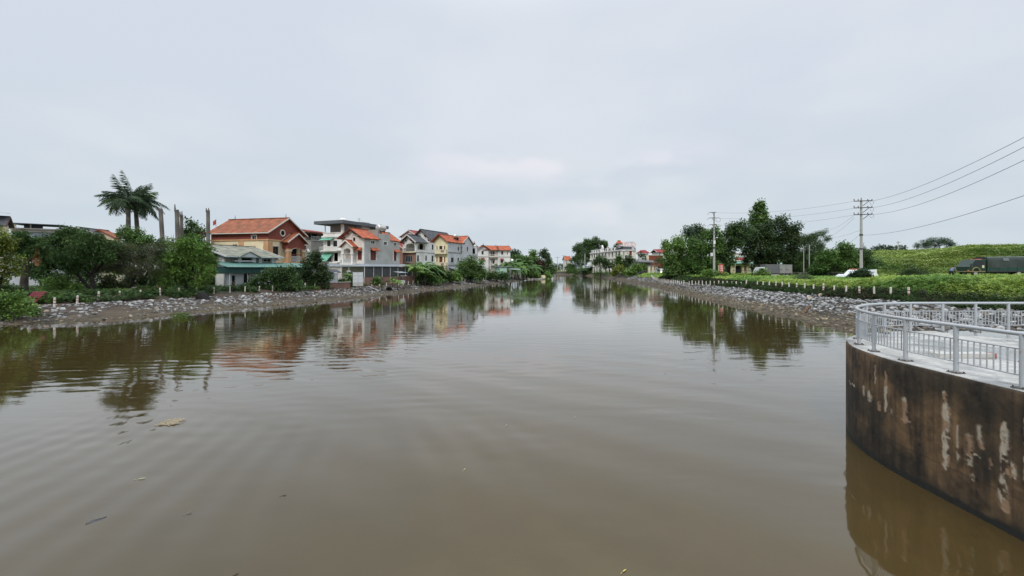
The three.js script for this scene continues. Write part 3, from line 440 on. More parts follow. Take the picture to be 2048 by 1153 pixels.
tree('distant_tree', 'light green bushy tree above the far banana thicket', 'tree', 158, [1035, 552], [[1030, 520, 10], [1045, 520, 10], [1056, 524, 9], [1018, 522, 8]], G.mid, { trunk: 0.2 });
tree('slender_tree', 'slender pale tree rising above the far left thicket', 'tree', 185, [1068, 550], [[1066, 508, 7], [1064, 515, 6], [1070, 518, 7]], G.bright, { trunk: 0.15 });
tree('sparse_tree', 'tall sparse tree with see-through top over the far left bank', 'tree', 176, [1088, 554], [[1083, 508, 7], [1090, 502, 5], [1096, 512, 6], [1077, 514, 6], [1090, 516, 8]], G.dark, { trunk: 0.15, hollow: 0.52, geo: C.broad });
tree('waterside_tree', 'dark leaning tree hanging over the water at the far left bank', 'tree', 172, [1086, 556], [[1078, 528, 12], [1092, 526, 13], [1102, 534, 10], [1086, 542, 14], [1070, 542, 12], [1100, 546, 9], [1062, 532, 9]], G.deep, { trunk: 0.2 });
tree('waterside_bush', 'bright bush trailing into the water below the dark leaning tree', 'shrub', 165, [1060, 558], [[1050, 546, 8], [1062, 550, 8], [1075, 551, 8], [1095, 552, 8]], G.bright, { trunk: 0.08 });
tree('waterside_tree', 'dense green thicket of trees behind the far banana plants', 'tree', 178, [1060, 556], [[1045, 527, 11], [1058, 524, 12], [1072, 522, 10], [1052, 540, 12], [1068, 538, 13], [1084, 534, 12], [1096, 530, 10], [1104, 540, 9], [1076, 548, 10]], G.mid, { trunk: 0.2, hollow: 0.2 });
tree('waterside_bush', 'reddish brown bush among the far left trees', 'shrub', 166, [1082, 552], [[1080, 527, 6], [1084, 532, 5]], [0.10, 0.055, 0.032], { trunk: 0.08 });
// banana plants
const bananaGeo = [0, 1, 2].map((k) => { // one arching split leaf along +x, 1 long
  const r = rng(40 + k), pos = [], N = 9, P = (t, s) => { const w = 0.16 * Math.sin(PI * clamp(0.06 + 0.92 * t, 0, 1)); return new V3(t * (1 - 0.2 * t), 0.75 * t - (0.85 + 0.25 * k) * t * t, s * w).add(new V3(0, -Math.abs(s) * w * 0.45, 0)); };
  for (let i = 0; i < N; i++) for (const s of [-1, 1]) { const a = i / N, b = (i + 0.9 - 0.25 * r()) / N, q = [P(a, 0), P(b, 0), P(b + 0.05, s), P(a + 0.04, s)]; for (const j of [0, 1, 2, 0, 2, 3]) pos.push(q[j].x, q[j].y, q[j].z); }
  const g = new THREE.BufferGeometry(); g.setAttribute('position', new THREE.Float32BufferAttribute(pos, 3)); g.computeVertexNormals(); return join([g, taper([P(0, 0), P(0.35, 0), P(0.7, 0)], 0.02, 0.008, 4)]);
});
function banana(label, px, vb, d, hpx, seed, o = {}) {
  const { n = 9, lit, group } = o, r = rng(seed), foot = at(px, vb, d); foot.y = Math.max(0.3, gy(foot.x, d)); const h = hpx / F * d;
  const g = thing('banana_plant', label, 'banana plant', [foot.x, foot.y, foot.z], r() * 6, group);
  part('stem', taper([[0, -0.2, 0], [0.05, h * 0.3, 0], [0.08, h * 0.55, 0]], 0.09 + h * 0.02, 0.06, 8), M.bark, g);
  for (let i = 0; i < n; i++) { const f = part('leaf', bananaGeo[Math.floor(r() * 3)], lit ? LM.banana3 : r() < 0.55 ? LM.banana : r() < 0.8 ? LM.banana2 : LM.banana3, g), L = h * (0.55 + 0.25 * r()); f.scale.set(L, L * (0.8 + 0.5 * r()), L); f.position.set(0.07, h * (0.45 + 0.12 * r()), 0); f.rotation.order = 'YZX'; f.rotation.y = i * 2.4 + r() * 0.6; f.rotation.z = 0.1 + 0.6 * r(); f.rotation.x = (r() - 0.5) * 0.6; }
}
banana('small bright banana plant in front of the grey mesh fence', 795, 570, 72, 27, 1, { lit: true, n: 8 });
banana('thin young banana plant beside the grey mesh fence', 785, 566, 74, 30, 2, { n: 5 });
banana('little banana shoot before the low brick wall', 764, 570, 70, 13, 3, { lit: true, n: 6 });
banana('tall pale-stemmed banana plant left of the clump', 828, 572, 82, 52, 4, { lit: true, n: 9 });
for (const [px, vb, d, h, s] of [[838, 568, 86, 50, 5], [846, 566, 88, 58, 6], [855, 566, 88, 52, 7], [863, 566, 90, 46, 8], [870, 564, 92, 44, 10], [850, 568, 85, 38, 9]]) banana('leafy banana plant in the clump before the dark-roofed white house', px, vb, d, h, s, { group: 'banana clump before the dark-roofed house', n: 9 });
for (const [px, vb, d, h, s] of [[998, 558, 142, 36, 11], [1006, 558, 146, 40, 12], [1014, 558, 142, 44, 13], [1022, 559, 146, 48, 14], [1030, 559, 142, 50, 15], [1038, 560, 146, 48, 16], [1046, 560, 142, 46, 17], [1054, 560, 146, 44, 18], [1062, 560, 150, 40, 19], [1034, 561, 138, 36, 20], [1020, 560, 137, 34, 22], [1048, 561, 139, 34, 23], [1068, 559, 156, 36, 24]]) banana('drooping banana plant in the thicket beside the far white house', px, vb, d, h * 0.95, s, { group: 'far banana thicket', n: 10 });
banana('small dark banana plant in front of the pale green shed', 988, 556, 120, 22, 21, { n: 8 });

tree('backyard_tree', 'dark backyard tree filling the gap behind the stumpy tree', 'tree', 49, [70, 585], [[70, 490, 16], [92, 500, 20], [75, 520, 22], [100, 530, 18], [60, 545, 18], [85, 550, 20], [110, 552, 16]], G.deep, { trunk: 0.15, hollow: 0.24 });
tree('backyard_tree', 'dark backyard tree behind the forked mango tree', 'tree', 50, [180, 585], [[150, 492, 20], [180, 490, 20], [208, 492, 18], [165, 520, 24], [195, 525, 22], [215, 510, 16], [150, 545, 20], [185, 550, 22], [225, 545, 18]], G.mid, { trunk: 0.18, hollow: 0.24 });
tree('backyard_tree', 'dense dark tree closing the space below the tall palms', 'tree', 53, [285, 588], [[240, 500, 20], [275, 498, 22], [305, 495, 18], [325, 510, 18], [255, 530, 22], [300, 530, 24], [330, 540, 18], [270, 560, 20], [310, 562, 20]], G.dark, { trunk: 0.2, hollow: 0.22 });
tree('backyard_tree', 'dark leafy tree behind the broad-leaved one, left of the villa', 'tree', 55, [395, 585], [[365, 490, 18], [395, 485, 16], [415, 500, 12], [380, 515, 20], [410, 520, 16], [400, 545, 18], [420, 555, 14], [365, 550, 20]], G.deep, { trunk: 0.18, hollow: 0.24 });
tree('waterside_shrub', 'dark bush behind the stones right of the red sheet', 'shrub', 40.5, [100, 606], [[92, 592, 9], [108, 596, 8], [78, 600, 7]], G.deep, { trunk: 0.04 });
// right bank
const TR = (label, d, base, blobs, col, o) => tree('roadside_tree', label, 'tree', d, base, blobs, col, { dens: 1.3, hollow: 0.2, ...o });
TR('mid-green tree at the left end of the right-hand grove', 101, [1357, 551], [[1343, 503, 20], [1358, 488, 17], [1352, 522, 18], [1333, 492, 10], [1370, 500, 16], [1366, 530, 14], [1336, 530, 9], [1378, 520, 14]], G.bright, { trunk: 0.25, hollow: 0.2 });
TR('pale grey-green tree standing up behind the grove next to the cable pole', 106, [1388, 551], [[1378, 464, 11], [1392, 458, 12], [1386, 478, 15], [1402, 470, 12], [1394, 495, 20]], G.blue, { trunk: 0.2 });
TR('bushy green tree behind the cable pole', 92, [1412, 553], [[1400, 490, 19], [1420, 477, 20], [1415, 505, 20], [1438, 495, 16], [1405, 525, 16], [1424, 530, 15], [1395, 535, 10], [1430, 462, 9]], G.mid, { trunk: 0.22, hollow: 0.2 });
TR('dark rounded tree arching over the red kiosk sign', 94, [1461, 552], [[1452, 480, 19], [1468, 462, 18], [1486, 456, 17], [1448, 500, 17], [1470, 492, 18], [1459, 517, 17], [1480, 478, 15], [1440, 515, 12]], G.deep, { trunk: 0.22, bark: M.darkbark, hollow: 0.2 });
TR('tall narrow tree rising highest over the grove', 110, [1519, 553], [[1518, 410, 9], [1514, 421, 13], [1524, 424, 12], [1511, 438, 14], [1526, 440, 14], [1518, 456, 19], [1504, 452, 9], [1536, 452, 9], [1518, 432, 13], [1520, 418, 10]], G.mid, { trunk: 0.25, hollow: 0.2 });
TR('huge dark spreading tree shading the box truck', 95, [1502, 553], [[1500, 478, 20], [1516, 466, 20], [1536, 460, 22], [1560, 456, 22], [1580, 464, 20], [1572, 484, 24], [1545, 484, 26], [1520, 494, 22], [1500, 500, 16], [1550, 508, 22], [1575, 508, 20], [1525, 515, 14], [1588, 486, 14], [1535, 524, 13], [1495, 520, 8]], G.dark, { trunk: 0.36, bark: M.darkbark, hollow: 0.2, dens: 1.1 });
TR('second dark trunk tree right of the huge spreading tree', 97, [1516, 553], [[1512, 512, 10], [1520, 524, 9], [1556, 530, 12], [1545, 536, 10], [1575, 532, 11]], G.dark, { trunk: 0.3, bark: M.darkbark });
TR('feathery tree with a wispy outstretched crown beside the street lamps', 98, [1610, 553], [[1602, 482, 15], [1618, 478, 12], [1634, 472, 9], [1648, 467, 7], [1600, 502, 20], [1625, 500, 18], [1585, 505, 15], [1604, 522, 16], [1640, 490, 9], [1630, 518, 13], [1592, 530, 12], [1655, 478, 5], [1615, 490, 14], [1640, 505, 12], [1575, 520, 12], [1620, 535, 13], [1648, 520, 10]], G.deep, { geo: C.fine, trunk: 0.2, hollow: 0.2, dens: 1.4 });
TR('low bright bushy tree left of the power pole', 82, [1672, 556], [[1660, 506, 14], [1680, 500, 15], [1698, 500, 14], [1652, 520, 16], [1676, 520, 18], [1700, 518, 16], [1640, 532, 13], [1664, 538, 14], [1690, 537, 15], [1630, 540, 8]], G.mid, { trunk: 0.15, dens: 1.1 });
TR('dark bushy tree behind the power pole at the foot of the dike', 86, [1725, 556], [[1716, 506, 12], [1732, 510, 12], [1740, 520, 9], [1722, 524, 15], [1710, 535, 14], [1735, 535, 11]], G.deep, { trunk: 0.15, geo: C.dense });
TR('dark understorey shrubs under the left half of the grove', 98, [1385, 553], [[1335, 541, 8], [1350, 538, 10], [1368, 540, 9], [1385, 535, 12], [1402, 540, 10], [1420, 540, 10], [1440, 542, 7], [1345, 528, 9], [1375, 525, 10], [1395, 520, 10]], G.mid, { trunk: 0.1 });
TR('dark understorey shrubs behind the box truck', 103, [1560, 553], [[1512, 536, 8], [1530, 538, 10], [1550, 536, 12], [1575, 538, 12], [1595, 540, 10], [1612, 538, 10]], G.dark, { trunk: 0.1 });
TR('second bushy tree between the feathery tree and the power pole', 90, [1648, 554], [[1630, 520, 12], [1645, 512, 12], [1662, 524, 14], [1640, 535, 12], [1680, 512, 12], [1700, 528, 14], [1655, 545, 10]], G.deep, { trunk: 0.12 });
tree('crest_tree', 'dark low tree on the crest of the dike', 'tree', 118, [1880, 495], [[1838, 491, 5], [1850, 488, 6], [1864, 484, 7], [1880, 482, 7], [1894, 484, 6], [1908, 486, 5], [1872, 489, 7], [1890, 490, 6], [1918, 490, 4], [1856, 492, 6], [1905, 491, 5]], G.blue, { trunk: 0.12, hollow: 0.3, lift: 8, geo: C.fine });
tree('crest_tree', 'small round bush on the crest of the dike above the power pole', 'shrub', 140, [1770, 498], [[1762, 497, 4], [1776, 497, 4], [1790, 498, 3], [1752, 499, 4], [1806, 497, 3]], G.blue, { trunk: 0.1, lift: 8 });
tree('riverside_tree', 'huge domed tree behind the cream hotel', 'tree', 262, [1185, 545], [[1176, 488, 13], [1190, 485, 12], [1164, 494, 13], [1205, 493, 12], [1184, 499, 16], [1152, 501, 8], [1170, 508, 15], [1213, 500, 8], [1198, 506, 14], [1158, 511, 8], [1182, 514, 14]], G.deep, { trunk: 0.7, hollow: 0.22, bark: M.darkbark, dens: 1.2 });
tree('riverside_tree', 'small tree top showing behind the hotel sign', 'tree', 232, [1238, 540], [[1236, 491, 6], [1231, 494, 4], [1242, 493, 4]], G.deep, { trunk: 0.3 });
tree('riverside_tree', 'bushy tree left of the hotel beside the pale pole', 'tree', 246, [1150, 550], [[1150, 520, 9], [1162, 516, 9], [1142, 526, 8], [1158, 530, 11], [1170, 524, 8], [1146, 536, 9]], G.deep, { trunk: 0.3 });
tree('riverside_bush', 'bright bush on the bank left of the hotel', 'shrub', 236, [1165, 552], [[1140, 542, 7], [1152, 545, 8], [1165, 543, 9], [1178, 542, 9], [1188, 546, 8], [1172, 548, 7]], G.mid, { trunk: 0.1 });
tree('riverside_tree', 'umbrella-shaped tree on the bank before the hotel, nearer its bay', 'tree', 182, [1201, 553], [[1190, 524, 6], [1199, 519, 7], [1208, 522, 7], [1200, 528, 8], [1212, 529, 5]], G.deep, { trunk: 0.3, bark: M.darkbark });
tree('riverside_tree', 'umbrella-shaped tree on the bank before the hotel, leaning right', 'tree', 178, [1222, 553], [[1212, 525, 6], [1219, 530, 6], [1210, 533, 5], [1224, 532, 5]], G.dark, { trunk: 0.3, bark: M.darkbark });
tree('riverside_tree', 'green tree in front of the hotel corner', 'tree', 168, [1246, 552], [[1240, 515, 5], [1236, 524, 6], [1242, 530, 6], [1249, 525, 5]], G.mid, { trunk: 0.2 });
tree('riverside_tree', 'dark wide tree in front of the red-roofed villa', 'tree', 165, [1266, 551], [[1258, 518, 7], [1268, 515, 7], [1278, 514, 7], [1286, 517, 6], [1262, 527, 9], [1275, 526, 9], [1252, 533, 7]], G.dark, { trunk: 0.25 });
tree('riverside_bush', 'yellow-green shrub on the bank below the hotel corner', 'shrub', 158, [1238, 555], [[1232, 540, 6], [1240, 537, 6], [1248, 542, 7], [1228, 547, 5]], G.yellow, { trunk: 0.08 });
tree('riverside_bush', 'bright green bush left of the black tarpaulin', 'shrub', 146, [1266, 554], [[1254, 546, 7], [1264, 541, 7], [1274, 538, 8], [1270, 548, 8], [1284, 534, 7], [1260, 552, 5]], G.bright, { trunk: 0.08 });
tree('riverside_bush', 'low grassy bush on the bank under the umbrella-shaped trees', 'shrub', 190, [1212, 556], [[1192, 550, 5], [1202, 549, 6], [1214, 550, 6], [1226, 551, 5]], G.grass, { trunk: 0.05, geo: C.blade });
tree('small_palm', 'dark bushy tree between the red wall and the headlit car', 'tree', 132, [1318, 552], [[1314, 524, 6], [1322, 522, 7], [1328, 530, 8], [1318, 533, 6], [1334, 536, 6]], G.deep, { trunk: 0.12, geo: C.fine });
tree('distant_tree', 'hazy small tree beyond the far bridge', 'tree', 330, [1120, 545], [[1117, 533, 6], [1125, 532, 5], [1110, 536, 5]], G.blue, { trunk: 0.3 });
tree('roadside_bush', 'silvery weed clump standing out of the grass before the box truck', 'shrub', 58, [1610, 566], [[1600, 560, 8], [1612, 558, 8], [1622, 561, 7]], [0.15, 0.20, 0.10], { trunk: 0.02, geo: C.blade });
tree('roadside_bush', 'tall grey-green bush at the foot of the dike beside the white pickup', 'shrub', 66, [1828, 558], [[1818, 546, 9], [1832, 542, 11], [1846, 546, 9], [1806, 550, 7]], [0.075, 0.115, 0.045], { trunk: 0.04, geo: C.fine });
tree('roadside_bush', 'dark bush growing in front of the white pickup', 'shrub', 62, [1716, 562], [[1709, 549, 6], [1716, 548, 9], [1725, 546, 10], [1734, 548, 9], [1739, 553, 5], [1706, 553, 5], [1697, 557, 4]], [0.045, 0.09, 0.035], { trunk: 0.03, size: 0.8 });
tree('roadside_bush', 'pale weedy bush in front of the box truck cab', 'shrub', 85, [1524, 558], [[1519, 549, 6], [1526, 547, 7], [1531, 551, 5]], G.bright, { trunk: 0.03 });
tree('riverside_bush', 'dark bush hiding the lower part of the far orange-roofed house', 'shrub', 280, [1137, 548], [[1133, 536, 6], [1141, 533, 7], [1146, 538, 6]], G.deep, { trunk: 0.1 });
tree('roadside_bush', 'leafy bush at the foot of the cable pole', 'shrub', 80, [1420, 556], [[1408, 549, 7], [1420, 547, 8], [1434, 550, 7], [1446, 552, 6]], G.bright, { trunk: 0.03 });
tree('roadside_bush', 'dark green shrub beside the low dark wall', 'shrub', 84, [1632, 556], [[1624, 546, 7], [1636, 548, 8], [1648, 551, 6]], G.deep, { trunk: 0.04 });
// ground cover: lush creeper on the right plateau, the dark withered overhang along its edge, grass on the dike, weeds in the yards on the left
{
  const r = rng(900), A = [], B = [], D = [], E = [];
  for (let k = 0; k < 330000; k++) {
    const d = 24 * Math.pow(135 / 24, Math.sqrt(r())), X = (0.25 + 1.05 * r()) * d; if (X > 190) continue; const g = ground(X, d); if (g.side !== 1) continue;
    const w = slopeW(d); if (g.t < w + 0.25) continue;
    if (d > 86 && X < 62 && d < 104 && X > 50) continue;
    const n = fbm(X * 0.16, d * 0.16, 4, 71), q = inPoly(toePoly, X, d) ? segDist(toe, X, d) : 0, sz = 0.0085 * d, mix = (a, b, t) => a.map((v, j) => lerp(v, b[j], t));
    if (q > 1) {
      if (r() < 0.2) continue;
      const big = fbm(X * 0.07, d * 0.07, 4, 171), bush = sst(0.55, 0.68, fbm(X * 0.16, d * 0.16, 4, 99)) * (1 - 0.85 * sst(14, 23, q));
      let c = mix([0.18, 0.29, 0.075], [0.32, 0.40, 0.11], sst(0.36, 0.62, 0.6 * big + 0.4 * n)); c = mix(c, [0.065, 0.125, 0.038], bush);
      D.push({ p: new V3(X, g.h + 0.06 + 1.0 * bush * r(), -d), s: sz * 1.2, h: 0.75 + bush, c });
    } else {
      const m2 = fbm(X * 0.5, d * 0.5, 3, 73), tall = sst(46, 36, d) * sst(33, 38, X), top = lerp(0.25, 0.55, sst(w + 0.5, w + 3, g.t)) * (0.6 + 0.8 * m2) * (d < 50 ? 1.1 : d < 70 ? 0.7 : 0.45) + 0.75 * tall;
      const c = mix([0.19, 0.32, 0.065], [0.33, 0.43, 0.09], sst(0.4, 0.6, n)), u = 0.3 + 0.7 * Math.sqrt(r());
      A.push({ p: new V3(X, g.h + top * u, -d), s: clamp(sz, 0.28, 0.9), h: 0.9, c });
    }
  }
  const cv = new THREE.CatmullRomCurve3(rightEdge.filter(([x, d]) => d > 10 && d < 215).map(([x, d]) => new V3(x, 0, -d)));
  for (let k = 0; k < 34000; k++) { // edge of the plateau
    const u = 1 - Math.pow(r(), 0.5) * 0.72, p = cv.getPoint(u), tg = cv.getTangent(u), w = slopeW(-p.z), f = -0.9 + 1.9 * r(), X = p.x + tg.z * (w + f), d = -p.z + tg.x * (w + f); const g = ground(X, d); if (g.side !== 1 || d < 13.5) continue;
    const ff = g.t - slopeW(d); if (ff < -1.2 + 1.1 * vn(X * 0.6, d * 0.6, 5) || ff > 0.9) continue;
    const dry = 0.5 * fbm(X * 0.4, d * 0.4, 3, 12) + 0.5 * r(), tall = sst(46, 36, d) * sst(31, 36, X), c = dry > 0.6 ? [0.055, 0.044, 0.028] : [0.06, 0.11, 0.032];
    B.push({ p: new V3(X, g.h + r() * (lerp(0.1, 0.5, sst(-1, 0.8, ff)) + 0.6 * tall * sst(0, 1, ff)), -d), s: clamp(0.0075 * d, 0.24, 0.7), c });
  }
  for (let k = 0; k < 110000; k++) {
    const d = 28 * Math.pow(140 / 28, r()), X = -1.28 * d * Math.pow(r(), 0.7), g = ground(X, d); if (g.side !== -1 || g.t < 7.4 || g.t > 40) continue;
    const n = fbm(X * 0.3, d * 0.3, 4, 41); if (n < (X < -34 ? 0.34 : 0.44) || r() < 0.3) continue;
    E.push({ p: new V3(X, g.h + 0.1 + (X < -34 ? 0.45 : 0.35) * r(), -d), s: 0.26 + 0.0035 * d, c: n > 0.56 ? [0.115, 0.20, 0.042] : [0.07, 0.13, 0.034] });
  }
  tag(leaves(scene, 'creeper', C.cover, A, G.grass, 31, 0.18, 0.7), 'bright green leafy creeper covering the flat ground of the right bank', 'ground cover', null, 'stuff');
  tag(leaves(scene, 'bank_weeds', C.dense, B, G.deep, 32), 'dark and withered weeds hanging over the top of the right stone slope', 'weeds', null, 'stuff');
  tag(leaves(scene, 'dike_grass', C.cover, D, G.grass, 33, 0.16, 0.6), 'rough green grass covering the slope of the dike', 'grass', null, 'stuff');
  tag(leaves(scene, 'yard_weeds', C.cover, E, G.deep, 34, 0.3, 0.9), 'low green weeds on the ground between the left bank houses', 'weeds', null, 'stuff');
  console.log('cover', A.length, B.length, D.length, E.length);
}
// ---------- houses ----------
// A house stands on its near corner. Its right face runs along +x, its left face along -z; `turn` is how far the right face runs away from the viewer.
class House {
  constructor(name, label, px, d, turn, baseY = 1.4, category = 'house') {
    this.X0 = (px - CX) / F * d; this.d0 = d; this.th = turn * PI / 180; this.c = Math.cos(this.th); this.s = Math.sin(this.th); this.by = baseY;
    this.g = thing(name, label, category, [this.X0, baseY, -d], this.th);
  }
  _d(face, off, a) { return face === 'R' ? this.d0 - off * this.c + a * this.s : this.d0 + off * this.s - a * this.c; }
  a(face, px, off = 0) { const k = (px - CX) / F; if (face === 'R') { const X = this.X0 + off * this.s, d = this.d0 - off * this.c; return (k * d - X) / (this.c - k * this.s); } const X = this.X0 + off * this.c, d = this.d0 + off * this.s; return -(X - k * d) / (this.s + k * this.c); }
  y(face, px, v, off = 0) { return EYE - (v - HV) / F * this._d(face, off, this.a(face, px, off)) - this.by; }
  rect(face, r, off = 0) { const m = (r[0] + r[2]) / 2; return [this.a(face, r[0], off), this.y(face, m, r[3], off), this.a(face, r[2], off), this.y(face, m, r[1], off)]; }
  mtx(face, off) { return face === 'R' ? new THREE.Matrix4().makeTranslation(0, 0, off) : new THREE.Matrix4().makeTranslation(off, 0, 0).multiply(new THREE.Matrix4().makeRotationY(-PI / 2)); }
  P(name, geo, m, label) { return part(name, geo, m, this.g, label); }
  // wall with real openings: poly in facade metres, open = [[px0, v0, px1, v1, kind, rows, cols], ...] in picture pixels
  wall(face, off, poly, m, open = [], o = {}) {
    const sh = new THREE.Shape(poly.map((p) => new THREE.Vector2(...p))), T4 = this.mtx(face, off), th = o.thick ?? 0.22;
    for (const w of open) { const r = w.m ? w.m : this.rect(face, w, off); w.r = r; const h = new THREE.Path(); if (w[4] === 'arch') { const mx = (r[0] + r[2]) / 2, rise = (o.rise ?? 0.3) * (r[2] - r[0]); h.moveTo(r[0], r[1]); h.lineTo(r[2], r[1]); h.lineTo(r[2], r[3] - rise); h.quadraticCurveTo(r[2], r[3], mx, r[3]); h.quadraticCurveTo(r[0], r[3], r[0], r[3] - rise); } else { h.moveTo(r[0], r[1]); h.lineTo(r[2], r[1]); h.lineTo(r[2], r[3]); h.lineTo(r[0], r[3]); } h.closePath(); sh.holes.push(h); }
    const g = uvm(new THREE.ExtrudeGeometry(sh, { depth: th, bevelEnabled: false, curveSegments: 8 }).translate(0, 0, -th)).applyMatrix4(T4);
    const wl = this.P(o.name || 'wall', g, m, o.label);
    for (const w of open) if (!['arch', 'open'].includes(w[4])) this.window(face, off, w.r, w[4], w[5] ?? 1, w[6] ?? 2, o);
    return wl;
  }
  window(face, off, [x0, y0, x1, y1], kind = 'dark', rows = 1, cols = 2, o = {}) {
    const T4 = this.mtx(face, off), f = 0.06, list = [], z = -0.14, fr = kind === 'shutter' ? M.shutter : kind === 'darkf' ? M.darkFrame : o.frame || M.frame;
    list.push(box(x0, y0, z, x0 + f, y1, z + 0.07), box(x1 - f, y0, z, x1, y1, z + 0.07), box(x0 + f, y1 - f, z, x1 - f, y1, z + 0.07), box(x0 + f, y0, z, x1 - f, y0 + f, z + 0.07));
    for (let i = 1; i < cols; i++) { const x = lerp(x0, x1, i / cols); list.push(box(x - 0.025, y0 + f, z, x + 0.025, y1 - f, z + 0.06)); }
    for (let i = 1; i < rows; i++) { const y = lerp(y0, y1, i / rows); list.push(box(x0 + f, y - 0.022, z + 0.003, x1 - f, y + 0.022, z + 0.055)); }
    const w = part(kind === 'door' ? 'door' : 'window', join(list).applyMatrix4(T4), fr, this.g);
    if (kind === 'shutter') for (let i = 0; i < cols; i++) part('shutter', box(lerp(x0, x1, i / cols) + 0.04, y0 + 0.05, z + 0.01, lerp(x0, x1, (i + 1) / cols) - 0.04, y1 - 0.05, z + 0.05).applyMatrix4(T4), M.shutter, w);
    else for (let i = 0; i < cols; i++) part('pane', box(lerp(x0, x1, i / cols) + 0.03, y0 + 0.03, z + 0.015, lerp(x0, x1, (i + 1) / cols) - 0.03, y1 - 0.03, z + 0.03).applyMatrix4(T4), M.pane, w);
    if (o.sill !== false) part('sill', box(x0 - 0.1, y0 - 0.09, -0.1, x1 + 0.1, y0 - 0.01, 0.09).applyMatrix4(T4), o.sillM || M.trim, w);
    if (o.surround) part('surround', [box(x0 - 0.14, y0 - 0.005, -0.05, x0 - 0.01, y1 + 0.14, 0.04), box(x1 + 0.01, y0 - 0.005, -0.05, x1 + 0.14, y1 + 0.14, 0.04), box(x0 - 0.01, y1 + 0.01, -0.05, x1 + 0.01, y1 + 0.14, 0.04)].map((q) => q.applyMatrix4(T4)), o.surround, w);
  }
  band(face, off, x0, x1, y0, y1, m, p = 0.08, name = 'cornice') { return this.P(name, box(x0, y0, -0.02, x1, y1, p).applyMatrix4(this.mtx(face, off)), m); }
  back(m, x1, z1, y1, t = 0.22) { this.P('rear_wall', [box(x1 - t, 0, z1 + t, x1, y1, -t), box(t, 0, z1, x1, y1, z1 + t)], m); }
  // gable roof, ridge along 'x' or 'z'; a0..a1 along the ridge, b0..b1 across at the eaves
  gable(along, a0, a1, b0, b1, eave, ridge, m, o = {}) {
    const t = o.t ?? 0.14, mid = o.mid ?? (b0 + b1) / 2, p = (a, b, y) => along === 'x' ? [a, y, b] : [b, y, a];
    this.P('roof', slab(p(a0, b0, eave), p(a1, b0, eave), p(a1, mid, ridge), p(a0, mid, ridge), t), m); this.P('roof', slab(p(a1, b1, o.eave2 ?? eave), p(a0, b1, o.eave2 ?? eave), p(a0, mid, ridge), p(a1, mid, ridge), t), m);
    this.P('ridge_cap', beam(p(a0 - 0.02, mid, ridge + 0.03), p(a1 + 0.02, mid, ridge + 0.03), 0.26, 0.14), m);
    const bm = o.barge || M.trim; for (const a of [a0, a1]) this.P('bargeboard', [beam(p(a, b0, eave - 0.07), p(a, mid - 0.002, ridge - 0.07), 0.08, 0.17), beam(p(a, b1, (o.eave2 ?? eave) - 0.07), p(a, mid + 0.002, ridge - 0.07), 0.084, 0.17)], bm);
    if (o.gutter) for (const b of o.gutter) this.P('gutter', beam(p(a0, b, eave - 0.1), p(a1, b, eave - 0.08), 0.12, 0.13), o.gutterM || bm);
    if (o.finial) for (const a of o.finial) this.P('finial', [rod([...p(a, mid, ridge)], [...p(a, mid, ridge + 0.75)], 0.07, 0.02, 6)], M.iron);
  }
  rail(face, off, x0, x1, y0, h, m, n, name = 'balustrade') { const T4 = this.mtx(face, off), L = [box(x0, y0 + h - 0.07, -0.06, x1, y0 + h, 0.06), box(x0, y0, -0.06, x1, y0 + 0.06, 0.06)]; for (let i = 0; i <= n; i++) { const x = lerp(x0 + 0.04, x1 - 0.04, i / n); L.push(box(x - 0.03, y0 + 0.06, -0.03, x + 0.03, y0 + h - 0.07, 0.03)); } return this.P(name, L.map((q) => q.applyMatrix4(T4)), m); }
  hood(face, off, r, m, proj = 0.7) { // little tiled canopy over a window, given as facade rect
    const [x0, y0, x1, y1] = r, g = slab([x0 - 0.1, y0, proj], [x1 + 0.1, y0, proj], [x1, y1, 0.02], [x0, y1, 0.02], 0.1).applyMatrix4(this.mtx(face, off)); const p = this.P('hood', g, m); return p;
  }
}
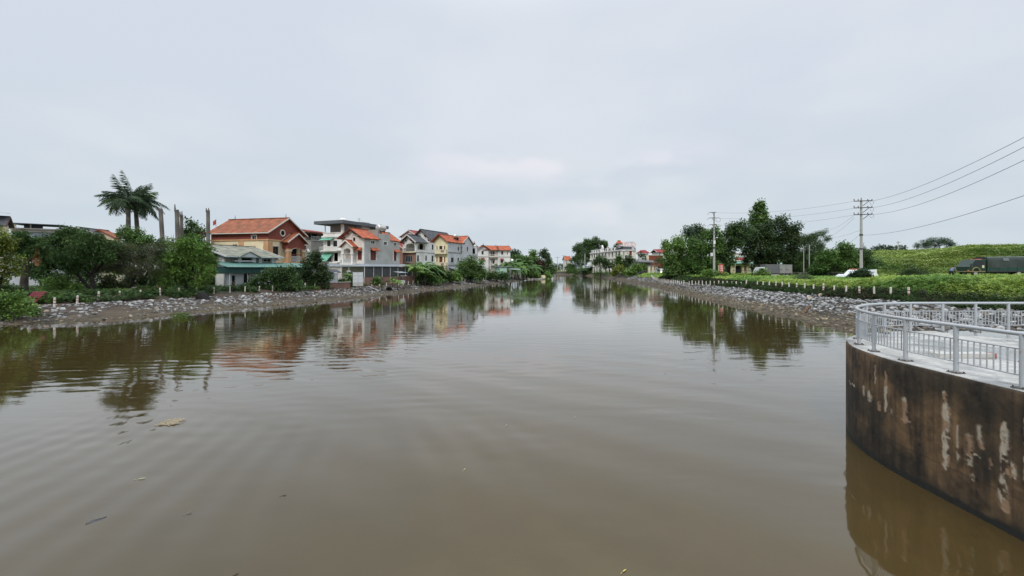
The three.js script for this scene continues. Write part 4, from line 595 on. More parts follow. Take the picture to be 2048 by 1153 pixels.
{ // red-roofed villa
  const h = new House('villa', 'two-storey yellow and red villa with a large red tiled roof and round gable window', 536, 66, 77.5);
  const L = 11.1, W = 8, ev = 8.5, rd = 11.25, bandY = 7.35;
  const slope = (rd - ev + 0.1) / (W / 2 + 0.45);
  h.wall('R', 0, [[0, 0], [W, 0], [W, bandY], [0, bandY]], M.yellow, [[545, 493.5, 556.5, 520, 'dark', 3, 2]], { frame: M.darkFrame, surround: M.trim });
  const gx = (h.a('R', 564.5)), gyy = h.y('R', 564.5, 466.8);
  { const sh = new THREE.Shape([[0, bandY], [W, bandY], [W, ev + 0.02], [W / 2, rd - 0.16], [0, ev + 0.02]].map((p) => new THREE.Vector2(...p))), hole = new THREE.Path(); hole.absarc(gx, gyy, 0.46, 0, 2 * PI, true); sh.holes.push(hole);
    h.P('gable_wall', uvm(new THREE.ExtrudeGeometry(sh, { depth: 0.22, bevelEnabled: false, curveSegments: 20 }).translate(0, 0, -0.219)), M.redwall);
    const w = h.P('round_window', new THREE.TorusGeometry(0.5, 0.11, 8, 28).translate(gx, gyy, 0.02), M.trim); part('pane', new THREE.CylinderGeometry(0.46, 0.46, 0.03, 24).rotateX(PI / 2).translate(gx, gyy, -0.12), M.pane, w); }
  h.wall('L', 0, [[-L, 0], [0, 0], [0, bandY], [-L, bandY]], M.yellow, [[464, 489, 474, 496, 'dark', 1, 3]], { thick: 0.218 });
  h.wall('L', -0.002, [[-L, bandY], [-0.22, bandY], [-0.22, ev], [-L, ev]], M.redwall, [[503.5, 471.5, 512, 479.5, 'dark', 1, 2]], { name: 'upper_wall', surround: M.trim });
  h.back(M.yellow, W, -L, ev);
  for (const y of [bandY - 0.1]) { h.band('L', 0, -L, 0.14, y, y + 0.22, M.quoin, 0.14); h.band('R', 0, 0.001, W, y + 0.002, y + 0.218, M.quoin, 0.14); }
  for (const [f, a, b] of [['L', -0.9, 0.06], ['R', 0.062, 0.85], ['L', -L, -L + 0.5]]) for (let i = 0; i < 11; i++) h.band(f, 0, a + (i % 2 ? 0 : 0.06 * Math.sign(1)), b, 0.2 + i * 0.63, 0.2 + i * 0.63 + 0.6, M.quoin, 0.07, 'quoin');
  { const x = -h.a('L', 482); for (let i = 0; i < 11; i++) h.band('L', 0, -x - 0.45, -x + 0.45, 0.2 + i * 0.63, 0.2 + i * 0.63 + 0.6, M.quoin, 0.12, 'quoin'); }
  h.gable('z', 0.5, -L - 0.7, -0.5, W + 0.5, ev, rd + 0.02, M.redRoof, { barge: M.trim, gutter: [-0.52], finial: [-0.2, -L + 0.6], t: 0.18 });
  // porch with its own small gable
  const xa = 2.9, xb = 6.8, z = 1.15, fl = 3.85, pe = 7.1, pr = 8.75;
  h.P('porch_floor', [box(xa - 0.15, fl - 0.3, 0.002, xb + 0.15, fl, z + 0.15)], M.quoin);
  h.wall('R', z, [[xa, pe - 1.05], [xb, pe - 1.05], [xb, pe], [(xa + xb) / 2, pr - 0.12], [xa, pe]], M.redwall, [], { name: 'porch_gable', thick: 0.2 });
  h.wall('R', z + 0.05, [[xa + 0.3, fl + 1.2], [xa + 0.3, pe - 0.75], [xb - 0.3, pe - 0.75], [xb - 0.3, fl + 1.2]].map(([x, y]) => [x, y]), M.redwall, [Object.assign([0, 0, 0, 0, 'arch'], { m: [xa + 0.6, fl + 1.3, xb - 0.6, pe - 0.85] })], { name: 'porch_arch', thick: 0.12, rise: 0.25 });
  h.P('arch_moulding', new THREE.TorusGeometry((xb - xa - 1.2) / 2, 0.07, 6, 20, PI).scale(1, 0.5, 1).translate((xa + xb) / 2, pe - 1.55, z + 0.07), M.trim);
  h.P('side_arch', [box(xa + 0.02, pe - 1.06, 0.002, xa + 0.2, pe, z - 0.21)], M.redwall);
  for (const x of [xa + 0.3, xb - 0.3]) { h.P('porch_column', box(x - 0.32, fl + 0.001, z - 0.42, x + 0.32, pe - 1.06, z + 0.12), M.quoin); h.P('column_capital', box(x - 0.4, pe - 1.5, z - 0.5, x + 0.4, pe - 1.36, z + 0.2), M.trim); }
  h.rail('R', z - 0.1, xa + 0.65, xb - 0.65, fl + 0.1, 0.9, M.frame, 12, 'balcony_rail');
  h.P('porch_door', box(4.2, fl, -0.001, 6.2, fl + 2.3, 0.02), M.void); h.P('porch_pillar', box(xa + 0.05, 0, z - 0.4, xb - 0.05, fl - 0.301, z), M.quoin);
  h.gable('z', z + 0.5, 0.03, xa - 0.55, xb + 0.55, pe, pr, M.redRoof, { barge: M.trim, t: 0.14 });
  h.P('satellite_dish', new THREE.SphereGeometry(0.5, 14, 6, 0, 2 * PI, 0, 0.7).scale(1, 0.6, 1).rotateX(1.2).translate(xb + 0.4, fl + 2.0, z + 0.25), M.white);
  h.P('dish_bracket', rod([xb + 0.3, fl + 1.6, z - 0.1], [xb + 0.4, fl + 2.05, z + 0.2], 0.04), M.iron);
  h.P('air_conditioner', rbox(xb + 0.05, fl + 0.75, z - 0.2, xb + 1.0, fl + 1.45, z + 0.2), M.white);
  const at2 = at(431.5, 470, 78), fg = thing('flagpole', 'thin flagpole with a small red flag left of the red roof', 'flagpole', [at2.x, 1.4, at2.z]), top = EYE + (HV - 438) / F * 78 - 1.4;
  part('pole', rod([0, 0, 0], [0, top, 0], 0.05, 0.03), M.iron, fg); part('flag', slab([0.03, top - 0.1, 0], [-0.5, top - 0.5, 0.1], [-0.55, top - 1.3, 0], [0.03, top - 1.0, 0], 0.015), M.redPaint, fg);
}
{ // hut with green fascia in front of the villa
  const h = new House('riverside_hut', 'low white hut with an olive tiled roof and long dark green fascia', 457, 53, 70, 0.9, 'hut');
  const y = (v, px, z = 0) => h.y('R', px, v, z);
  const fb = y(546.5, 470), ft = y(534, 470), LX = 13.2;
  h.wall('R', -0.7, [[0, 0], [7.5, 0], [7.5, fb + 0.1], [0, fb + 0.1]], M.greywhite, [[463, 550.5, 471, 576, 'door', 2, 1], [487, 547.6, 498, 566, 'darkf', 1, 2]], { sill: false });
  h.wall('L', 0, [[-2.3, -0.7], [-0.7, -0.7], [-0.7, ft], [-2.3, ft]], M.white, []);
  h.P('door_panel', box(h.a('R', 463, -0.7) + 0.08, 0.55, -0.8, h.a('R', 471, -0.7) - 0.08, 1.6, -0.74), M.timber);
  h.P('rear_wall', [box(0, -0.7, -2.5, LX, ft, -2.3), box(LX - 0.2, 0, -2.3, LX, ft, -0.72)], M.greywhite);
  h.P('fascia', box(-0.1, fb, -0.06, LX + 0.1, ft, 0.02), M.fascia); h.P('side_fascia', box(-0.1, fb, -2.3, 0.0, ft, -0.062), M.fascia);
  for (let i = 0; i < 4; i++) h.P('awning_sheet', slab([-0.35 + i * 3.45, ft - 0.02, 0.3], [-0.35 + (i + 1) * 3.45 - 0.02, ft - 0.02, 0.3], [-0.35 + (i + 1) * 3.45 - 0.02, ft + 0.62, -2.4], [-0.35 + i * 3.45, ft + 0.62, -2.4], 0.06), M.teal);
  h.P('post', rod([h.a('R', 495, -0.3), 0, -0.3], [h.a('R', 495, -0.3), fb, -0.3], 0.06), M.white); h.P('post', rod([0.25, -0.6, -0.2], [0.25, fb, -0.2], 0.05), M.white);
  // upper room behind the awning
  const ev = 5.0, rd = 6.6, x0 = 1.4, x1 = 9.0, zf = -2.6;
  h.wall('R', zf, [[x0, ft + 0.3], [x1, ft + 0.3], [x1, ev], [x0, ev]], M.concrete, [[479, 517, 502, 524, 'open'], [507, 519, 513, 524.5, 'dark', 1, 2], [521, 518, 541, 524.5, 'dark', 1, 3]], { sill: false });
  h.wall('L', x0, [[12, ft], [2.82, ft], [2.82, ev], [7.6, rd - 0.1], [12, ev]].map(([a, b]) => [-a, b]), M.greywhite, []);
  h.P('rear_wall', [box(x1 - 0.2, ft, -12, x1, ev, zf - 0.23), box(x0 + 0.23, ft, -12.2, x1, ev, -12)], M.concrete);
  h.gable('x', x0 - 0.6, x1 + 0.7, zf + 0.9, -12.8, ev - 0.05, rd, M.oliveRoof, { barge: M.greywhite, gutter: [zf + 0.92], mid: -7.7 });
  const dx0 = h.a('R', 479, zf + 0.9), dx1 = h.a('R', 516, zf + 0.9), dm = (dx0 + dx1) / 2; // low pediment over the middle window
  h.P('pediment', uvm(new THREE.ExtrudeGeometry(new THREE.Shape([[dx0, ev - 0.12], [dx1, ev - 0.12], [dm, ev + 0.55]].map((p) => new THREE.Vector2(...p))), { depth: 0.1, bevelEnabled: false }).translate(0, 0, zf + 0.95)), M.greywhite);
  h.P('pediment_roof', [slab([dx0 - 0.3, ev - 0.15, zf + 1.2], [dm, ev + 0.62, zf + 1.2], [dm, ev + 0.62, zf - 1.2], [dx0 - 0.3, ev - 0.15, zf + 0.3], 0.08), slab([dm + 0.003, ev + 0.62, zf + 1.2], [dx1 + 0.3, ev - 0.15, zf + 1.2], [dx1 + 0.3, ev - 0.15, zf + 0.3], [dm + 0.003, ev + 0.62, zf - 1.2], 0.08)], M.oliveRoof);
  for (const px of [476, 505, 518, 543]) { const x = h.a('R', px, zf); h.P('pillar', box(x - 0.25, ft + 0.3, zf + 0.003, x + 0.25, ev - 0.05, zf + 0.3), M.greywhite); }
  h.P('ledge', box(dx0 - 0.4, ft + 0.72, zf + 0.004, dx1, ft + 0.9, zf + 0.5), M.greywhite);
}
{ // concrete tower house with red terrace roof, behind
  const h = new House('tower_house', 'unpainted grey concrete house with a dark red roof over its terrace', 622, 98, 68);
  const W = 7, L = 5.6, top = h.y('R', 622, 482);
  h.wall('R', 0, [[0, 0], [W, 0], [W, top], [0, top]], M.concrete, [[624, 503, 629, 515, 'darkf', 1, 1]]); h.wall('L', 0, [[-L, 0], [-0.22, 0], [-0.22, top], [-L, top]], M.concrete, [[606, 492, 612, 500, 'darkf', 1, 2]]); h.back(M.concrete, W, -L, top);
  h.P('terrace_floor', box(-0.1, top, -L - 0.1, W + 0.1, top + 0.15, 0.1), M.concrete);
  const rt = h.y('R', 620, 462.5); h.P('terrace_room', [box(0.4, top + 0.15, -L + 0.3, W - 0.5, rt, -2.3)], M.concrete); h.P('terrace_opening', box(0.8, top + 1.0, -2.298, 3.8, rt - 0.4, -2.28), M.void);
  h.P('roof', slab([-0.8, rt - 0.1, 0.6], [W + 0.6, rt - 0.25, 0.6], [W + 0.6, rt + 0.9, -L - 0.8], [-0.8, rt + 1.05, -L - 0.8], 0.3), M.redwall);
  for (const [x, z] of [[0.1, 0], [W - 0.1, 0], [0.1, -L + 0.2]]) h.P('terrace_post', rod([x, top + 0.15, z - 0.1], [x, rt, z - 0.1], 0.08), M.iron);
  h.rail('R', -0.05, 0.1, W - 0.1, top + 0.15, 0.95, M.frame, 14, 'terrace_rail');
}
{ // brown hipped roof behind
  const h = new House('pavilion_house', 'small house with a brown pyramid roof between the villa and the white house', 650, 112, 66);
  const W = 5, L = 4.6, ev = h.y('R', 650, 492), rd = h.y('R', 638, 468);
  h.wall('R', 0, [[0, 0], [W, 0], [W, ev], [0, ev]], M.concrete); h.wall('L', 0, [[-L, 0], [-0.22, 0], [-0.22, ev], [-L, ev]], M.concrete, [[634, 497, 640, 503, 'darkf', 1, 2]]); h.back(M.concrete, W, -L, ev);
  const c = [W / 2, rd, -L / 2], q = [[-0.5, ev, 0.5], [W + 0.5, ev, 0.5], [W + 0.5, ev, -L - 0.5], [-0.5, ev, -L - 0.5]]; for (let i = 0; i < 4; i++) { const a = q[i], b = q[(i + 1) % 4], e = c.map((v, k) => v + (b[k] - a[k]) * 0.012); h.P('roof', slab(a, b, e, c, 0.12), M.redRoof); }
  h.P('finial', rod(c, [c[0], c[1] + 1.3, c[2]], 0.08, 0.02), M.trim);
  h.band('L', 0, -L, 0.02, ev - 3.1, ev - 2.8, M.trim, 0.3, 'balcony'); h.band('L', 0, -L, 0.02, ev - 6.0, ev - 5.6, M.redwall, 0.3, 'balcony');
}
{ // white house with the flat grey canopy and green awnings
  const h = new House('terrace_house', 'tall white house with a flat grey terrace canopy and two green awnings', 685, 81, 68);
  const L = 5.0, W = 9.5, top = h.y('L', 664, 465.5), ct = h.y('R', 674, 441.3) + 0.1, cb = ct - 0.62;
  h.wall('L', 0, [[-L, 0], [-0.005, 0], [-0.005, top], [-L, top]], M.white, [[654, 481.5, 660.5, 493, 'darkf', 1, 2], [666, 481.5, 674, 493.5, 'darkf', 1, 2], [667, 506, 675.5, 523, 'open'], [650, 508, 662, 523, 'dark', 2, 3]], { sill: false });
  h.wall('R', 0, [[0, 0], [W, 0], [W, top - 0.6], [0, top - 0.6]], M.palegrey, []); h.back(M.concrete, W, -L, top - 0.6);
  h.P('terrace_floor', box(0.22, top - 1.3, -L + 0.22, W - 0.22, top - 1.1, -0.22), M.concrete);
  const yc = h.y('L', 664, 474); h.band('L', 0, -L - 0.12, 0.14, yc - 0.12, yc + 0.22, M.white, 0.35); h.band('L', 0, -L - 0.06, 0.08, top - 0.12, top + 0.02, M.white, 0.12, 'parapet_cap');
  const ys = h.y('L', 664, 501.5); h.P('balcony', box(-1.0, ys - 0.2, -L + 0.05, -0.002, ys, -0.4), M.white); h.rail('L', -0.95, -L + 0.1, -0.45, ys, 0.72, M.white, 14);
  const ys2 = h.y('L', 664, 525); h.P('balcony', box(-1.0, ys2 - 0.25, -L + 0.05, -0.002, ys2, -0.4), M.white, 'lower balcony slab');
  const za = h.a('L', 645), zb = h.a('L', 668.5), t1 = h.y('L', 657, 475.5), b1 = h.y('L', 657, 481);
  h.P('awning', slab([-1.0, b1, za], [-1.0, b1, zb], [-0.02, t1, zb], [-0.02, t1, za], 0.04), M.awning);
  const zc = h.a('L', 646), zd = h.a('L', 667), t2 = h.y('L', 657, 506), b2 = h.y('L', 657, 523); h.P('awning', slab([-1.5, b2, zc + 0.3], [-1.5, b2, zd - 0.4], [-0.02, t2, zd], [-0.02, t2, zc], 0.04), M.awning);
  h.P('awning_arm', [rod([-1.45, b2, zd - 0.4], [0, b2 + 0.7, zd - 0.1], 0.03), rod([-1.45, b2, zc + 0.3], [0, b2 + 0.7, zc + 0.3], 0.03)], M.iron);
  h.P('canopy', [box(-1.3, cb, -L - 1.1, 12.2, ct, 1.3)], M.greyRoof);
  h.P('canopy_post', rod([0.2, top, -L + 0.3], [0.2, cb, -L + 0.3], 0.1), M.white); h.P('canopy_post', box(0.05, top - 1.1, -0.5, 0.5, cb, -0.1), M.white); h.P('canopy_post', rod([W + 2, top - 1.1, -0.1], [W + 2, cb, -0.1], 0.12), M.concrete);
  h.P('terrace_room', box(1.2, top - 1.1, -L + 0.6, W - 0.2, cb - 0.002, -0.9), M.concrete); h.P('stair_tower', box(4.6, top - 0.6, -0.898, 7.0, ct + 0.25, 0.6), M.cement);
  h.P('room_window', [box(1.6, top - 0.1, -0.898, 2.4, top + 1.0, -0.87), box(2.7, top - 0.1, -0.898, 3.2, top + 1.0, -0.87)], M.pane);
  h.P('water_tank', [new THREE.CapsuleGeometry(0.42, 0.7, 6, 14).rotateZ(PI / 2).translate(2.2, ct + 0.42, -2)], M.white); h.P('antenna', [rod([5.6, ct, -1], [5.6, ct + 1.2, -1], 0.03), rod([5.1, ct + 1, -1], [6.1, ct + 1, -1], 0.02), rod([5.2, ct + 0.8, -1], [6, ct + 0.8, -1], 0.02)], M.iron);
  h.P('water_meter_box', rbox(-0.35, ys2 - 0.6, -0.5, -0.01, ys2 + 0.5, -0.1), M.frame);
}
{ // cement house with orange roofs
  const h = new House('gabled_house', 'bare cement house with bright orange roofs and dark red shutters', 727, 75, 67.7);
  const L = 5.15, W = 10.3, ev = 8.35, rd = 10.1;
  h.wall('L', 0, [[-L, 0], [0, 0], [0, ev], [-L / 2, rd - 0.14], [-L, ev]], M.offwhite, [[705.7, 475.3, 710.2, 482.3, 'darkf', 1, 1], [715, 502.3, 723.4, 520.2, 'shutter', 1, 2]]);
  h.wall('R', 0, [[0.22, 0], [W, 0], [W, ev - 0.02], [7.42, ev - 0.02], [7.42, 9.4], [4.05, 9.4], [4.05, ev - 0.02], [0.22, ev - 0.02]], M.cement, [[741.3, 481.7, 749.2, 488.3, 'dark', 1, 2], [766.7, 484, 773.8, 490.8, 'dark', 1, 2], [786.8, 486, 792.8, 492.2, 'dark', 1, 2], [740.3, 500.3, 751.8, 520.8, 'shutter', 1, 2], [787.2, 503, 793.2, 522.3, 'shutter', 1, 2]], { surround: M.white, sill: false });
  h.back(M.cement, W, -L, ev);
  h.gable('x', -0.75, 4.06, 0.45, -L - 0.45, ev - 0.08, rd, M.orangeRoof, { barge: M.darkTrim }); h.gable('x', 7.43, W + 0.25, 0.2, -L - 0.45, ev - 0.08, rd, M.orangeRoof, { barge: M.darkTrim });
  h.P('parapet_block', [box(4.07, ev, -L, 7.4, 9.3, -0.23)], M.cement); h.P('parapet_wall', box(3.85, ev - 0.05, -L + 0.5, 4.07, rd + 0.05, -0.05), M.concrete);
  for (const [x, t] of [[2.2, 0], [4.6, 0]]) { /* eave brackets on the gable front */ const z = -x, y = rd - 0.35 - Math.abs(x - L / 2) * (rd - ev) / (L / 2); h.P('eave_bracket', beam([-0.65, y, z], [-0.01, y - 0.25, z], 0.12, 0.14), M.darkTrim); }
  for (const k of [0.16, 0.34, 0.66, 0.84]) { const z = -L * k, y = rd - 0.32 - Math.abs(k - 0.5) * 2 * (rd - ev); h.P('eave_bracket', beam([-0.7, y, z], [-0.01, y - 0.18, z], 0.1, 0.16), M.darkTrim); }
  const mz = h.a('L', 708), my = h.y('L', 708, 472.3); h.P('arch_moulding', new THREE.TorusGeometry(0.62, 0.06, 6, 16, PI).rotateY(-PI / 2).translate(-0.02, my - 0.45, mz), M.trim);
  const hood = (f, r, p) => { const q = h.rect(f, r); h.hood(f, 0, q, M.orangeRoof, p); };
  hood('R', [740.5, 495.8, 754, 502], 0.8); hood('R', [787, 499.5, 796, 505], 0.8); hood('L', [713.5, 495.3, 724.3, 501.3], 0.8);
  // upper porch on the gable front
  const P = 1.15, za = -h.a('L', 703, -P), zb = -h.a('L', 684.5, -P), fl = h.y('L', 694, 527, -P), pe = h.y('L', 694, 494, -P), pr = h.y('L', 690, 480.5, -P);
  h.P('porch_floor', box(-P - 0.25, fl - 0.3, -zb - 0.35, -0.002, fl, -za + 0.35), M.white);
  h.wall('L', -P, [[-zb - 0.2, pe - 1.2], [-za + 0.2, pe - 1.2], [-za + 0.2, pe], [-(za + zb) / 2, pr - 0.1], [-zb - 0.2, pe]], M.offwhite, [Object.assign([0, 0, 0, 0, 'arch'], { m: [-zb + 0.3, pe - 1.15, -za - 0.3, pe - 0.3] })], { name: 'porch_gable', thick: 0.2, rise: 0.3 });
  for (const z of [za, zb]) { h.P('porch_column', [rod([-P + 0.1, fl, -z], [-P + 0.1, pe - 1.2, -z], 0.2, 0.18, 14)], M.white); h.P('column_capital', box(-P - 0.16, pe - 1.36, -z - 0.27, -P + 0.36, pe - 1.201, -z + 0.27), M.white); }
  h.rail('L', -P + 0.1, -zb + 0.25, -za - 0.25, fl + 0.02, 0.85, M.frame, 12, 'balcony_rail');
  h.P('porch_backdrop', box(-0.03, fl, -zb + 0.2, -0.002, fl + 2.3, -za - 0.5), wallM([0.6, 0.5, 0.45]));
  h.gable('x', -P - 0.45, -0.03, -za + 0.6, -zb - 0.6, pe - 0.02, pr, M.orangeRoof, { barge: M.offwhite });
  // steel water tank on the flat roof
  const tg = thing('water_tank', 'stainless steel water tank lying on a stand on the cement house roof', 'water tank', h.g.localToWorld(new V3(6.1, 9.3, -1.2)).toArray(), h.th);
  part('drum', [new THREE.CylinderGeometry(0.62, 0.62, 1.7, 24).rotateZ(PI / 2).translate(0, 1.35, 0), new THREE.SphereGeometry(0.62, 20, 8, 0, 2 * PI, 0, PI / 2).scale(1, 0.3, 1).rotateZ(-PI / 2).translate(0.85, 1.35, 0), new THREE.SphereGeometry(0.62, 20, 8, 0, 2 * PI, 0, PI / 2).scale(1, 0.3, 1).rotateZ(PI / 2).translate(-0.85, 1.35, 0)], M.steel, tg);
  for (const x of [-0.6, 0.6]) { part('cradle', [box(x - 0.05, 0.62, -0.5, x + 0.05, 0.8, 0.5)], M.iron, tg); for (const z of [-0.42, 0.42]) part('leg', rod([x, 0, z], [x, 0.62, z], 0.04), M.iron, tg); } part('inlet', rod([0, 1.9, 0], [0, 2.1, 0], 0.14), M.steel, tg);
  h.P('roof_post', [box(4.3, 9.3, -0.5, 4.55, 10.0, -0.25), box(7.0, 9.3, -0.5, 7.25, 9.95, -0.25)], M.concrete);
  // lean-to awning round the ground floor with mesh fence and white gate panels
  const ay = 3.15, a2 = 3.65;
  const n = 5, x0 = -2.2, x1 = 12.3; for (let i = 0; i < n; i++) h.P('awning_sheet', slab([lerp(x0, x1, i / n), ay, 2.2], [lerp(x0, x1, (i + 1) / n) - 0.02, ay, 2.2], [Math.max(0.02, lerp(x0, x1, (i + 1) / n) - 0.02), a2, 0.02], [Math.max(0, lerp(x0, x1, i / n)), a2, 0.02], 0.05), M.tinRoof);
  for (let i = 0; i < 3; i++) h.P('awning_sheet', slab([-2.2, ay, 2.2 - i * 3.6], [-2.2, ay, 2.2 - (i + 1) * 3.6 + 0.02], [-0.02, a2, Math.min(0, 2.2 - (i + 1) * 3.6 + 0.02)], [-0.02, a2, Math.min(0, 2.2 - i * 3.6)], 0.05), M.tinRoof);
  for (let i = 0; i <= 6; i++) h.P('awning_post', rod([-2.0 + i * 2.3, 0, 2.0], [-2.0 + i * 2.3, ay - 0.05, 2.0], 0.06), M.frame);
  for (const z of [-1.5, -4.6, -7.4]) h.P('awning_post', rod([-2.0, 0, z], [-2.0, ay - 0.05, z], 0.06), M.frame);
  const mesh = mat([0.075, 0.08, 0.08], { map: T.metal, rough: 0.7 }), r = rng(12); for (let i = 0; i < 14; i++) h.P('mesh_panel', box(-1.85 + i * 0.99, 1.25, 1.9 + 0.05 * r(), -1.85 + i * 0.99 + 0.94, ay - 0.12 - 0.1 * r(), 1.97 + 0.03 * r()), mesh);
  h.P('low_wall', box(-2.05, -0.3, 1.85, 12.2, 1.2, 2.06), M.brickwall);
}
{ // dark-roofed white house
  const h = new House('gabled_house', 'white house with dark grey gabled roofs, an arched loggia and a brick-red ground floor', 831, 88, 68);
  const L = 3.3, W = 7.4, fl = h.y('L', 818, 504.5), ev = h.y('R', 833, 484), rd = h.y('L', 817, 469.8);
  h.wall('L', 0, [[-L, 0], [0, 0], [0, fl], [-L, fl]], M.brickwall, [[810.5, 512.3, 823.6, 524.6, 'dark', 1, 4]], { frame: M.greywhite });
  h.wall('L', 0, [[-L, fl], [0, fl], [0, ev], [-L / 2, rd - 0.15], [-L, ev]], M.white, [[811.3, 487.3, 829.3, 503, 'arch']], { name: 'loggia_wall', rise: 0.3 });
  h.wall('R', 0, [[0.22, 0], [W, 0], [W, ev], [0.22, ev]], M.white, [[834, 511, 838, 524, 'darkf', 1, 1], [850.7, 511.5, 853.6, 522, 'darkf', 1, 1], [863, 511.5, 867, 524, 'darkf', 1, 1], [835.2, 487.8, 850.5, 500, 'arch'], [863.5, 489.5, 867.3, 500, 'darkf', 1, 1]], { sill: false });
  h.back(M.white, W, -L, ev); h.P('loggia_floor', box(-0.5, fl - 0.15, -L - 0.15, 3.6, fl + 0.02, -0.23), M.cream); h.P('loggia_back', box(3.6, fl + 0.02, -L + 0.22, 3.75, ev, -0.23), M.white); h.P('loggia_door', box(3.56, fl + 0.02, -1.4, 3.598, fl + 2, -0.6), M.void);
  h.band('L', 0, -L - 0.1, 0.1, fl - 0.14, fl + 0.06, M.cream, 0.45, 'ledge'); h.band('R', 0, 0.0, W, fl - 0.1, fl, M.concrete, 0.06);
  h.rail('L', -0.1, -L + 0.3, -0.3, fl + 0.06, 0.75, M.concrete, 10);
  h.gable('x', -0.8, 4.2, 0.6, -L - 0.6, ev - 0.1, rd, M.darkRoof, { barge: M.trim, finial: [-0.6] }); for (const k of [0.12, 0.3, 0.7, 0.88]) { const y = rd - 0.4 - Math.abs(k - 0.5) * 2 * (rd - ev); h.P('eave_bracket', beam([-0.7, y, -L * k], [-0.01, y - 0.3, -L * k], 0.12, 0.28), M.darkTrim); }
}
{ // taller dark-roofed house behind
  const h = new House('gabled_house', 'tall white house with a dark grey roof rising behind the loggia house', 863, 116, 68), L = 6.5, W = 13.5, ev = h.y('R', 863, 482), rd = h.y('L', 845, 459);
  h.wall('L', 0, [[-L, 0], [0, 0], [0, ev], [-L / 2, rd - 0.15], [-L, ev]], M.white, [[849, 497, 853, 508, 'darkf', 1, 1]]); h.wall('R', 0, [[0.22, 0], [W, 0], [W, ev], [0.22, ev]], M.white); h.back(M.white, W, -L, ev);
  h.gable('x', -0.9, W + 0.3, 0.7, -L - 0.7, ev - 0.12, rd, M.darkRoof, { barge: M.darkTrim });
  for (const k of [0.12, 0.3, 0.7, 0.88]) { const y = rd - 0.45 - Math.abs(k - 0.5) * 2 * (rd - ev); h.P('eave_bracket', beam([-0.8, y, -L * k], [-0.01, y - 0.35, -L * k], 0.14, 0.34), M.darkTrim); }
}
{ // house with crimson roof behind the dark roofs
  const h = new House('background_house', 'house with a crimson roof peeping out behind the dark grey gables', 836, 118, 66);
  const ev = h.y('R', 832, 473), rd = ev + 1.9; h.wall('L', 0, [[-6, 0], [0, 0], [0, ev], [-3, rd - 0.15], [-6, ev]], M.white); h.wall('R', 0, [[0.22, 0], [6, 0], [6, ev], [0.22, ev]], M.white); h.back(M.white, 6, -6, ev); h.gable('x', -0.6, 6.4, 0.5, -6.5, ev, rd, M.crimsonRoof);
}
{
  const h = new House('background_house', 'low crimson-roofed house seen through the gap beside the cement house', 806, 116, 66);
  const ev = h.y('R', 806, 498), rd = ev + 2; h.wall('L', 0, [[-5, 0], [0, 0], [0, ev], [-2.5, rd - 0.15], [-5, ev]], M.brickwall); h.wall('R', 0, [[0.22, 0], [5, 0], [5, ev], [0.22, ev]], M.brickwall); h.back(M.brickwall, 5, -5, ev); h.gable('x', -0.6, 5.4, 0.5, -5.5, ev, rd, M.crimsonRoof);
}
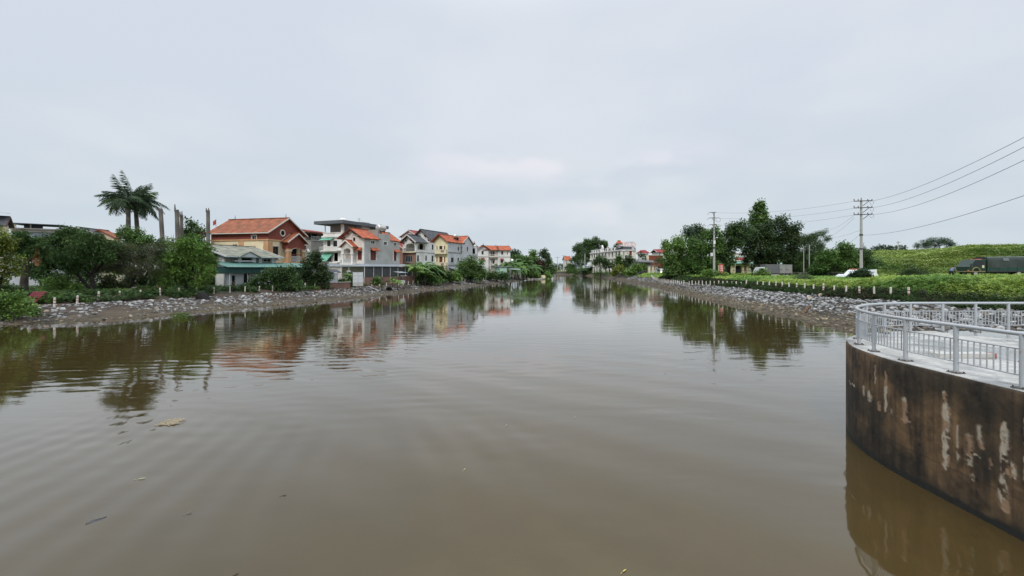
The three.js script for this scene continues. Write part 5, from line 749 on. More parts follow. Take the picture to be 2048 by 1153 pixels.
{ // yellow-fronted house
  const h = new House('narrow_house', 'grey-sided house with a yellow balcony front and orange roof', 895, 104, 68);
  const L = 4.0, W = 13, xs = 3.9, ev = h.y('R', 897, 483.5), rd = h.y('L', 878, 468.6), g0 = 0;
  h.wall('L', 0, [[-L, g0], [0, g0], [0, ev], [-L / 2, rd - 0.14], [-L, ev]], wallM([0.84, 0.76, 0.50]), [[873, 492.4, 874.8, 499.4, 'darkf', 1, 1], [878.6, 492.3, 884.5, 499.2, 'darkf', 1, 2], [888.2, 492, 890.2, 499.2, 'darkf', 1, 1], [872.8, 513.8, 874.8, 524.6, 'darkf', 2, 1], [878.4, 513.6, 884.8, 524.8, 'shutter', 1, 2], [888.2, 513.6, 890.4, 524.6, 'shutter', 1, 1], [870, 536, 888, 552, 'open']], { sill: false });
  h.wall('R', 0, [[0.22, g0], [8.2, g0], [8.2, ev], [0.22, ev]], M.palegrey, [[902, 515.7, 907.4, 525, 'darkf', 1, 2], [915.3, 494, 917.9, 501.8, 'darkf', 1, 1], [915, 516, 918, 522.5, 'darkf', 1, 1]]);
  const e3 = ev + 0.1, r3 = h.y('R', 936.4, 473); // cross wing with its gable to the river
  h.wall('R', 0.25, [[7.2, 0], [W, 0], [W, e3], [(7.2 + W) / 2, r3 - 0.14], [7.2, e3]], M.palegrey, [[922.3, 494, 927.6, 502.3, 'darkf', 1, 2], [933.6, 494, 936.2, 502.5, 'darkf', 1, 1], [923, 515.5, 927.4, 523, 'darkf', 1, 2]], { name: 'wing_wall' });
  h.P('wing_return', box(7.2, 0, -0.22, 7.4, e3, 0.028), M.cement); h.back(M.palegrey, W, -6, ev); h.P('rear_wall', box(0.22, 0, -L - 0.01, 7.2, ev, -L + 0.2), M.cream);
  h.gable('x', -0.85, 8.4, 0.4, -L - 0.6, ev - 0.08, rd, M.orangeRoof, { barge: M.redwall }); h.gable('z', 0.55, -6.2, 6.9, W + 0.35, e3 - 0.05, r3, M.orangeRoof, { barge: M.palegrey });
  for (const [v0, v1] of [[500.5, 508.5], [526, 533.5]]) { const a = h.y('L', 880, v1), b = h.y('L', 880, v0); h.P('balcony', [box(-0.9, a, -L - 0.05, -0.002, a + 0.2, 0.05)], M.cream); h.P('balcony_parapet', [box(-0.9, a + 0.201, -L - 0.05, -0.76, b, 0.05), box(-0.758, a + 0.201, -0.08, -0.002, b, 0.05), box(-0.758, a + 0.201, -L - 0.05, -0.002, b, -L + 0.08)], M.cream); h.P('balcony_cap', box(-0.96, b, -L - 0.1, -0.7, b + 0.1, 0.1), M.trim); const n = 6; h.P('parapet_grille', Array.from({ length: n }, (_, i) => box(-0.93, a + 0.4, -0.5 - i * 0.16 - 0.1, -0.9, b - 0.15, -0.5 - i * 0.16)), M.redwall); }
  for (const v of [505, 530.5]) { const y = h.y('R', 905, v + 0.5); h.band('R', 0, 0.23, 7.19, y - 0.12, y + 0.12, M.concrete, 0.07); }
  h.P('ground_column', box(-0.85, 0, -0.55, -0.3, h.y('L', 890, 533.5), -0.05), M.cream); h.P('corner_quoin', box(-0.04, 0, -0.06, 0.04, ev, 0.04), M.cream);
  const ty = h.y('R', 905, 536); h.P('lean_to_roof', slab([0.5, ty - 0.5, 1.9], [6, ty - 0.5, 1.9], [6, ty + 0.15, 0.02], [0.5, ty + 0.15, 0.02], 0.06), M.tinRoof); h.P('lean_to_post', [rod([0.8, 0, 1.7], [0.8, ty - 0.45, 1.7], 0.05), rod([5.6, 0, 1.7], [5.6, ty - 0.45, 1.7], 0.05)], M.frame);
  const tg = thing('water_tank', 'steel water tank set into the orange roof of the yellow-fronted house', 'water tank', h.g.localToWorld(new V3(5.6, rd - 0.95, -0.7)).toArray(), h.th); part('drum', [new THREE.CapsuleGeometry(0.5, 1.2, 6, 16).rotateZ(PI / 2).translate(0, 0.75, 0)], M.steel, tg); for (const x of [-0.5, 0.5]) part('stand', box(x - 0.05, -0.3, -0.4, x + 0.05, 0.4, 0.4), M.iron, tg);
}
{ // next roof behind
  const h = new House('background_house', 'orange-roofed house tucked between the yellow-fronted and the far white house', 954, 126, 93);
  const W = 7, L = 1.6, ev = h.y('R', 956, 496), rd = h.y('L', 950, 486); h.wall('L', 0, [[-L, 0], [0, 0], [0, ev], [-L, ev]], M.palegrey, [[945, 497, 950, 508, 'open']]); h.wall('R', 0, [[0.22, 0], [W, 0], [W, ev], [0.22, ev]], M.cement); h.back(M.palegrey, W, -L, ev); h.gable('x', -0.9, W + 0.3, 0.3, -L - 0.4, ev, rd + 0.3, M.orangeRoof, { barge: M.white });
  h.rail('L', -0.5, -L, -0.1, h.y('L', 948, 515), 1, M.iron, 8, 'balcony_rail');
}
{ // far white house
  const h = new House('gabled_house', 'far white house with an orange roof, arched door hood and red window awnings', 955, 140, 14, 1.5);
  const W = 11.4, D = 7, ev = 9.0, rd = 10.5, xg = h.a('R', 976.5), xm = h.a('R', 995.5);
  h.wall('R', 0.4, [[0, 0], [xg, 0], [xg, ev], [xg / 2, rd - 0.12], [0, ev]], M.white, [[963, 502.2, 967.2, 509.4, 'darkf', 1, 1], [962, 519.5, 967.5, 525, 'darkf', 1, 2]], { name: 'gable_wall', sill: false });
  h.wall('R', -0.6, [[xg - 0.2, 0], [xm, 0], [xm, ev], [xg - 0.2, ev]], M.offwhite, [[981.3, 502.6, 984, 512.3, 'darkf', 1, 1], [985, 502.6, 989, 512.5, 'darkf', 1, 2], [985.3, 521.5, 988.4, 528, 'darkf', 1, 1]], { name: 'recessed_wall', sill: false });
  h.wall('R', 0, [[xm, 0], [W, 0], [W, ev], [xm, ev]], M.white, [[1002.4, 502.6, 1006.3, 509.6, 'darkf', 1, 2], [1014, 503, 1015.4, 510, 'darkf', 1, 1], [1001, 520, 1006, 526, 'darkf', 1, 2]], { sill: false });
  h.wall('L', 0, [[-D, 0], [0.18, 0], [0.18, ev], [-D, ev]], M.white, []); h.back(M.white, W, -D, ev); h.P('wing_side', [box(xg - 0.2, 0, -0.58, xg, ev, 0.178), box(xm, 0, -0.58, xm + 0.2, ev, -0.222)], M.white);
  const yb = h.y('R', 985, 514.3); h.band('R', 0.4, -0.02, xg + 0.02, yb - 0.1, yb + 0.1, M.concrete, 0.07); h.band('R', 0, xm, W + 0.02, yb - 0.1, yb + 0.1, M.concrete, 0.07); h.P('balcony', box(xg, yb - 0.12, -0.598, xm, yb + 0.08, 0.3), M.offwhite); h.rail('R', 0.25, xg + 0.05, xm - 0.05, yb + 0.08, 0.8, M.trim, 10);
  h.gable('x', xg / 2, W + 0.5, 0.75, -D - 0.5, ev - 0.05, rd, M.orangeRoof, { barge: M.darkTrim, finial: [xg / 2 + 0.6, xm, W] }); h.gable('z', 1.1, -D / 2, -0.6, xg + 0.6, ev - 0.02, rd + 0.03, M.orangeRoof, { barge: M.darkTrim, finial: [0.8] }); h.P('dormer_gable', slab([xm - 0.1, ev - 0.1, 1.0], [xm + 0.35, ev - 0.1, 1.0], [xm + 0.3, rd, -2], [xm, rd, -2], 0.3), M.darkTrim);
  const hd = (r, p) => h.hood('R', r[4] || 0, h.rect('R', r), M.crimsonRoof, p); hd([961.5, 516, 968, 519.6, 0.4], 0.7); hd([1000.5, 517, 1006.8, 520.3], 0.7);
  const q = h.rect('R', [980.5, 517, 991, 520.8], 0.4); h.P('arched_hood', uvm(new THREE.CylinderGeometry((q[2] - q[0]) / 2, (q[2] - q[0]) / 2, 1.1, 14, 1, true, -PI / 2 - 0.2, PI + 0.4).scale(1, 1, 0.55).rotateX(-PI / 2).translate((q[0] + q[2]) / 2, q[1], 0.0)), M.redwall);
  for (const x of [q[0], q[2]]) h.P('porch_column', rod([x, 0, 0.35], [x, q[1] + 0.1, 0.35], 0.14), M.offwhite);
  h.P('satellite_dish', new THREE.SphereGeometry(0.75, 14, 6, 0, 2 * PI, 0, 0.7).scale(1, 0.6, 1).rotateX(0.9).translate(W + 0.5, yb - 1.2, 0.3), M.white);
}
{ // pale green shed by the bank
  const h = new House('garden_shed', 'low pale green shed with a flat grey roof behind the bank posts', 998, 128, 20, 1.3, 'shed');
  const W = 2.6, L = 4.4, y = h.y('L', 985, 533.8); h.wall('L', 0, [[-L, 0], [0, 0], [0, y], [-L, y]], M.mint, [[990, 538, 993.5, 542, 'dark', 1, 1]], { sill: false }); h.wall('R', 0, [[0.22, 0], [W, 0], [W, y], [0.22, y]], M.mint, []); h.back(M.mint, W, -L, y);
  h.P('roof', slab([-0.5, y + 0.15, 0.4], [W + 1.8, y + 0.02, 0.4], [W + 1.8, y + 0.05, -L - 0.5], [-0.5, y + 0.35, -L - 0.5], 0.14), M.tinRoof); h.P('side_roof', slab([W + 0.3, y - 0.75, 1.5], [W + 4.2, y - 0.95, 1.2], [W + 4.2, y - 0.7, -0.6], [W + 0.3, y - 0.5, -0.5], 0.08), M.tinRoof); h.P('side_post', [rod([W + 4, 0, 1], [W + 4, y - 0.98, 1], 0.06), rod([W + 0.6, 0, 1.3], [W + 0.6, y - 0.8, 1.3], 0.06)], M.frame);
}
{ // far left roofs above the trees
  const h = new House('background_house', 'dark-roofed house cut by the left edge of the photo', 6, 58, 128);
  const ev = h.y('L', 4, 452), rd = ev + 1.4; h.wall('R', 0, [[0, 0], [2.2, 0], [2.2, ev], [1.1, rd - 0.15], [0, ev]], M.cream, []); h.wall('L', 0, [[-7, 0], [-0.22, 0], [-0.22, ev], [-7, ev]], M.white, []); h.back(M.cream, 2.2, -7, ev); h.gable('z', 0.4, -7.4, -0.6, 2.8, ev, rd, M.darkRoof, { barge: M.darkTrim });
  const cy = h.y('L', 4, 426); h.P('rooftop_canopy', slab([-0.3, cy, 0.3], [1.5, cy + 0.1, 0.3], [1.5, cy + 1.4, -6], [-0.3, cy + 1.2, -6], 0.05), mat([0.45, 0.52, 0.55])); h.P('canopy_post', [rod([0.2, rd - 1, -1], [0.2, cy + 0.2, -1], 0.06), rod([0.2, rd - 1.2, -5], [0.2, cy + 1, -5], 0.06), rod([1.3, rd - 0.4, -1], [1.3, cy + 0.2, -1], 0.06)], M.frame);
}
{
  const h = new House('terrace_house', 'low house with a roof terrace under a thin flat canopy behind the trees at left', 120, 66, 124);
  const L = 5.2, W = 6, top = h.y('L', 80, 460), c = h.y('L', 80, 449); h.wall('L', 0, [[-L, 0], [0, 0], [0, top], [-L, top]], M.offwhite, [[75, 470, 82, 480, 'darkf', 1, 2], [88, 470, 95, 480, 'darkf', 1, 2], [100, 470, 107, 480, 'darkf', 1, 2]]); h.wall('R', 0, [[0.22, 0], [W, 0], [W, top], [0.22, top]], M.cream, []); h.back(M.white, W, -L, top);
  h.P('canopy', slab([-0.7, c, 0.4], [W, c + 0.1, 0.4], [W, c + 0.2, -L - 0.6], [-0.7, c + 0.05, -L - 0.6], 0.09), M.greyRoof); for (const z of [-0.1, -L * 0.62, -L + 0.1]) h.P('canopy_post', rod([0.1, top, z], [0.1, c - 0.05, z], 0.09), M.trim);
  h.P('roof_slab', box(-0.5, top, -L - 0.3, W + 0.3, top + 0.18, 0.3), M.concrete); h.P('awning', slab([-1.5, top - 1.4, -0.2], [-1.5, top - 1.4, -4.8], [-0.01, top - 0.4, -4.8], [-0.01, top - 0.4, -0.2], 0.06), M.greyRoof); h.P('terrace_parapet', box(-0.45, top + 0.181, -L - 0.25, -0.3, top + 0.8, -4.6), M.cream); h.P('terrace_bench', rbox(0.3, top + 0.181, -4.0, 1.2, top + 0.75, -2.2), M.iron);
}
{
  const h = new House('background_house', 'house with a dark grey gable just right of the flat terrace canopy', 190, 74, 104);
  const ev = h.y('R', 190, 468), rd = ev + 1.1; h.wall('L', 0, [[-4.6, 0], [0, 0], [0, ev], [-2.3, rd - 0.15], [-4.6, ev]], M.white); h.wall('R', 0, [[0.22, 0], [5, 0], [5, ev], [0.22, ev]], M.white); h.back(M.white, 5, -4.6, ev); h.gable('x', -0.5, 5.2, 0.4, -5, ev, rd, M.darkRoof);
}
{
  const h = new House('background_house', 'house with a brownish red gable left of the tall palms', 228, 76, 104);
  const ev = h.y('R', 228, 476), rd = ev + 1.45; h.wall('L', 0, [[-4.4, 0], [0, 0], [0, ev], [-2.2, rd - 0.15], [-4.4, ev]], M.cream); h.wall('R', 0, [[0.22, 0], [2, 0], [2, ev], [0.22, ev]], M.cream); h.back(M.cream, 2, -4.4, ev); h.gable('x', -0.4, 2.2, 0.4, -4.8, ev, rd, M.redRoof, { barge: M.redwall });
}
{ // pale house wall glimpsed between the trees at left
  const h = new House('background_house', 'pale blue-white house glimpsed between the trees at far left', 108, 55, 120, 1.4);
  const t = h.y('L', 90, 490); h.wall('L', 0, [[-4.6, 0], [0, 0], [0, t], [-4.6, t]], M.greywhite, [[84, 516, 92, 530, 'darkf', 1, 2]]); h.wall('R', 0, [[0.22, 0], [5, 0], [5, t], [0.22, t]], M.greywhite); h.back(M.greywhite, 5, -4.6, t); h.P('roof', slab([-0.4, t + 0.02, 0.4], [5.4, t + 0.05, 0.4], [5.4, t + 0.7, -5], [-0.4, t + 0.65, -5], 0.12), M.tinRoof);
}
// ---------- right bank: hotel, buildings, vehicles, poles, person ----------
{ // long cream hotel
  const h = new House('hotel', 'long cream three-storey hotel with a white oval dormer and dark mansard edge', 1243, 195, 8.5, 1.6, 'hotel');
  const W = 7.2, L = 43.5, top = 11.2, f2 = h.y('R', 1250, 515.5), f3 = 4.2; // cornice levels
  const rowA = [1184.5, 1189, 1194, 1199, 1211.5, 1218.5, 1225.3, 1232.8, 1239], open = [];
  for (const px of rowA) { const a = h.a('L', px), w = 0.85; open.push(Object.assign([0, 0, 0, 0, 'darkf', 3, 1], { m: [a - w, f2 + 0.5, a + w, f2 + 3.1] })); open.push(Object.assign([0, 0, 0, 0, 'darkf', 3, 1], { m: [a - w, f3 - 0.2, a + w, f3 + 2.3] })); open.push(Object.assign([0, 0, 0, 0, 'darkf', 2, 1], { m: [a - w * 0.9, 0.5, a + w * 0.9, 2.6] })); }
  h.wall('L', 0, [[-L, -0.5], [0, -0.5], [0, top], [-L, top]], M.ivory, open, { surround: M.white });
  h.wall('R', 0, [[0.22, -0.5], [W, -0.5], [W, top], [0.22, top]], M.ivory, [Object.assign([0, 0, 0, 0, 'darkf', 3, 1], { m: [0.7, f2 + 0.4, 1.5, f2 + 3.2] }), Object.assign([0, 0, 0, 0, 'shutter', 1, 2], { m: [3.9, f2 + 0.2, 5.2, f2 + 3.1] }), Object.assign([0, 0, 0, 0, 'darkf', 3, 1], { m: [0.7, f3, 1.5, f3 + 2.3] })], { surround: M.white });
  h.back(M.ivory, W, -L, top);
  for (const [y, p, hh] of [[top - 0.25, 0.55, 0.4], [f2 - 0.35, 0.6, 0.45], [f3 - 0.9, 0.3, 0.3]]) { h.band('L', 0, -L - 0.4, p, y, y + hh, M.white, p); h.band('R', 0, 0, W + 0.3, y + 0.003, y + hh - 0.003, M.white, p); }
  h.rail('L', -0.45, -L + 0.4, -0.1, f2 + 0.12, 0.95, M.white, 70); h.rail('R', 0.45, 0.2, W, f2 + 0.12, 0.95, M.white, 16);
  for (let i = 0; i <= 10; i++) { const z = -0.4 - i * (L - 0.8) / 10; h.P('pilaster', box(-0.16, -0.4, z - 0.3, -0.002, f2 - 0.36, z + 0.3), M.white); h.P('pilaster', box(-0.14, f2 + 0.12, z - 0.22, -0.002, top - 0.26, z + 0.22), M.white); }
  const m = 1.75; // attic: dark mansard with white dormer piers
  h.P('mansard_roof', [slab([0.1, top + 0.15, 0.0], [0.1, top + 0.15, -L], [0.9, top + m, -L], [0.9, top + m, -0.0], 0.12), slab([0.1, top + 0.15, -0.1], [W, top + 0.15, -0.1], [W - 0.5, top + m, -0.8], [0.9, top + m, -0.8], 0.12), box(0.9, top + m - 0.15, -L, W - 0.5, top + m, -0.8)], M.darkRoof);
  for (const px of [1184, 1188.6, 1193.8, 1198.3, 1212.5, 1219.8, 1226.8]) { const z = h.a('L', px); h.P('dormer', [box(-0.05, top + 0.152, z - 1.5, 0.9, top + 1.55, z - 1.05), box(-0.05, top + 0.152, z + 1.05, 0.9, top + 1.55, z + 1.5), box(-0.1, top + 1.4, z - 1.049, 0.8, top + 1.6, z + 1.049)], M.white); h.P('dormer_window', box(0.12, top + 0.3, z - 1.04, 0.3, top + 1.39, z + 1.04), M.pane); }
  const oz = h.a('L', 1205), ov = h.P('oval_dormer', new THREE.TorusGeometry(1.05, 0.42, 8, 24).scale(1, 1.5, 1).rotateY(-PI / 2).translate(-0.1, top + 1.5, oz), M.white); part('pane', new THREE.CylinderGeometry(0.85, 0.85, 0.2, 20).scale(1, 1, 1.4).rotateZ(PI / 2).rotateX(PI / 2).translate(0.05, top + 1.5, oz), M.pane, ov); h.P('dormer_base', box(-0.2, top + 0.15, oz - 1.7, 0.6, top + 0.75, oz + 1.7), M.white);
  h.P('stair_window', box(-0.03, f2 + 0.3, oz - 1.2, -0.002, top - 0.4, oz + 1.2), M.pane);
  h.P('roof_slab', box(-0.4, top + m + 0.1, -5.2, 0.9, top + m + 0.55, 0.3), M.white); h.P('roof_parapet', [box(5.2, top + 0.3, 0.0, 5.5, top + 1.3, 0.3), box(5.9, top + 0.3, 0.0, 6.2, top + 1.3, 0.3)], M.white);
  // ground-floor side door canopy at the far end
  h.P('side_canopy', box(-3.2, 3.3, -L - 0.2, -0.002, 3.6, -L + 5), M.darkRoof); h.P('side_awning', slab([-7, 1.2, -L], [-7, 1.2, -L + 6], [-3.4, 1.7, -L + 6], [-3.4, 1.7, -L], 0.1), M.fascia);
  // rooftop pavilion and sign
  const pv = h.a('R', 1242); const py = top + m + 0.6; h.P('pavilion_roof', [slab([-1.6, py + 0.9, -0.6], [1.1, py + 0.9, -0.6], [0.3, py + 2.0, -1.8], [-0.9, py + 2.0, -1.8], 0.12), slab([-1.6, py + 0.9, -3.2], [-1.6, py + 0.9, -0.602], [-0.9, py + 2.0, -1.802], [-0.9, py + 2.0, -2.2], 0.12), slab([1.1, py + 0.9, -3.2], [1.1, py + 0.9, -0.602], [0.3, py + 2.0, -1.802], [0.3, py + 2.0, -2.2], 0.12)], M.orangeRoof); h.P('pavilion_ridge', [box(-1.0, py + 2.0, -2.2, 0.4, py + 2.3, -1.8)], M.redwall);
  for (const [x, z] of [[-1.3, -0.9], [0.8, -0.9], [-1.3, -2.9], [0.8, -2.9]]) h.P('pavilion_post', rod([x, top + m, z], [x, py + 0.9, z], 0.1), M.darkTrim);
  const b0 = at(1237.5, 495.8, 197), b1 = at(1273, 483.3, 197), sg = thing('roof_sign', 'large white sign board with blue and red lettering on the hotel roof', 'sign', [(b0.x + b1.x) / 2, b0.y, b0.z]), w = b1.x - b0.x, hh = b1.y - b0.y;
  const cv = document.createElement('canvas'); cv.width = 512; cv.height = 192; const x = cv.getContext('2d'); x.fillStyle = '#e9e4e4'; x.fillRect(0, 0, 512, 192);
  const r = rng(8), line = (y, hgt, col, a, b) => { x.fillStyle = col; let q = a; while (q < b) { const ww = hgt * (0.35 + 0.35 * r()); if (r() < 0.17) { q += ww; continue; } x.fillRect(q, y, ww * 0.22, hgt); if (r() < 0.6) x.fillRect(q, y, ww * 0.8, hgt * 0.22); if (r() < 0.6) x.fillRect(q, y + hgt * 0.78, ww * 0.8, hgt * 0.22); if (r() < 0.5) x.fillRect(q + ww * 0.6, y, ww * 0.22, hgt); q += ww; } };
  line(14, 22, '#2b5569', 70, 470); line(56, 34, '#b5382f', 150, 500); line(106, 26, '#b04438', 150, 490); line(154, 16, '#39566b', 140, 500);
  const ct = new THREE.CanvasTexture(cv); ct.colorSpace = THREE.SRGBColorSpace;
  part('board', new THREE.BoxGeometry(w, hh, 0.2).translate(0, hh / 2, 0), [0, 1, 2, 3, 4, 5].map((i) => i === 4 ? new THREE.MeshStandardMaterial({ map: ct, roughness: 0.6 }) : M.frame), sg);
  for (let i = 0; i < 5; i++) { const q = lerp(-w / 2 + 0.3, w / 2 - 0.3, i / 4); part('strut', [rod([q, -1.6, -0.2], [q, hh, -0.2], 0.07), rod([q, -1.6, -1.6], [q, hh * 0.8, -0.25], 0.05)], M.iron, sg); }
}
{
  const h = new House('villa', 'small white villa with a crimson two-tier roof right of the hotel', 1283, 188, 6, 1.6, 'house'); const W = 3.2, L = 4, ev = h.y('R', 1290, 506.5), rd = ev + 1.35;
  h.wall('R', 0, [[0, 0], [W, 0], [W, ev], [0, ev]], M.greywhite, [[1285, 509, 1291, 514, 'darkf', 1, 2]], { sill: false }); h.wall('L', 0, [[-L, 0], [-0.22, 0], [-0.22, ev], [-L, ev]], M.white, []); h.back(M.white, W, -L, ev);
  const rf = (x0, x1, z0, z1, a, b, k) => { const q = [[x0, a, z0], [x1, a, z0], [x1, a, z1], [x0, a, z1]], t = [[x0 + k, b, z0 - k], [x1 - k, b, z0 - k], [x1 - k, b, z1 + k], [x0 + k, b, z1 + k]]; for (let i = 0; i < 4; i++) { const j = (i + 1) % 4; h.P('roof', slab(q[i], q[j], t[j], t[i], 0.1), M.crimsonRoof); } h.P('roof_top', box(x0 + k, b - 0.1, z1 + k, x1 - k, b + 0.05, z0 - k), M.crimsonRoof); };
  rf(-0.8, W + 0.6, 0.6, -L - 0.6, ev, ev + 0.7, 0.7); rf(0.2, W - 0.2, -0.3, -L + 0.3, ev + 0.7, rd, 0.55); h.P('eave_board', box(-0.75, ev - 0.25, -L - 0.5, W + 0.55, ev - 0.11, 0.5), M.white);
}
{
  const a = at(1297.5, 521.5, 165), b = at(1326, 511.5, 165), g = thing('red_wall_building', 'flat-roofed building with a brick red wall and cream corner pier', 'building', [a.x, 1.6, a.z]), w = b.x - a.x, y1 = b.y - 1.6;
  part('wall', [box(0.05, 0, -5, w, y1, 0)], M.redwall, g); part('pier', box(-0.9, 0, -0.6, 0.046, y1 + 0.05, 0.12), M.cream, g); part('pier', box(w, 0, -0.6, w + 0.3, y1 + 0.05, 0.12), M.cream, g); part('parapet', box(-1, y1 + 0.052, -5.1, w + 0.4, y1 + 0.3, 0.2), M.ivory, g);
  for (let i = 1; i < 8; i++) part('panel_rib', box(w * i / 8 - 0.03, 3.0, 0.001, w * i / 8 + 0.03, y1, 0.05), M.redwall, g);
}
{
  const h = new House('background_house', 'grey house with a red roof half hidden by the grove, right of the red wall', 1316, 176, 10, 1.6); const W = 4.6, L = 5, ev = h.y('R', 1320, 505), rd = ev + 1.3;
  h.wall('R', 0, [[0, 0], [W, 0], [W, ev], [0, ev]], M.palegrey, [[1318, 508, 1321, 511.5, 'darkf', 1, 1]]); h.wall('L', 0, [[-L, 0], [-0.22, 0], [-0.22, ev], [-L, ev]], M.cement, []); h.back(M.palegrey, W, -L, ev); h.gable('x', -0.6, W + 0.6, 0.5, -L - 0.5, ev, rd, M.crimsonRoof);
}
{
  const a = at(1281, 537, 148), b = at(1311, 520.5, 148), g = thing('open_shed', 'dark open shed with a low grey sheet roof below the red wall', 'shed', [a.x, 1.7, a.z]), w = b.x - a.x, y1 = b.y - 1.7;
  part('roof', slab([-1, y1 - 0.7, 1.5], [w + 0.6, y1 - 0.9, 1.5], [w + 0.3, y1, -4], [-0.6, y1, -4], 0.1), mat([0.12, 0.12, 0.125], { map: T.metal, rough: 0.8 }), g); part('rear_wall', box(0, 0, -4, w, y1 - 0.2, -3.8), M.concrete, g); for (const x of [0, w * 0.5, w]) part('post', rod([x, 0, 1.2], [x, y1 - 0.85, 1.2], 0.08), M.iron, g); part('side_wall', box(0, 0, -3.798, 0.15, y1 - 0.4, 0.5), M.concrete, g);
}
{
  const a = at(1296, 548, 138), b = at(1314.5, 533.5, 138), g = thing('gate_arch', 'small cream gateway of three pillars beside the headlit car', 'gate', [a.x, 2.0, a.z]), w = b.x - a.x, y1 = b.y - 2;
  for (const [x, c] of [[0.1, M.cream], [w * 0.42, M.cream], [w - 0.7, M.white]]) part('pillar', box(x, 0, -0.35, x + 0.65, y1, 0.35), c, g); part('beam', box(-0.1, y1 + 0.002, -0.45, w + 0.1, y1 + 0.3, 0.45), M.concrete, g);
  for (const dx of [0, 0.9]) { const p = thing('leaning_pole', dx ? 'right one of two pale poles leaning by the gateway' : 'left one of two pale poles leaning by the gateway', 'pole', [a.x + dx, 1.9, a.z + 1.2]); part('pole', rod([-0.4, 0, 0.3], [1.7, y1 * 0.72, -0.75], 0.06), M.frame, p); }
}
{ // black tarpaulin hump
  const p = at(1284, 552, 142), g = thing('tarpaulin_heap', 'black arched tarpaulin heap on the bank left of the gateway', 'tarpaulin', [p.x, 1.7, p.z]);
  const sh = new THREE.Shape(); sh.moveTo(-1.35, 0); sh.quadraticCurveTo(-1.3, 1.25, -0.4, 1.3); sh.quadraticCurveTo(1.1, 1.75, 1.35, 0.95); sh.lineTo(1.25, 0.45); sh.quadraticCurveTo(0.3, 1.1, -0.35, 0.5); sh.lineTo(-0.55, 0); sh.closePath();
  part('cover', new THREE.ExtrudeGeometry(sh, { depth: 1.6, bevelEnabled: true, bevelSize: 0.08, bevelThickness: 0.08, bevelSegments: 2 }), M.rubber, g); part('frame', [rod([-1.2, 0, 0.8], [-0.9, 1.0, 0.8], 0.05), rod([1.2, 0, 0.8], [1.25, 0.9, 0.8], 0.05)], M.iron, g);
}
const wheel = (g, x, y, z, r = 0.36, w = 0.24) => { const t = part('wheel', new THREE.TorusGeometry(r * 0.74, r * 0.27, 10, 24).scale(1, 1, w / (r * 0.5)).translate(x, y, z), M.rubber, g); part('rim', [new THREE.CylinderGeometry(r * 0.56, r * 0.56, w * 0.8, 18).rotateX(PI / 2).translate(x, y, z), new THREE.CylinderGeometry(r * 0.18, r * 0.18, w * 1.02, 10).rotateX(PI / 2).translate(x, y, z)], M.steel, t); };
function carBody(pts, width, bevel = 0.09) { const sh = new THREE.Shape(pts.map((p) => new THREE.Vector2(...p))); return uvm(new THREE.ExtrudeGeometry(sh, { depth: width - 2 * bevel, bevelEnabled: true, bevelSize: bevel * 0.7, bevelThickness: bevel, bevelSegments: 3, curveSegments: 8 }).translate(0, 0, -width / 2 + bevel)); }
function minibus(label, px, v, d, turn, body, lit) { // front towards +x
  const p = at(px, v, d), g = thing('parked_car', label, 'car', [p.x, 2.25, p.z], turn), bm = new THREE.MeshPhysicalMaterial({ color: new THREE.Color().setRGB(...body), roughness: 0.3, clearcoat: 0.6 });
  part('body', carBody([[-2, 0.3], [1.95, 0.3], [2.05, 0.75], [1.9, 1.02], [1.3, 1.78], [-1.95, 1.82], [-2.05, 0.9]], 1.72), bm, g); part('windscreen', slab([1.94, 1.02, -0.7], [1.94, 1.02, 0.7], [1.42, 1.7, 0.62], [1.42, 1.7, -0.62], 0.03), M.pane, g);
  for (const s of [-1, 1]) { part('side_window', box(-1.6, 1.08, s * 0.862, 1.1, 1.6, s * 0.872), M.pane, g); part('mirror', rbox(1.35, 1.05, s * 0.95 - 0.1, 1.5, 1.3, s * 0.95 + 0.1), M.iron, g); const hl = part('headlight', new THREE.SphereGeometry(0.15, 12, 8).scale(0.5, 0.8, 1.2).translate(2.04, 0.78, s * 0.6), lit ? new THREE.MeshStandardMaterial({ color: 0xffffff, emissive: new THREE.Color().setRGB(1, s > 0 ? 0.62 : 0.85, s > 0 ? 0.3 : 0.6), emissiveIntensity: 1.6 }) : M.steel, g); if (lit) { const L = new THREE.PointLight(new THREE.Color(1, 0.75, 0.45), 1.5, 30); L.position.set(2.16, 0.78, s * 0.6); L.shadow.radius = 4; L.castShadow = true; hl.add(L); } }
  part('bumper', rbox(1.98, 0.3, -0.85, 2.16, 0.55, 0.85, 0.05), M.iron, g); part('grille', box(2.03, 0.62, -0.4, 2.075, 0.8, 0.4), M.iron, g); part('number_plate', box(2.162, 0.4, -0.22, 2.175, 0.52, 0.22), M.white, g); for (const x of [-1.25, 1.3]) for (const s of [-1, 1]) wheel(g, x, 0.33, s * 0.76, 0.33);
  return g;
}
minibus('pale silver car with both headlights on, facing the river', 1323.5, 551, 128, -PI / 2 - 0.1, [0.36, 0.38, 0.38], true);
minibus('dark car parked behind the pink box under the grove', 1340, 548, 134, -PI / 2 - 0.5, [0.03, 0.033, 0.038], false);
{
  const p = at(1352.5, 548, 122), g = thing('roadside_box', 'faded pink-red box sign standing in the grass by the grove', 'box', [p.x, 2.2, p.z]); part('box', rbox(-0.5, 0.25, -0.3, 0.5, 1.15, 0.3), mat([0.45, 0.13, 0.11], { map: T.plaster }), g); for (const s of [-1, 1]) part('leg', box(s * 0.4 - 0.04, 0, -0.2, s * 0.4 + 0.04, 0.26, 0.2), M.iron, g);
}
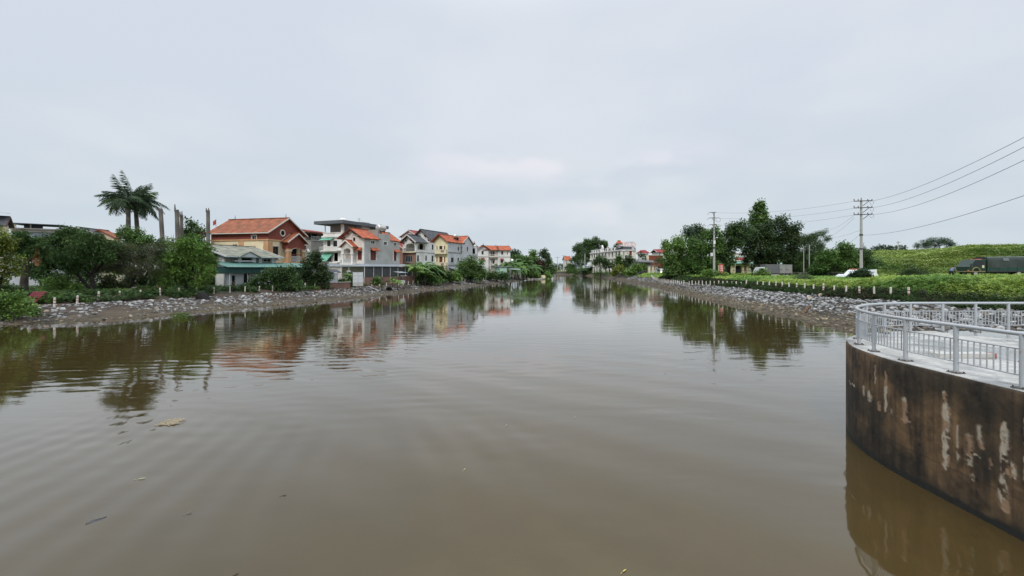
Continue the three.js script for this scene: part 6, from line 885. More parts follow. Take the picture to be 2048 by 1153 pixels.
{ // round prohibition sign
  const d = 104, p = at(1372.2, 538, d), g = thing('road_sign', 'round red and white road sign on a thin post', 'road sign', [p.x, 2.1, p.z]), y = p.y - 2.1;
  part('post', rod([0, 0, -0.05], [0, y + 0.3, -0.05], 0.045), M.frame, g); part('disc', new THREE.CylinderGeometry(0.33, 0.33, 0.03, 28).rotateX(PI / 2).translate(0, y, 0), M.white, g); part('rim', new THREE.TorusGeometry(0.29, 0.045, 6, 30).scale(1, 1, 0.5).translate(0, y, 0.015), M.redPaint, g); part('symbol', [box(-0.1, y - 0.13, 0.016, 0.02, y + 0.13, 0.024), box(0.05, y - 0.06, 0.016, 0.12, y + 0.1, 0.024)], M.iron, g);
}
{ // green booth canopy
  const d = 102, p = at(1379.5, 535.5, d), g = thing('booth', 'small roadside booth with a curved green canopy', 'booth', [p.x, 2.1, p.z]), y = p.y - 2.1;
  part('canopy', uvm(new THREE.CylinderGeometry(0.6, 0.6, 1.15, 14, 1, false, 0, PI).rotateZ(PI / 2).rotateX(-PI / 2).scale(1, 0.9, 1).translate(0, y, 0)), mat([0.05, 0.26, 0.13], { rough: 0.5 }), g); for (const [x, z] of [[-0.5, 0.5], [0.5, 0.5], [-0.5, -0.5], [0.5, -0.5]]) part('post', rod([x, 0, z], [x, y, z], 0.03), M.frame, g); part('counter', box(-0.45, 0, -0.4, 0.45, 0.85, 0.1), M.iron, g); part('shelf', box(-0.48, 0.852, -0.45, 0.48, 0.9, 0.2), M.frame, g);
}
{ // red upright kiosk sign with three white characters
  const d = 88, a = at(1438.3, 546, d), b = at(1447.4, 529, d), g = thing('upright_sign', 'upright red sign board with three white characters beside the cable pole', 'sign', [(a.x + b.x) / 2, 2.2, a.z]), w = (b.x - a.x) / 2, y = b.y - 2.2;
  part('board', rbox(-w, 0.2, -0.16, w, y, 0.16, 0.05), mat([0.46, 0.035, 0.04], { rough: 0.5 }), g);
  const gl = [[[-0.2, -0.16, -0.1, 0.16], [-0.1, 0.06, 0.2, 0.16], [-0.1, -0.16, 0.2, -0.07]], [[-0.2, -0.16, 0.2, -0.07], [-0.2, -0.07, -0.1, 0.16], [0.1, -0.07, 0.2, 0.16], [-0.1, 0.08, 0.1, 0.16]], [[-0.2, -0.16, -0.1, 0.16], [0.1, -0.16, 0.2, 0.16], [-0.1, -0.04, 0.1, 0.05]]];
  gl.forEach((q, i) => part('letter', q.map(([x0, y0, x1, y1]) => box(x0 * 1.1, y - 0.42 - i * 0.46 + y0, 0.161, x1 * 1.1, y - 0.42 - i * 0.46 + y1, 0.172)), M.white, g)); for (const s of [-1, 1]) part('leg', box(s * w * 0.7 - 0.04, 0, -0.12, s * w * 0.7 + 0.04, 0.22, 0.12), M.iron, g);
  part('side_trim', [box(-w - 0.1, 0.5, -0.1, -w - 0.002, y - 0.2, 0.1)], M.cream, g);
}
{ // gatehouse with green roofs behind the grove
  const d = 116, a = at(1467, 548, d), b = at(1501.5, 506, d), g = thing('gatehouse', 'cream gatehouse with pale green roof bands seen under the trees', 'building', [a.x, 2.1, a.z]), w = b.x - a.x, Y = (v) => EYE - (v - HV) / F * d - 2.1, X = (px) => (px - CX) / F * d - a.x;
  const gm = mat([0.20, 0.42, 0.32], { map: T.metal, bumpMap: T.corrug, bumpScale: 0.03, rough: 0.6 });
  part('upper_storey', box(-1.5, Y(522), -9, w + 1.5, Y(508), -5), M.ivory, g); part('upper_roof', slab([-2, Y(514.5), -3.8], [w + 2, Y(514.5), -3.8], [w + 1.6, Y(509.8), -8], [-1.6, Y(509.8), -8], 0.14), gm, g); part('roof_edge', box(-1.8, Y(507.4), -9, w + 1.8, Y(506), -4.9), M.redwall, g);
  part('lower_roof', slab([-1.2, Y(527.3), 0.8], [w + 1.2, Y(527.3), 0.8], [w + 0.9, Y(522.6), -3], [-0.9, Y(522.6), -3], 0.14), gm, g); part('lintel', box(-0.6, Y(532), -2.6, w + 0.6, Y(527.4), -0.2), mat([0.70, 0.64, 0.42], { map: T.plaster }), g); part('pediment', box(-1, Y(522.4), -2.9, w + 1, Y(519), -2.4), M.white, g);
  for (const px of [1467.5, 1471, 1488.5, 1497, 1500.5]) part('pillar', box(X(px) - 0.22, 0, -1.2, X(px) + 0.22, Y(532.01), -0.4), M.yellow, g); part('rear_wall', box(-0.6, 0, -3.4, w + 0.6, Y(527.5), -3.1), M.iron, g); part('side_wall', box(X(1489), 0, -1.6, X(1496.5), Y(535), -1.3), M.cream, g);
  const gt = thing('bar_gate', 'dark metal bar gate across the gatehouse front', 'gate', [a.x + X(1460), 2.1, a.z + 1.2]), gw = X(1503) - X(1460); part('rail', [box(0, 0.15, -0.03, gw, 0.25, 0.03), box(0, 1.5, -0.03, gw, 1.6, 0.03)], M.iron, gt); for (let i = 0; i <= 22; i++) part('bar', rod([gw * i / 22, 0, 0.04], [gw * i / 22, 1.75, 0.04], 0.025, 0.025, 5), M.iron, gt);
  const bd = 114.5, p = at(1471, 520.8, bd), q = at(1501.3, 515, bd), bg = thing('banner', 'long red banner with a line of white lettering across the gatehouse', 'banner', [(p.x + q.x) / 2, p.y, p.z]), bw = q.x - p.x, bh = q.y - p.y;
  const cv = document.createElement('canvas'); cv.width = 512; cv.height = 96; const x = cv.getContext('2d'); x.fillStyle = '#a51422'; x.fillRect(0, 0, 512, 96); x.fillStyle = '#f0d8d8'; const r = rng(3);
  for (const [y0, hgt, s, e] of [[12, 28, 20, 490], [58, 22, 80, 440]]) { let k = s; while (k < e) { const ww = hgt * (0.4 + 0.35 * r()); if (r() > 0.2) { x.fillRect(k, y0, ww * 0.25, hgt); x.fillRect(k, y0 + (r() < 0.5 ? 0 : hgt * 0.4), ww * 0.75, hgt * 0.2); if (r() < 0.5) x.fillRect(k + ww * 0.55, y0, ww * 0.2, hgt); } k += ww; } }
  const ct = new THREE.CanvasTexture(cv); ct.colorSpace = THREE.SRGBColorSpace; part('cloth', new THREE.BoxGeometry(bw, bh, 0.04).translate(0, bh / 2, 0), [0, 1, 2, 3, 4, 5].map((i) => i === 4 ? new THREE.MeshStandardMaterial({ map: ct, roughness: 0.8 }) : M.redPaint), bg); for (const s of [-1, 1]) part('pole', rod([s * bw / 2, -(p.y - 2.1), -0.06], [s * bw / 2, bh + 0.1, -0.06], 0.05), M.frame, bg);
  const e = at(1557, 527, 108), eg = thing('tin_shelter', 'pale green tin roof showing above the box truck', 'shelter', [e.x, 2.1, e.z]); part('roof', slab([-1.2, e.y - 2.1 - 0.2, 0.8], [1.1, e.y - 2.1 - 0.25, 0.8], [0.6, e.y - 2.1 + 0.35, -1], [-0.9, e.y - 2.1 + 0.3, -1], 0.06), mat([0.42, 0.62, 0.54], { map: T.metal, rough: 0.5 }), eg); for (const s of [-1, 1]) part('post', rod([s * 0.9, 0, 0.4], [s * 0.9, e.y - 2.4, 0.4], 0.05), M.frame, eg);
}
{ // box truck, cab to the left
  const d = 90, a = at(1532, 554, d), b = at(1584.5, 530, d), g = thing('box_truck', 'grey metal box truck with a white cab parked under the huge tree', 'truck', [a.x, 2.3, a.z]), w = b.x - a.x, H0 = 0.75, H1 = b.y - 2.3;
  const xm = (1559.5 - 1532) / 52.5 * w, gr = mat([0.22, 0.225, 0.235], { map: T.metal, rough: 0.5, metalness: 0.3 }), lg = mat([0.40, 0.40, 0.385], { map: T.metal, rough: 0.5, metalness: 0.2 });
  part('cargo_box', rbox(0, H0, -2.1, w, H1, 0, 0.04), gr, g); part('side_panel', [box(0.08, H0 + 0.05, 0.001, xm - 0.03, lerp(H0, H1, 0.5) - 0.02, 0.03), box(0.08, lerp(H0, H1, 0.5) + 0.02, 0.001, xm - 0.03, H1 - 0.06, 0.03)], gr, g);
  for (const [u, v] of [[xm + 0.03, (xm + w) / 2 - 0.03], [(xm + w) / 2 + 0.03, w - 0.05]]) { const dr = part('side_door', box(u, H0 + 0.05, 0.001, v, H1 - 0.06, 0.05), lg, g); part('handle', box(u + 0.1, lerp(H0, H1, 0.45), 0.051, u + 0.5, lerp(H0, H1, 0.45) + 0.07, 0.09), M.iron, dr); }
  part('roof_rail', [box(-0.02, H1, -2.12, w + 0.02, H1 + 0.07, 0.04)], lg, g); part('corner_post', [box(w - 0.045, H0, 0.052, w + 0.03, H1, 0.07), box(xm - 0.028, H0, 0.052, xm + 0.028, H1, 0.07)], M.steel, g);
  part('chassis', [box(-1.6, 0.5, -1.75, w, 0.72, -0.35)], M.iron, g); part('side_guard', [box(1.2, 0.32, -0.08, 3.0, 0.42, -0.02), box(1.2, 0.52, -0.08, 3.0, 0.6, -0.02), box(w - 2.2, 0.3, -0.08, w - 0.6, 0.38, -0.02)], M.frame, g);
  const cm = new THREE.MeshPhysicalMaterial({ color: new THREE.Color().setRGB(0.62, 0.66, 0.63), roughness: 0.35, clearcoat: 0.4 });
  part('cab', carBody([[-1.55, 0.5], [-0.12, 0.5], [-0.12, 2.1], [-1.05, 2.1], [-1.5, 1.35], [-1.6, 0.9]], 1.9).translate(0, 0, -1.05), cm, g); part('cab_window', box(-1.15, 1.3, -0.1, -0.35, 1.9, -0.085), M.pane, g); part('windscreen', slab([-1.57, 1.35, -1.85], [-1.57, 1.35, -0.25], [-1.14, 2.02, -0.3], [-1.14, 2.02, -1.8], 0.03), M.pane, g); part('mirror', rbox(-1.5, 1.4, 0.0, -1.38, 1.85, 0.15), M.iron, g); for (const x of [-0.8, w - 1.6, w - 0.85]) wheel(g, x, 0.42, -0.3, 0.42, 0.28);
}
{ // white pickup with an open door
  const d = 65, a = at(1681, 556, d), g = thing('pickup_truck', 'white pickup with an open door, half hidden by bushes below the power pole', 'pickup', [a.x, gy(a.x, d) - 0.05, a.z], 0.05), bm = new THREE.MeshPhysicalMaterial({ color: new THREE.Color().setRGB(0.76, 0.78, 0.8), roughness: 0.25, clearcoat: 0.7 });
  part('body', carBody([[0, 0.45], [0.25, 0.4], [0.45, 0.4], [0.6, 0.75], [0.95, 0.85], [1.25, 0.72], [1.38, 0.4], [3.75, 0.4], [3.9, 0.72], [4.2, 0.85], [4.5, 0.72], [4.65, 0.4], [5.25, 0.45], [5.3, 1.0], [3.6, 1.02], [1.35, 1.0], [0.5, 0.95], [0.06, 0.78]], 1.8), bm, g);
  part('cabin', carBody([[1.3, 1.0], [3.4, 1.0], [3.3, 1.66], [2.25, 1.7], [1.95, 1.62]], 1.6), bm, g); for (const [u0, u1, t0, t1] of [[1.62, 2.42, 2.02, 2.42], [2.52, 3.28, 2.52, 3.2]]) part('side_window', slab([u0, 1.06, 0.83], [u1, 1.06, 0.83], [t1, 1.58, 0.81], [t0, 1.58, 0.81], 0.02), M.pane, g); part('windscreen', slab([1.36, 1.03, 0.7], [1.36, 1.03, -0.7], [1.9, 1.6, -0.62], [1.9, 1.6, 0.62], 0.02), M.pane, g);
  const dr = part('door', [rbox(1.5, 0.48, 0.9, 1.58, 1.02, 1.75)], bm, g, 'open front door'); part('door_window', box(1.52, 1.03, 0.95, 1.56, 1.5, 1.65), M.pane, dr); part('door_opening', box(1.62, 0.5, 0.898, 2.4, 1.0, 0.908), M.void, g);
  part('canopy', rbox(4.35, 1.0, -0.85, 5.25, 1.72, 0.85, 0.08), bm, g); part('tail_light', box(5.2, 1.3, 0.86, 5.28, 1.6, 0.875), M.redPaint, g); part('light_bar', rbox(2.0, 1.72, -0.55, 2.5, 1.86, 0.55, 0.04), mat([0.55, 0.16, 0.08], { rough: 0.3 }), g); part('roof_rack', [rod([2.5, 1.8, 0.6], [3.4, 1.78, 0.6], 0.03), rod([2.5, 1.8, -0.6], [3.4, 1.78, -0.6], 0.03), box(2.7, 1.7, -0.6, 3.3, 1.76, 0.6)], M.greyRoof, g);
  for (const x of [0.92, 4.2]) for (const s of [-1, 1]) wheel(g, x, 0.38, s * 0.76, 0.38); part('bumper', rbox(-0.1, 0.42, -0.85, 0.06, 0.66, 0.85, 0.04), M.frame, g); part('headlight', new THREE.SphereGeometry(0.13, 10, 8).scale(0.6, 0.8, 1.2).translate(0.1, 0.82, 0.68), M.steel, g);
}
{ // green army-style truck with a tarpaulin, cab to the left
  const d = 64, a = at(1917, 555, d), g = thing('tarpaulin_truck', 'dark green truck with a grey-green tarpaulin, cut by the right edge of the photo', 'truck', [a.x, gy(a.x, d) + 0.3, a.z + 0.6], -0.08), gm = new THREE.MeshPhysicalMaterial({ color: new THREE.Color().setRGB(0.012, 0.036, 0.024), roughness: 0.4, clearcoat: 0.3 }), tm = mat([0.042, 0.056, 0.052], { rough: 0.75, map: T.plaster }), bed = mat([0.012, 0.052, 0.035], { rough: 0.6 });
  const Lb = 10.5, cab = 2.35;
  part('cab', carBody([[0.08, 0.75], [0.5, 0.7], [0.62, 1.05], [0.95, 1.2], [1.3, 1.05], [1.42, 0.7], [cab - 0.08, 0.7], [cab - 0.08, 2.55], [0.85, 2.55], [0.3, 1.75], [0.12, 1.5]], 2.1), gm, g); part('cab_window', slab([0.55, 1.68, 1.07], [1.95, 1.68, 1.07], [1.95, 2.36, 1.05], [1.0, 2.36, 1.05], 0.02), M.pane, g); part('windscreen', slab([0.26, 1.72, -0.85], [0.26, 1.72, 0.85], [0.8, 2.45, 0.8], [0.8, 2.45, -0.8], 0.02), M.pane, g); part('wheel_arch', new THREE.TorusGeometry(0.52, 0.06, 6, 16, PI).translate(0.95, 0.9, 1.06), mat([0.30, 0.24, 0.10]), g); part('bumper', rbox(-0.05, 0.72, -1.05, 2.2, 0.86, 1.1, 0.04), mat([0.22, 0.18, 0.09]), g); part('door_plate', box(1.75, 1.35, 1.055, 2.05, 1.75, 1.075), M.cream, g, 'pale square plate on the cab door'); part('roof_lamp', rbox(1.5, 2.56, -0.55, 2.25, 2.7, 0.55, 0.05), mat([0.50, 0.13, 0.08], { rough: 0.4 }), g, 'orange-red roof lamp'); part('mirror', [rbox(0.05, 1.5, 1.1, 0.2, 2.0, 1.35), rod([0.3, 1.9, 1.0], [0.12, 1.9, 1.2], 0.02)], M.iron, g); part('indicator', new THREE.SphereGeometry(0.1, 10, 8).translate(0.05, 0.95, 0.85), mat([0.7, 0.2, 0.03], { rough: 0.3 }), g);
  part('bed_side', [box(cab + 0.1, 0.95, 1.05, Lb, 1.45, 1.12), box(cab + 0.1, 0.95, -1.12, Lb, 1.45, -1.05), box(cab + 0.1, 0.95, -1.049, cab + 0.17, 1.45, 1.049)], bed, g); for (let i = 0; i < 7; i++) part('stake', box(cab + 0.4 + i * 1.25, 0.95, 1.121, cab + 0.48 + i * 1.25, 1.45, 1.16), bed, g); part('bed_floor', box(cab + 0.1, 0.8, -1.1, Lb, 0.949, 1.1), M.iron, g);
  { // tarpaulin with sagging folds
    const nx = 60, prof = [[1.13, 1.32], [1.15, 1.9], [1.13, 2.5], [1.05, 2.9], [0.6, 3.02], [0, 3.08], [-0.6, 3.02], [-1.05, 2.9], [-1.13, 2.5], [-1.15, 1.32]], pos = [], uv = [], idx = []; for (let i = 0; i <= nx; i++) { const x = lerp(cab + 0.1, Lb, i / nx), hoop = Math.abs(Math.sin(i / nx * PI * 6)); prof.forEach(([z, y], k) => { const f = 0.05 * (fbm(x * 1.3, y * 1.2 + k * 0.2, 3, 6) - 0.5) * 2 + 0.03 * Math.sin(x * 3 + y * 2.5), up = k > 2 && k < 7 ? -0.07 * hoop : 0; pos.push(x, y + up + 0.012 * (x - cab), z + Math.sign(z) * f); uv.push(x, k * 0.5); if (i && k) { const o = (i - 1) * 10 + k - 1; idx.push(o, o + 10, o + 1, o + 1, o + 10, o + 11); } }); }
    const tg = new THREE.BufferGeometry(); tg.setAttribute('position', new THREE.Float32BufferAttribute(pos, 3)); tg.setAttribute('uv', new THREE.Float32BufferAttribute(uv, 2)); tg.setIndex(idx); tg.computeVertexNormals(); part('tarpaulin', tg, tm, g);
    part('front_panel', new THREE.ShapeGeometry(new THREE.Shape(prof.map(([z, y]) => new THREE.Vector2(z, y)))).rotateY(-PI / 2).translate(cab + 0.12, 0, 0), tm, g); for (const x of [4.6, 8.0]) part('tarpaulin_patch', slab([x, 2.42, 1.21], [x + 0.75, 2.42, 1.21], [x + 0.7, 2.86, 1.13], [x - 0.1, 2.86, 1.13], 0.02), mat([0.15, 0.16, 0.17]), g); part('tarpaulin_hem', beam([cab + 0.1, 2.97, 1.03], [Lb, 3.06, 1.03], 0.05, 0.05), mat([0.24, 0.32, 0.24]), g);
  }
  part('chassis', box(0.4, 0.55, -0.5, Lb, 0.78, 0.5), M.iron, g); for (const x of [0.95, 6.9, 8.1]) for (const s of [-1, 1]) wheel(g, x, 0.5, s * 0.88, 0.5, 0.3);
}
// poles, lamps and wires
function concretePole(name, label, px, vt, d, r0, r1, cat = 'utility pole') { const p = at(px, 540, d), g = thing(name, label, cat, [p.x, gy(p.x, d), p.z]), h = EYE + (HV - vt) / F * d - gy(p.x, d); part('pole', rod([0, -0.3, 0], [0, h, 0], r0, r1, 12), M.pole, g); return [g, h]; }
const wires = [];
{
  const d = 65, [g, h] = concretePole('power_pole', 'tall concrete power pole with three crossarms before the dike', 1723, 400, d, 0.23, 0.14);
  const yv = (v) => EYE + (HV - v) / F * d - gy(at(1723, 0, d).x, d), tips = {};
  for (const v of [402.5, 416, 429.5]) { const y = yv(v), a = part('crossarm', [beam([-1.25, y - 0.05, 0.16], [1.6, y + 0.05, 0.16], 0.1, 0.12), beam([0.15, y - 0.75, 0.14], [1.1, y - 0.02, 0.14], 0.07, 0.07)], M.iron, g); for (const x of [-1.25, -0.6, 0.9, 1.55]) part('insulator', rod([x, y, 0.16], [x, y + 0.28, 0.16], 0.05, 0.07, 8), mat([0.2, 0.12, 0.09], { rough: 0.3 }), a); part('jumper', new THREE.TorusGeometry(0.3, 0.02, 5, 16).translate(1.45, y - 0.25, 0.25), M.wire, a); tips[v] = [y]; }
  for (const v of [470, 498]) part('strap', new THREE.CylinderGeometry(0.24, 0.25, 0.22, 12).translate(0, yv(v), 0), M.iron, g); part('bracket', rod([0, yv(500), 0.1], [0.35, yv(486), 0.1], 0.03), M.iron, g); part('insulator_stack', [rod([0, h, 0], [0, h + 0.35, 0], 0.06, 0.04)], M.iron, g);
}
{
  const d = 84, [g] = concretePole('cable_pole', 'grey cable pole with left-hand brackets and a small meter box beside the red upright sign', 1428.6, 425, d, 0.24, 0.13), fx = at(1428.6, 0, d).x, yv = (v) => EYE + (HV - v) / F * d - gy(fx, d);
  for (const [v, x] of [[425.5, -1.0], [436.5, -1.1], [450, -1.0]]) part('bracket_arm', [beam([x, yv(v), 0.14], [0.3, yv(v) + 0.05, 0.14], 0.09, 0.1), beam([-0.5, yv(v), 0.13], [0, yv(v + 6), 0.13], 0.05, 0.06), rod([x, yv(v), 0.14], [x - 0.45, yv(v + 4), 0.14], 0.03)], M.iron, g);
  for (const v of [460, 468]) part('cable_bracket', [beam([-0.9, yv(v), 0.2], [0.4, yv(v), 0.2], 0.06, 0.08), rod([-0.5, yv(v) - 0.2, 0.2], [-0.5, yv(v) + 0.15, 0.2], 0.09)], M.iron, g); part('cable_coil', new THREE.TorusGeometry(0.45, 0.03, 6, 24).translate(0.75, yv(440), 0.15), M.wire, g); part('meter_box', [rbox(-0.75, yv(513), -0.1, -0.3, yv(506), 0.2)], M.frame, g); part('notice_plate', new THREE.CylinderGeometry(0.27, 0.27, 0.7, 12, 1, true, -0.9, 1.8).translate(0, yv(485), 0), M.white, g); part('strap', new THREE.CylinderGeometry(0.27, 0.27, 0.3, 12).translate(0, yv(496), 0), M.iron, g); part('lamp', [rod([0, yv(478), 0], [0.45, yv(476), 0.1], 0.03), new THREE.SphereGeometry(0.2, 10, 8).scale(1, 0.6, 1).translate(0.55, yv(476), 0.1)], M.frame, g);
}
function lamp(label, px, vt, d, head) { const p = at(px, 545, d), g = thing('street_lamp', label, 'street lamp', [p.x, gy(p.x, d), p.z]), h = EYE + (HV - vt) / F * d - gy(p.x, d); part('pole', rod([0, -0.3, 0], [0, h, 0], 0.1, 0.07, 10), M.pole, g); if (head) { part('arm', rod([0, h - 0.05, 0], [-0.45, h + 0.05, 0], 0.035), M.frame, g); part('lamp_head', rbox(-0.75, h, -0.14, -0.2, h + 0.13, 0.14, 0.05), M.frame, g); } else part('cap', new THREE.SphereGeometry(0.09, 8, 6).translate(0, h, 0), M.frame, g); }
lamp('white street lamp with its head bent left, before the feathery tree', 1608, 498, 90, true); lamp('bare white pole without a lamp head, right of the street lamp', 1619, 492, 88, false);
{
  const [g, h] = concretePole('utility_pole', 'pale utility pole left of the hotel', 1170, 507, 238, 0.3, 0.22); part('crossarm', beam([-0.9, h - 0.3, 0.2], [0.9, h - 0.3, 0.2], 0.1, 0.12), M.iron, g);
  const [g2, h2_] = concretePole('utility_pole', 'utility pole standing in front of the hotel corner', 1247, 499.5, 172, 0.3, 0.2); part('crossarm', [beam([-1.3, h2_ - 0.3, 0.2], [1.3, h2_ - 0.3, 0.2], 0.1, 0.14), rbox(-0.7, h2_ - 0.7, 0.1, 0.7, h2_ - 0.1, 0.5)], M.frame, g2);
  for (const [px, vt, d, l] of [[1115, 514, 290, 'distant utility pole with a crossarm beyond the river end, left one'], [1127.8, 511, 288, 'distant utility pole with a crossarm next to the far orange-roofed house'], [1109.8, 526, 262, 'distant short grey pole at the end of the left bank trees']]) { const [q, hh] = concretePole('utility_pole', l, px, vt, d, 0.22, 0.14); if (px > 1110) part('crossarm', [beam([-1.6, hh - 0.4, 0.2], [1.6, hh - 0.4, 0.2], 0.12, 0.14)], M.iron, q); }
  const [g3, h3] = concretePole('utility_pole', 'small distant pole on the crest of the dike', 1797, 483, 130, 0.15, 0.1); part('crossarm', beam([-0.6, h3 - 0.3, 0.1], [0.6, h3 - 0.3, 0.1], 0.08, 0.1), M.iron, g3);
}
function wire(label, p, q, sag, r = 0.02) { const a = p.clone(), b = q.clone(), pts = []; for (let i = 0; i <= 20; i++) { const t = i / 20; pts.push(a.clone().lerp(b, t).add(new V3(0, -sag * 4 * t * (1 - t), 0))); } const m = part('overhead_wire', new THREE.TubeGeometry(new THREE.CatmullRomCurve3(pts), 24, r, 5), M.wire, scene); tag(m, label, 'wire', 'overhead wires'); }
{
  const W1 = (vx, v, sag, ve, pe, de, l) => wire(l, at(vx, v, 65), at(pe, ve, de), sag, 0.018);
  W1(1743, 402.5, 0.8, 205, 2180, 22, 'topmost overhead wire rising to the upper right'); W1(1743, 416, 0.9, 225, 2180, 22, 'second overhead wire rising to the upper right'); W1(1743, 429.5, 1.0, 255, 2180, 22, 'third overhead wire rising to the upper right'); W1(1724, 471, 0.8, 345, 2180, 22, 'lowest single cable rising to the right edge');
  for (const [v, w, l] of [[403, 425.5, 'top wire sagging between the power pole and the cable pole'], [417, 436.5, 'middle wire sagging between the power pole and the cable pole'], [430.5, 450, 'lower wire sagging between the power pole and the cable pole']]) wire(l, at(1708, v, 65), at(1429, w, 84), 0.7, 0.016);
  for (const [v, px, w, l] of [[431, 1650, 462, 'thin service wire slanting down to the feathery tree, uppermost'], [436, 1648, 478, 'thin service wire slanting down to the feathery tree, middle one'], [460, 1640, 476, 'thin cable running level from the power pole to the feathery tree'], [468, 1672, 496, 'thin service wire dropping to the bushy tree by the power pole']]) wire(l, at(v < 440 ? 1709 : 1722, v, 65), at(px, w, 88), 0.5, 0.014);
}
{ // low dark wall behind the box truck
  const a = at(1586, 548, 93), b = at(1702, 546, 78), g = thing('boundary_wall', 'low dark boundary wall right of the box truck', 'wall', [a.x, 2.0, a.z], Math.atan2(-(b.z - a.z), b.x - a.x)), L = Math.hypot(b.x - a.x, b.z - a.z); part('wall', box(0, 0, -0.15, L, 1.25, 0.15), mat([0.06, 0.055, 0.05], { map: T.plaster }), g); part('coping', box(-0.02, 1.251, -0.2, L + 0.02, 1.36, 0.2), M.concrete, g); for (let i = 0; i <= 6; i++) part('pier', box(L * i / 6 - 0.2, 0, -0.22, L * i / 6 + 0.2, 1.249, 0.22), M.concrete, g);
}
{ // far bridge and the house behind it
  const a = at(1104, 546, 284), b = at(1141, 546, 284), g = thing('bridge', 'distant low cream bridge parapet closing the end of the river', 'bridge', [a.x, 0.6, a.z]), w = b.x - a.x; part('deck', box(-6, 0, -6, w + 8, 1.0, -0.3), M.concrete, g); part('parapet', box(-6, 1.001, -0.8, w + 8, 1.7, -0.4), M.cream, g); part('handrail', box(-6, 2.9, -0.75, w + 8, 3.05, -0.45), M.redwall, g); for (let i = 0; i < 14; i++) part('baluster', box(-5 + i * 1.9, 1.701, -0.75, -4.6 + i * 1.9, 2.9, -0.45), i % 3 ? M.redwall : M.cream, g);
  const h = new House('background_house', 'distant yellowish house with an orange roof beside the far utility pole', 1131, 300, 10, 1.5), ev = h.y('R', 1135, 520.5), rd = ev + 2.8; h.wall('R', 0, [[0, 0], [4, 0], [4, ev], [0, ev]], M.offwhite, [[1132.2, 523, 1134.5, 525.5, 'darkf', 1, 1], [1132.2, 527, 1134.5, 529.5, 'darkf', 1, 1]], { sill: false }); h.wall('L', 0, [[-6, 0], [-0.22, 0], [-0.22, ev], [-6, ev]], M.offwhite); h.back(M.offwhite, 4, -6, ev); h.gable('x', -0.6, 4.6, 0.5, -6.5, ev, rd, M.orangeRoof);
}
// ---------- person ----------
function blob(bones, cell, mat, pad = 0.05, k = 0.03) { // continuous surface round tapered capsules [a, b, ra, rb]
  const lo = new V3(1e9, 1e9, 1e9), hi = new V3(-1e9, -1e9, -1e9); for (const [a, b, ra, rb] of bones) for (const [p, r] of [[a, ra], [b, rb]]) { lo.min(new V3(p[0] - r, p[1] - r, p[2] - r)); hi.max(new V3(p[0] + r, p[1] + r, p[2] + r)); }
  const c = lo.clone().add(hi).multiplyScalar(0.5), half = Math.max(hi.x - lo.x, hi.y - lo.y, hi.z - lo.z) / 2 + pad, n = Math.min(120, Math.ceil(2 * half / cell));
  const mc = new MarchingCubes(n, mat, false, false, 200000); mc.isolation = 0;
  const B = bones.map(([a, b, ra, rb]) => ({ a: new V3(...a), d: new V3(...b).sub(new V3(...a)), ra, rb })), p = new V3();
  for (let z = 0; z < n; z++) for (let y = 0; y < n; y++) for (let x = 0; x < n; x++) { p.set((x - n / 2) / (n / 2) * half + c.x, (y - n / 2) / (n / 2) * half + c.y, (z - n / 2) / (n / 2) * half + c.z); let s = 0; for (const o of B) { const w = p.clone().sub(o.a), t = clamp(w.dot(o.d) / (o.d.lengthSq() + 1e-9), 0, 1), q = w.addScaledVector(o.d, -t).length() - lerp(o.ra, o.rb, t); s += Math.exp(-q / k * 1.0); } mc.field[x + y * n + z * n * n] = Math.log(s + 1e-30) * k; }
  mc.update(); const cnt = mc.count, g = new THREE.BufferGeometry(), P = new Float32Array(mc.positionArray.slice(0, cnt * 3)), N = new Float32Array(mc.normalArray.slice(0, cnt * 3));
  for (let i = 0; i < cnt; i++) { P[i * 3] = P[i * 3] * half + c.x; P[i * 3 + 1] = P[i * 3 + 1] * half + c.y; P[i * 3 + 2] = P[i * 3 + 2] * half + c.z; }
  g.setAttribute('position', new THREE.BufferAttribute(P, 3)); g.setAttribute('normal', new THREE.BufferAttribute(N, 3)); g.computeVertexNormals(); return g;
}
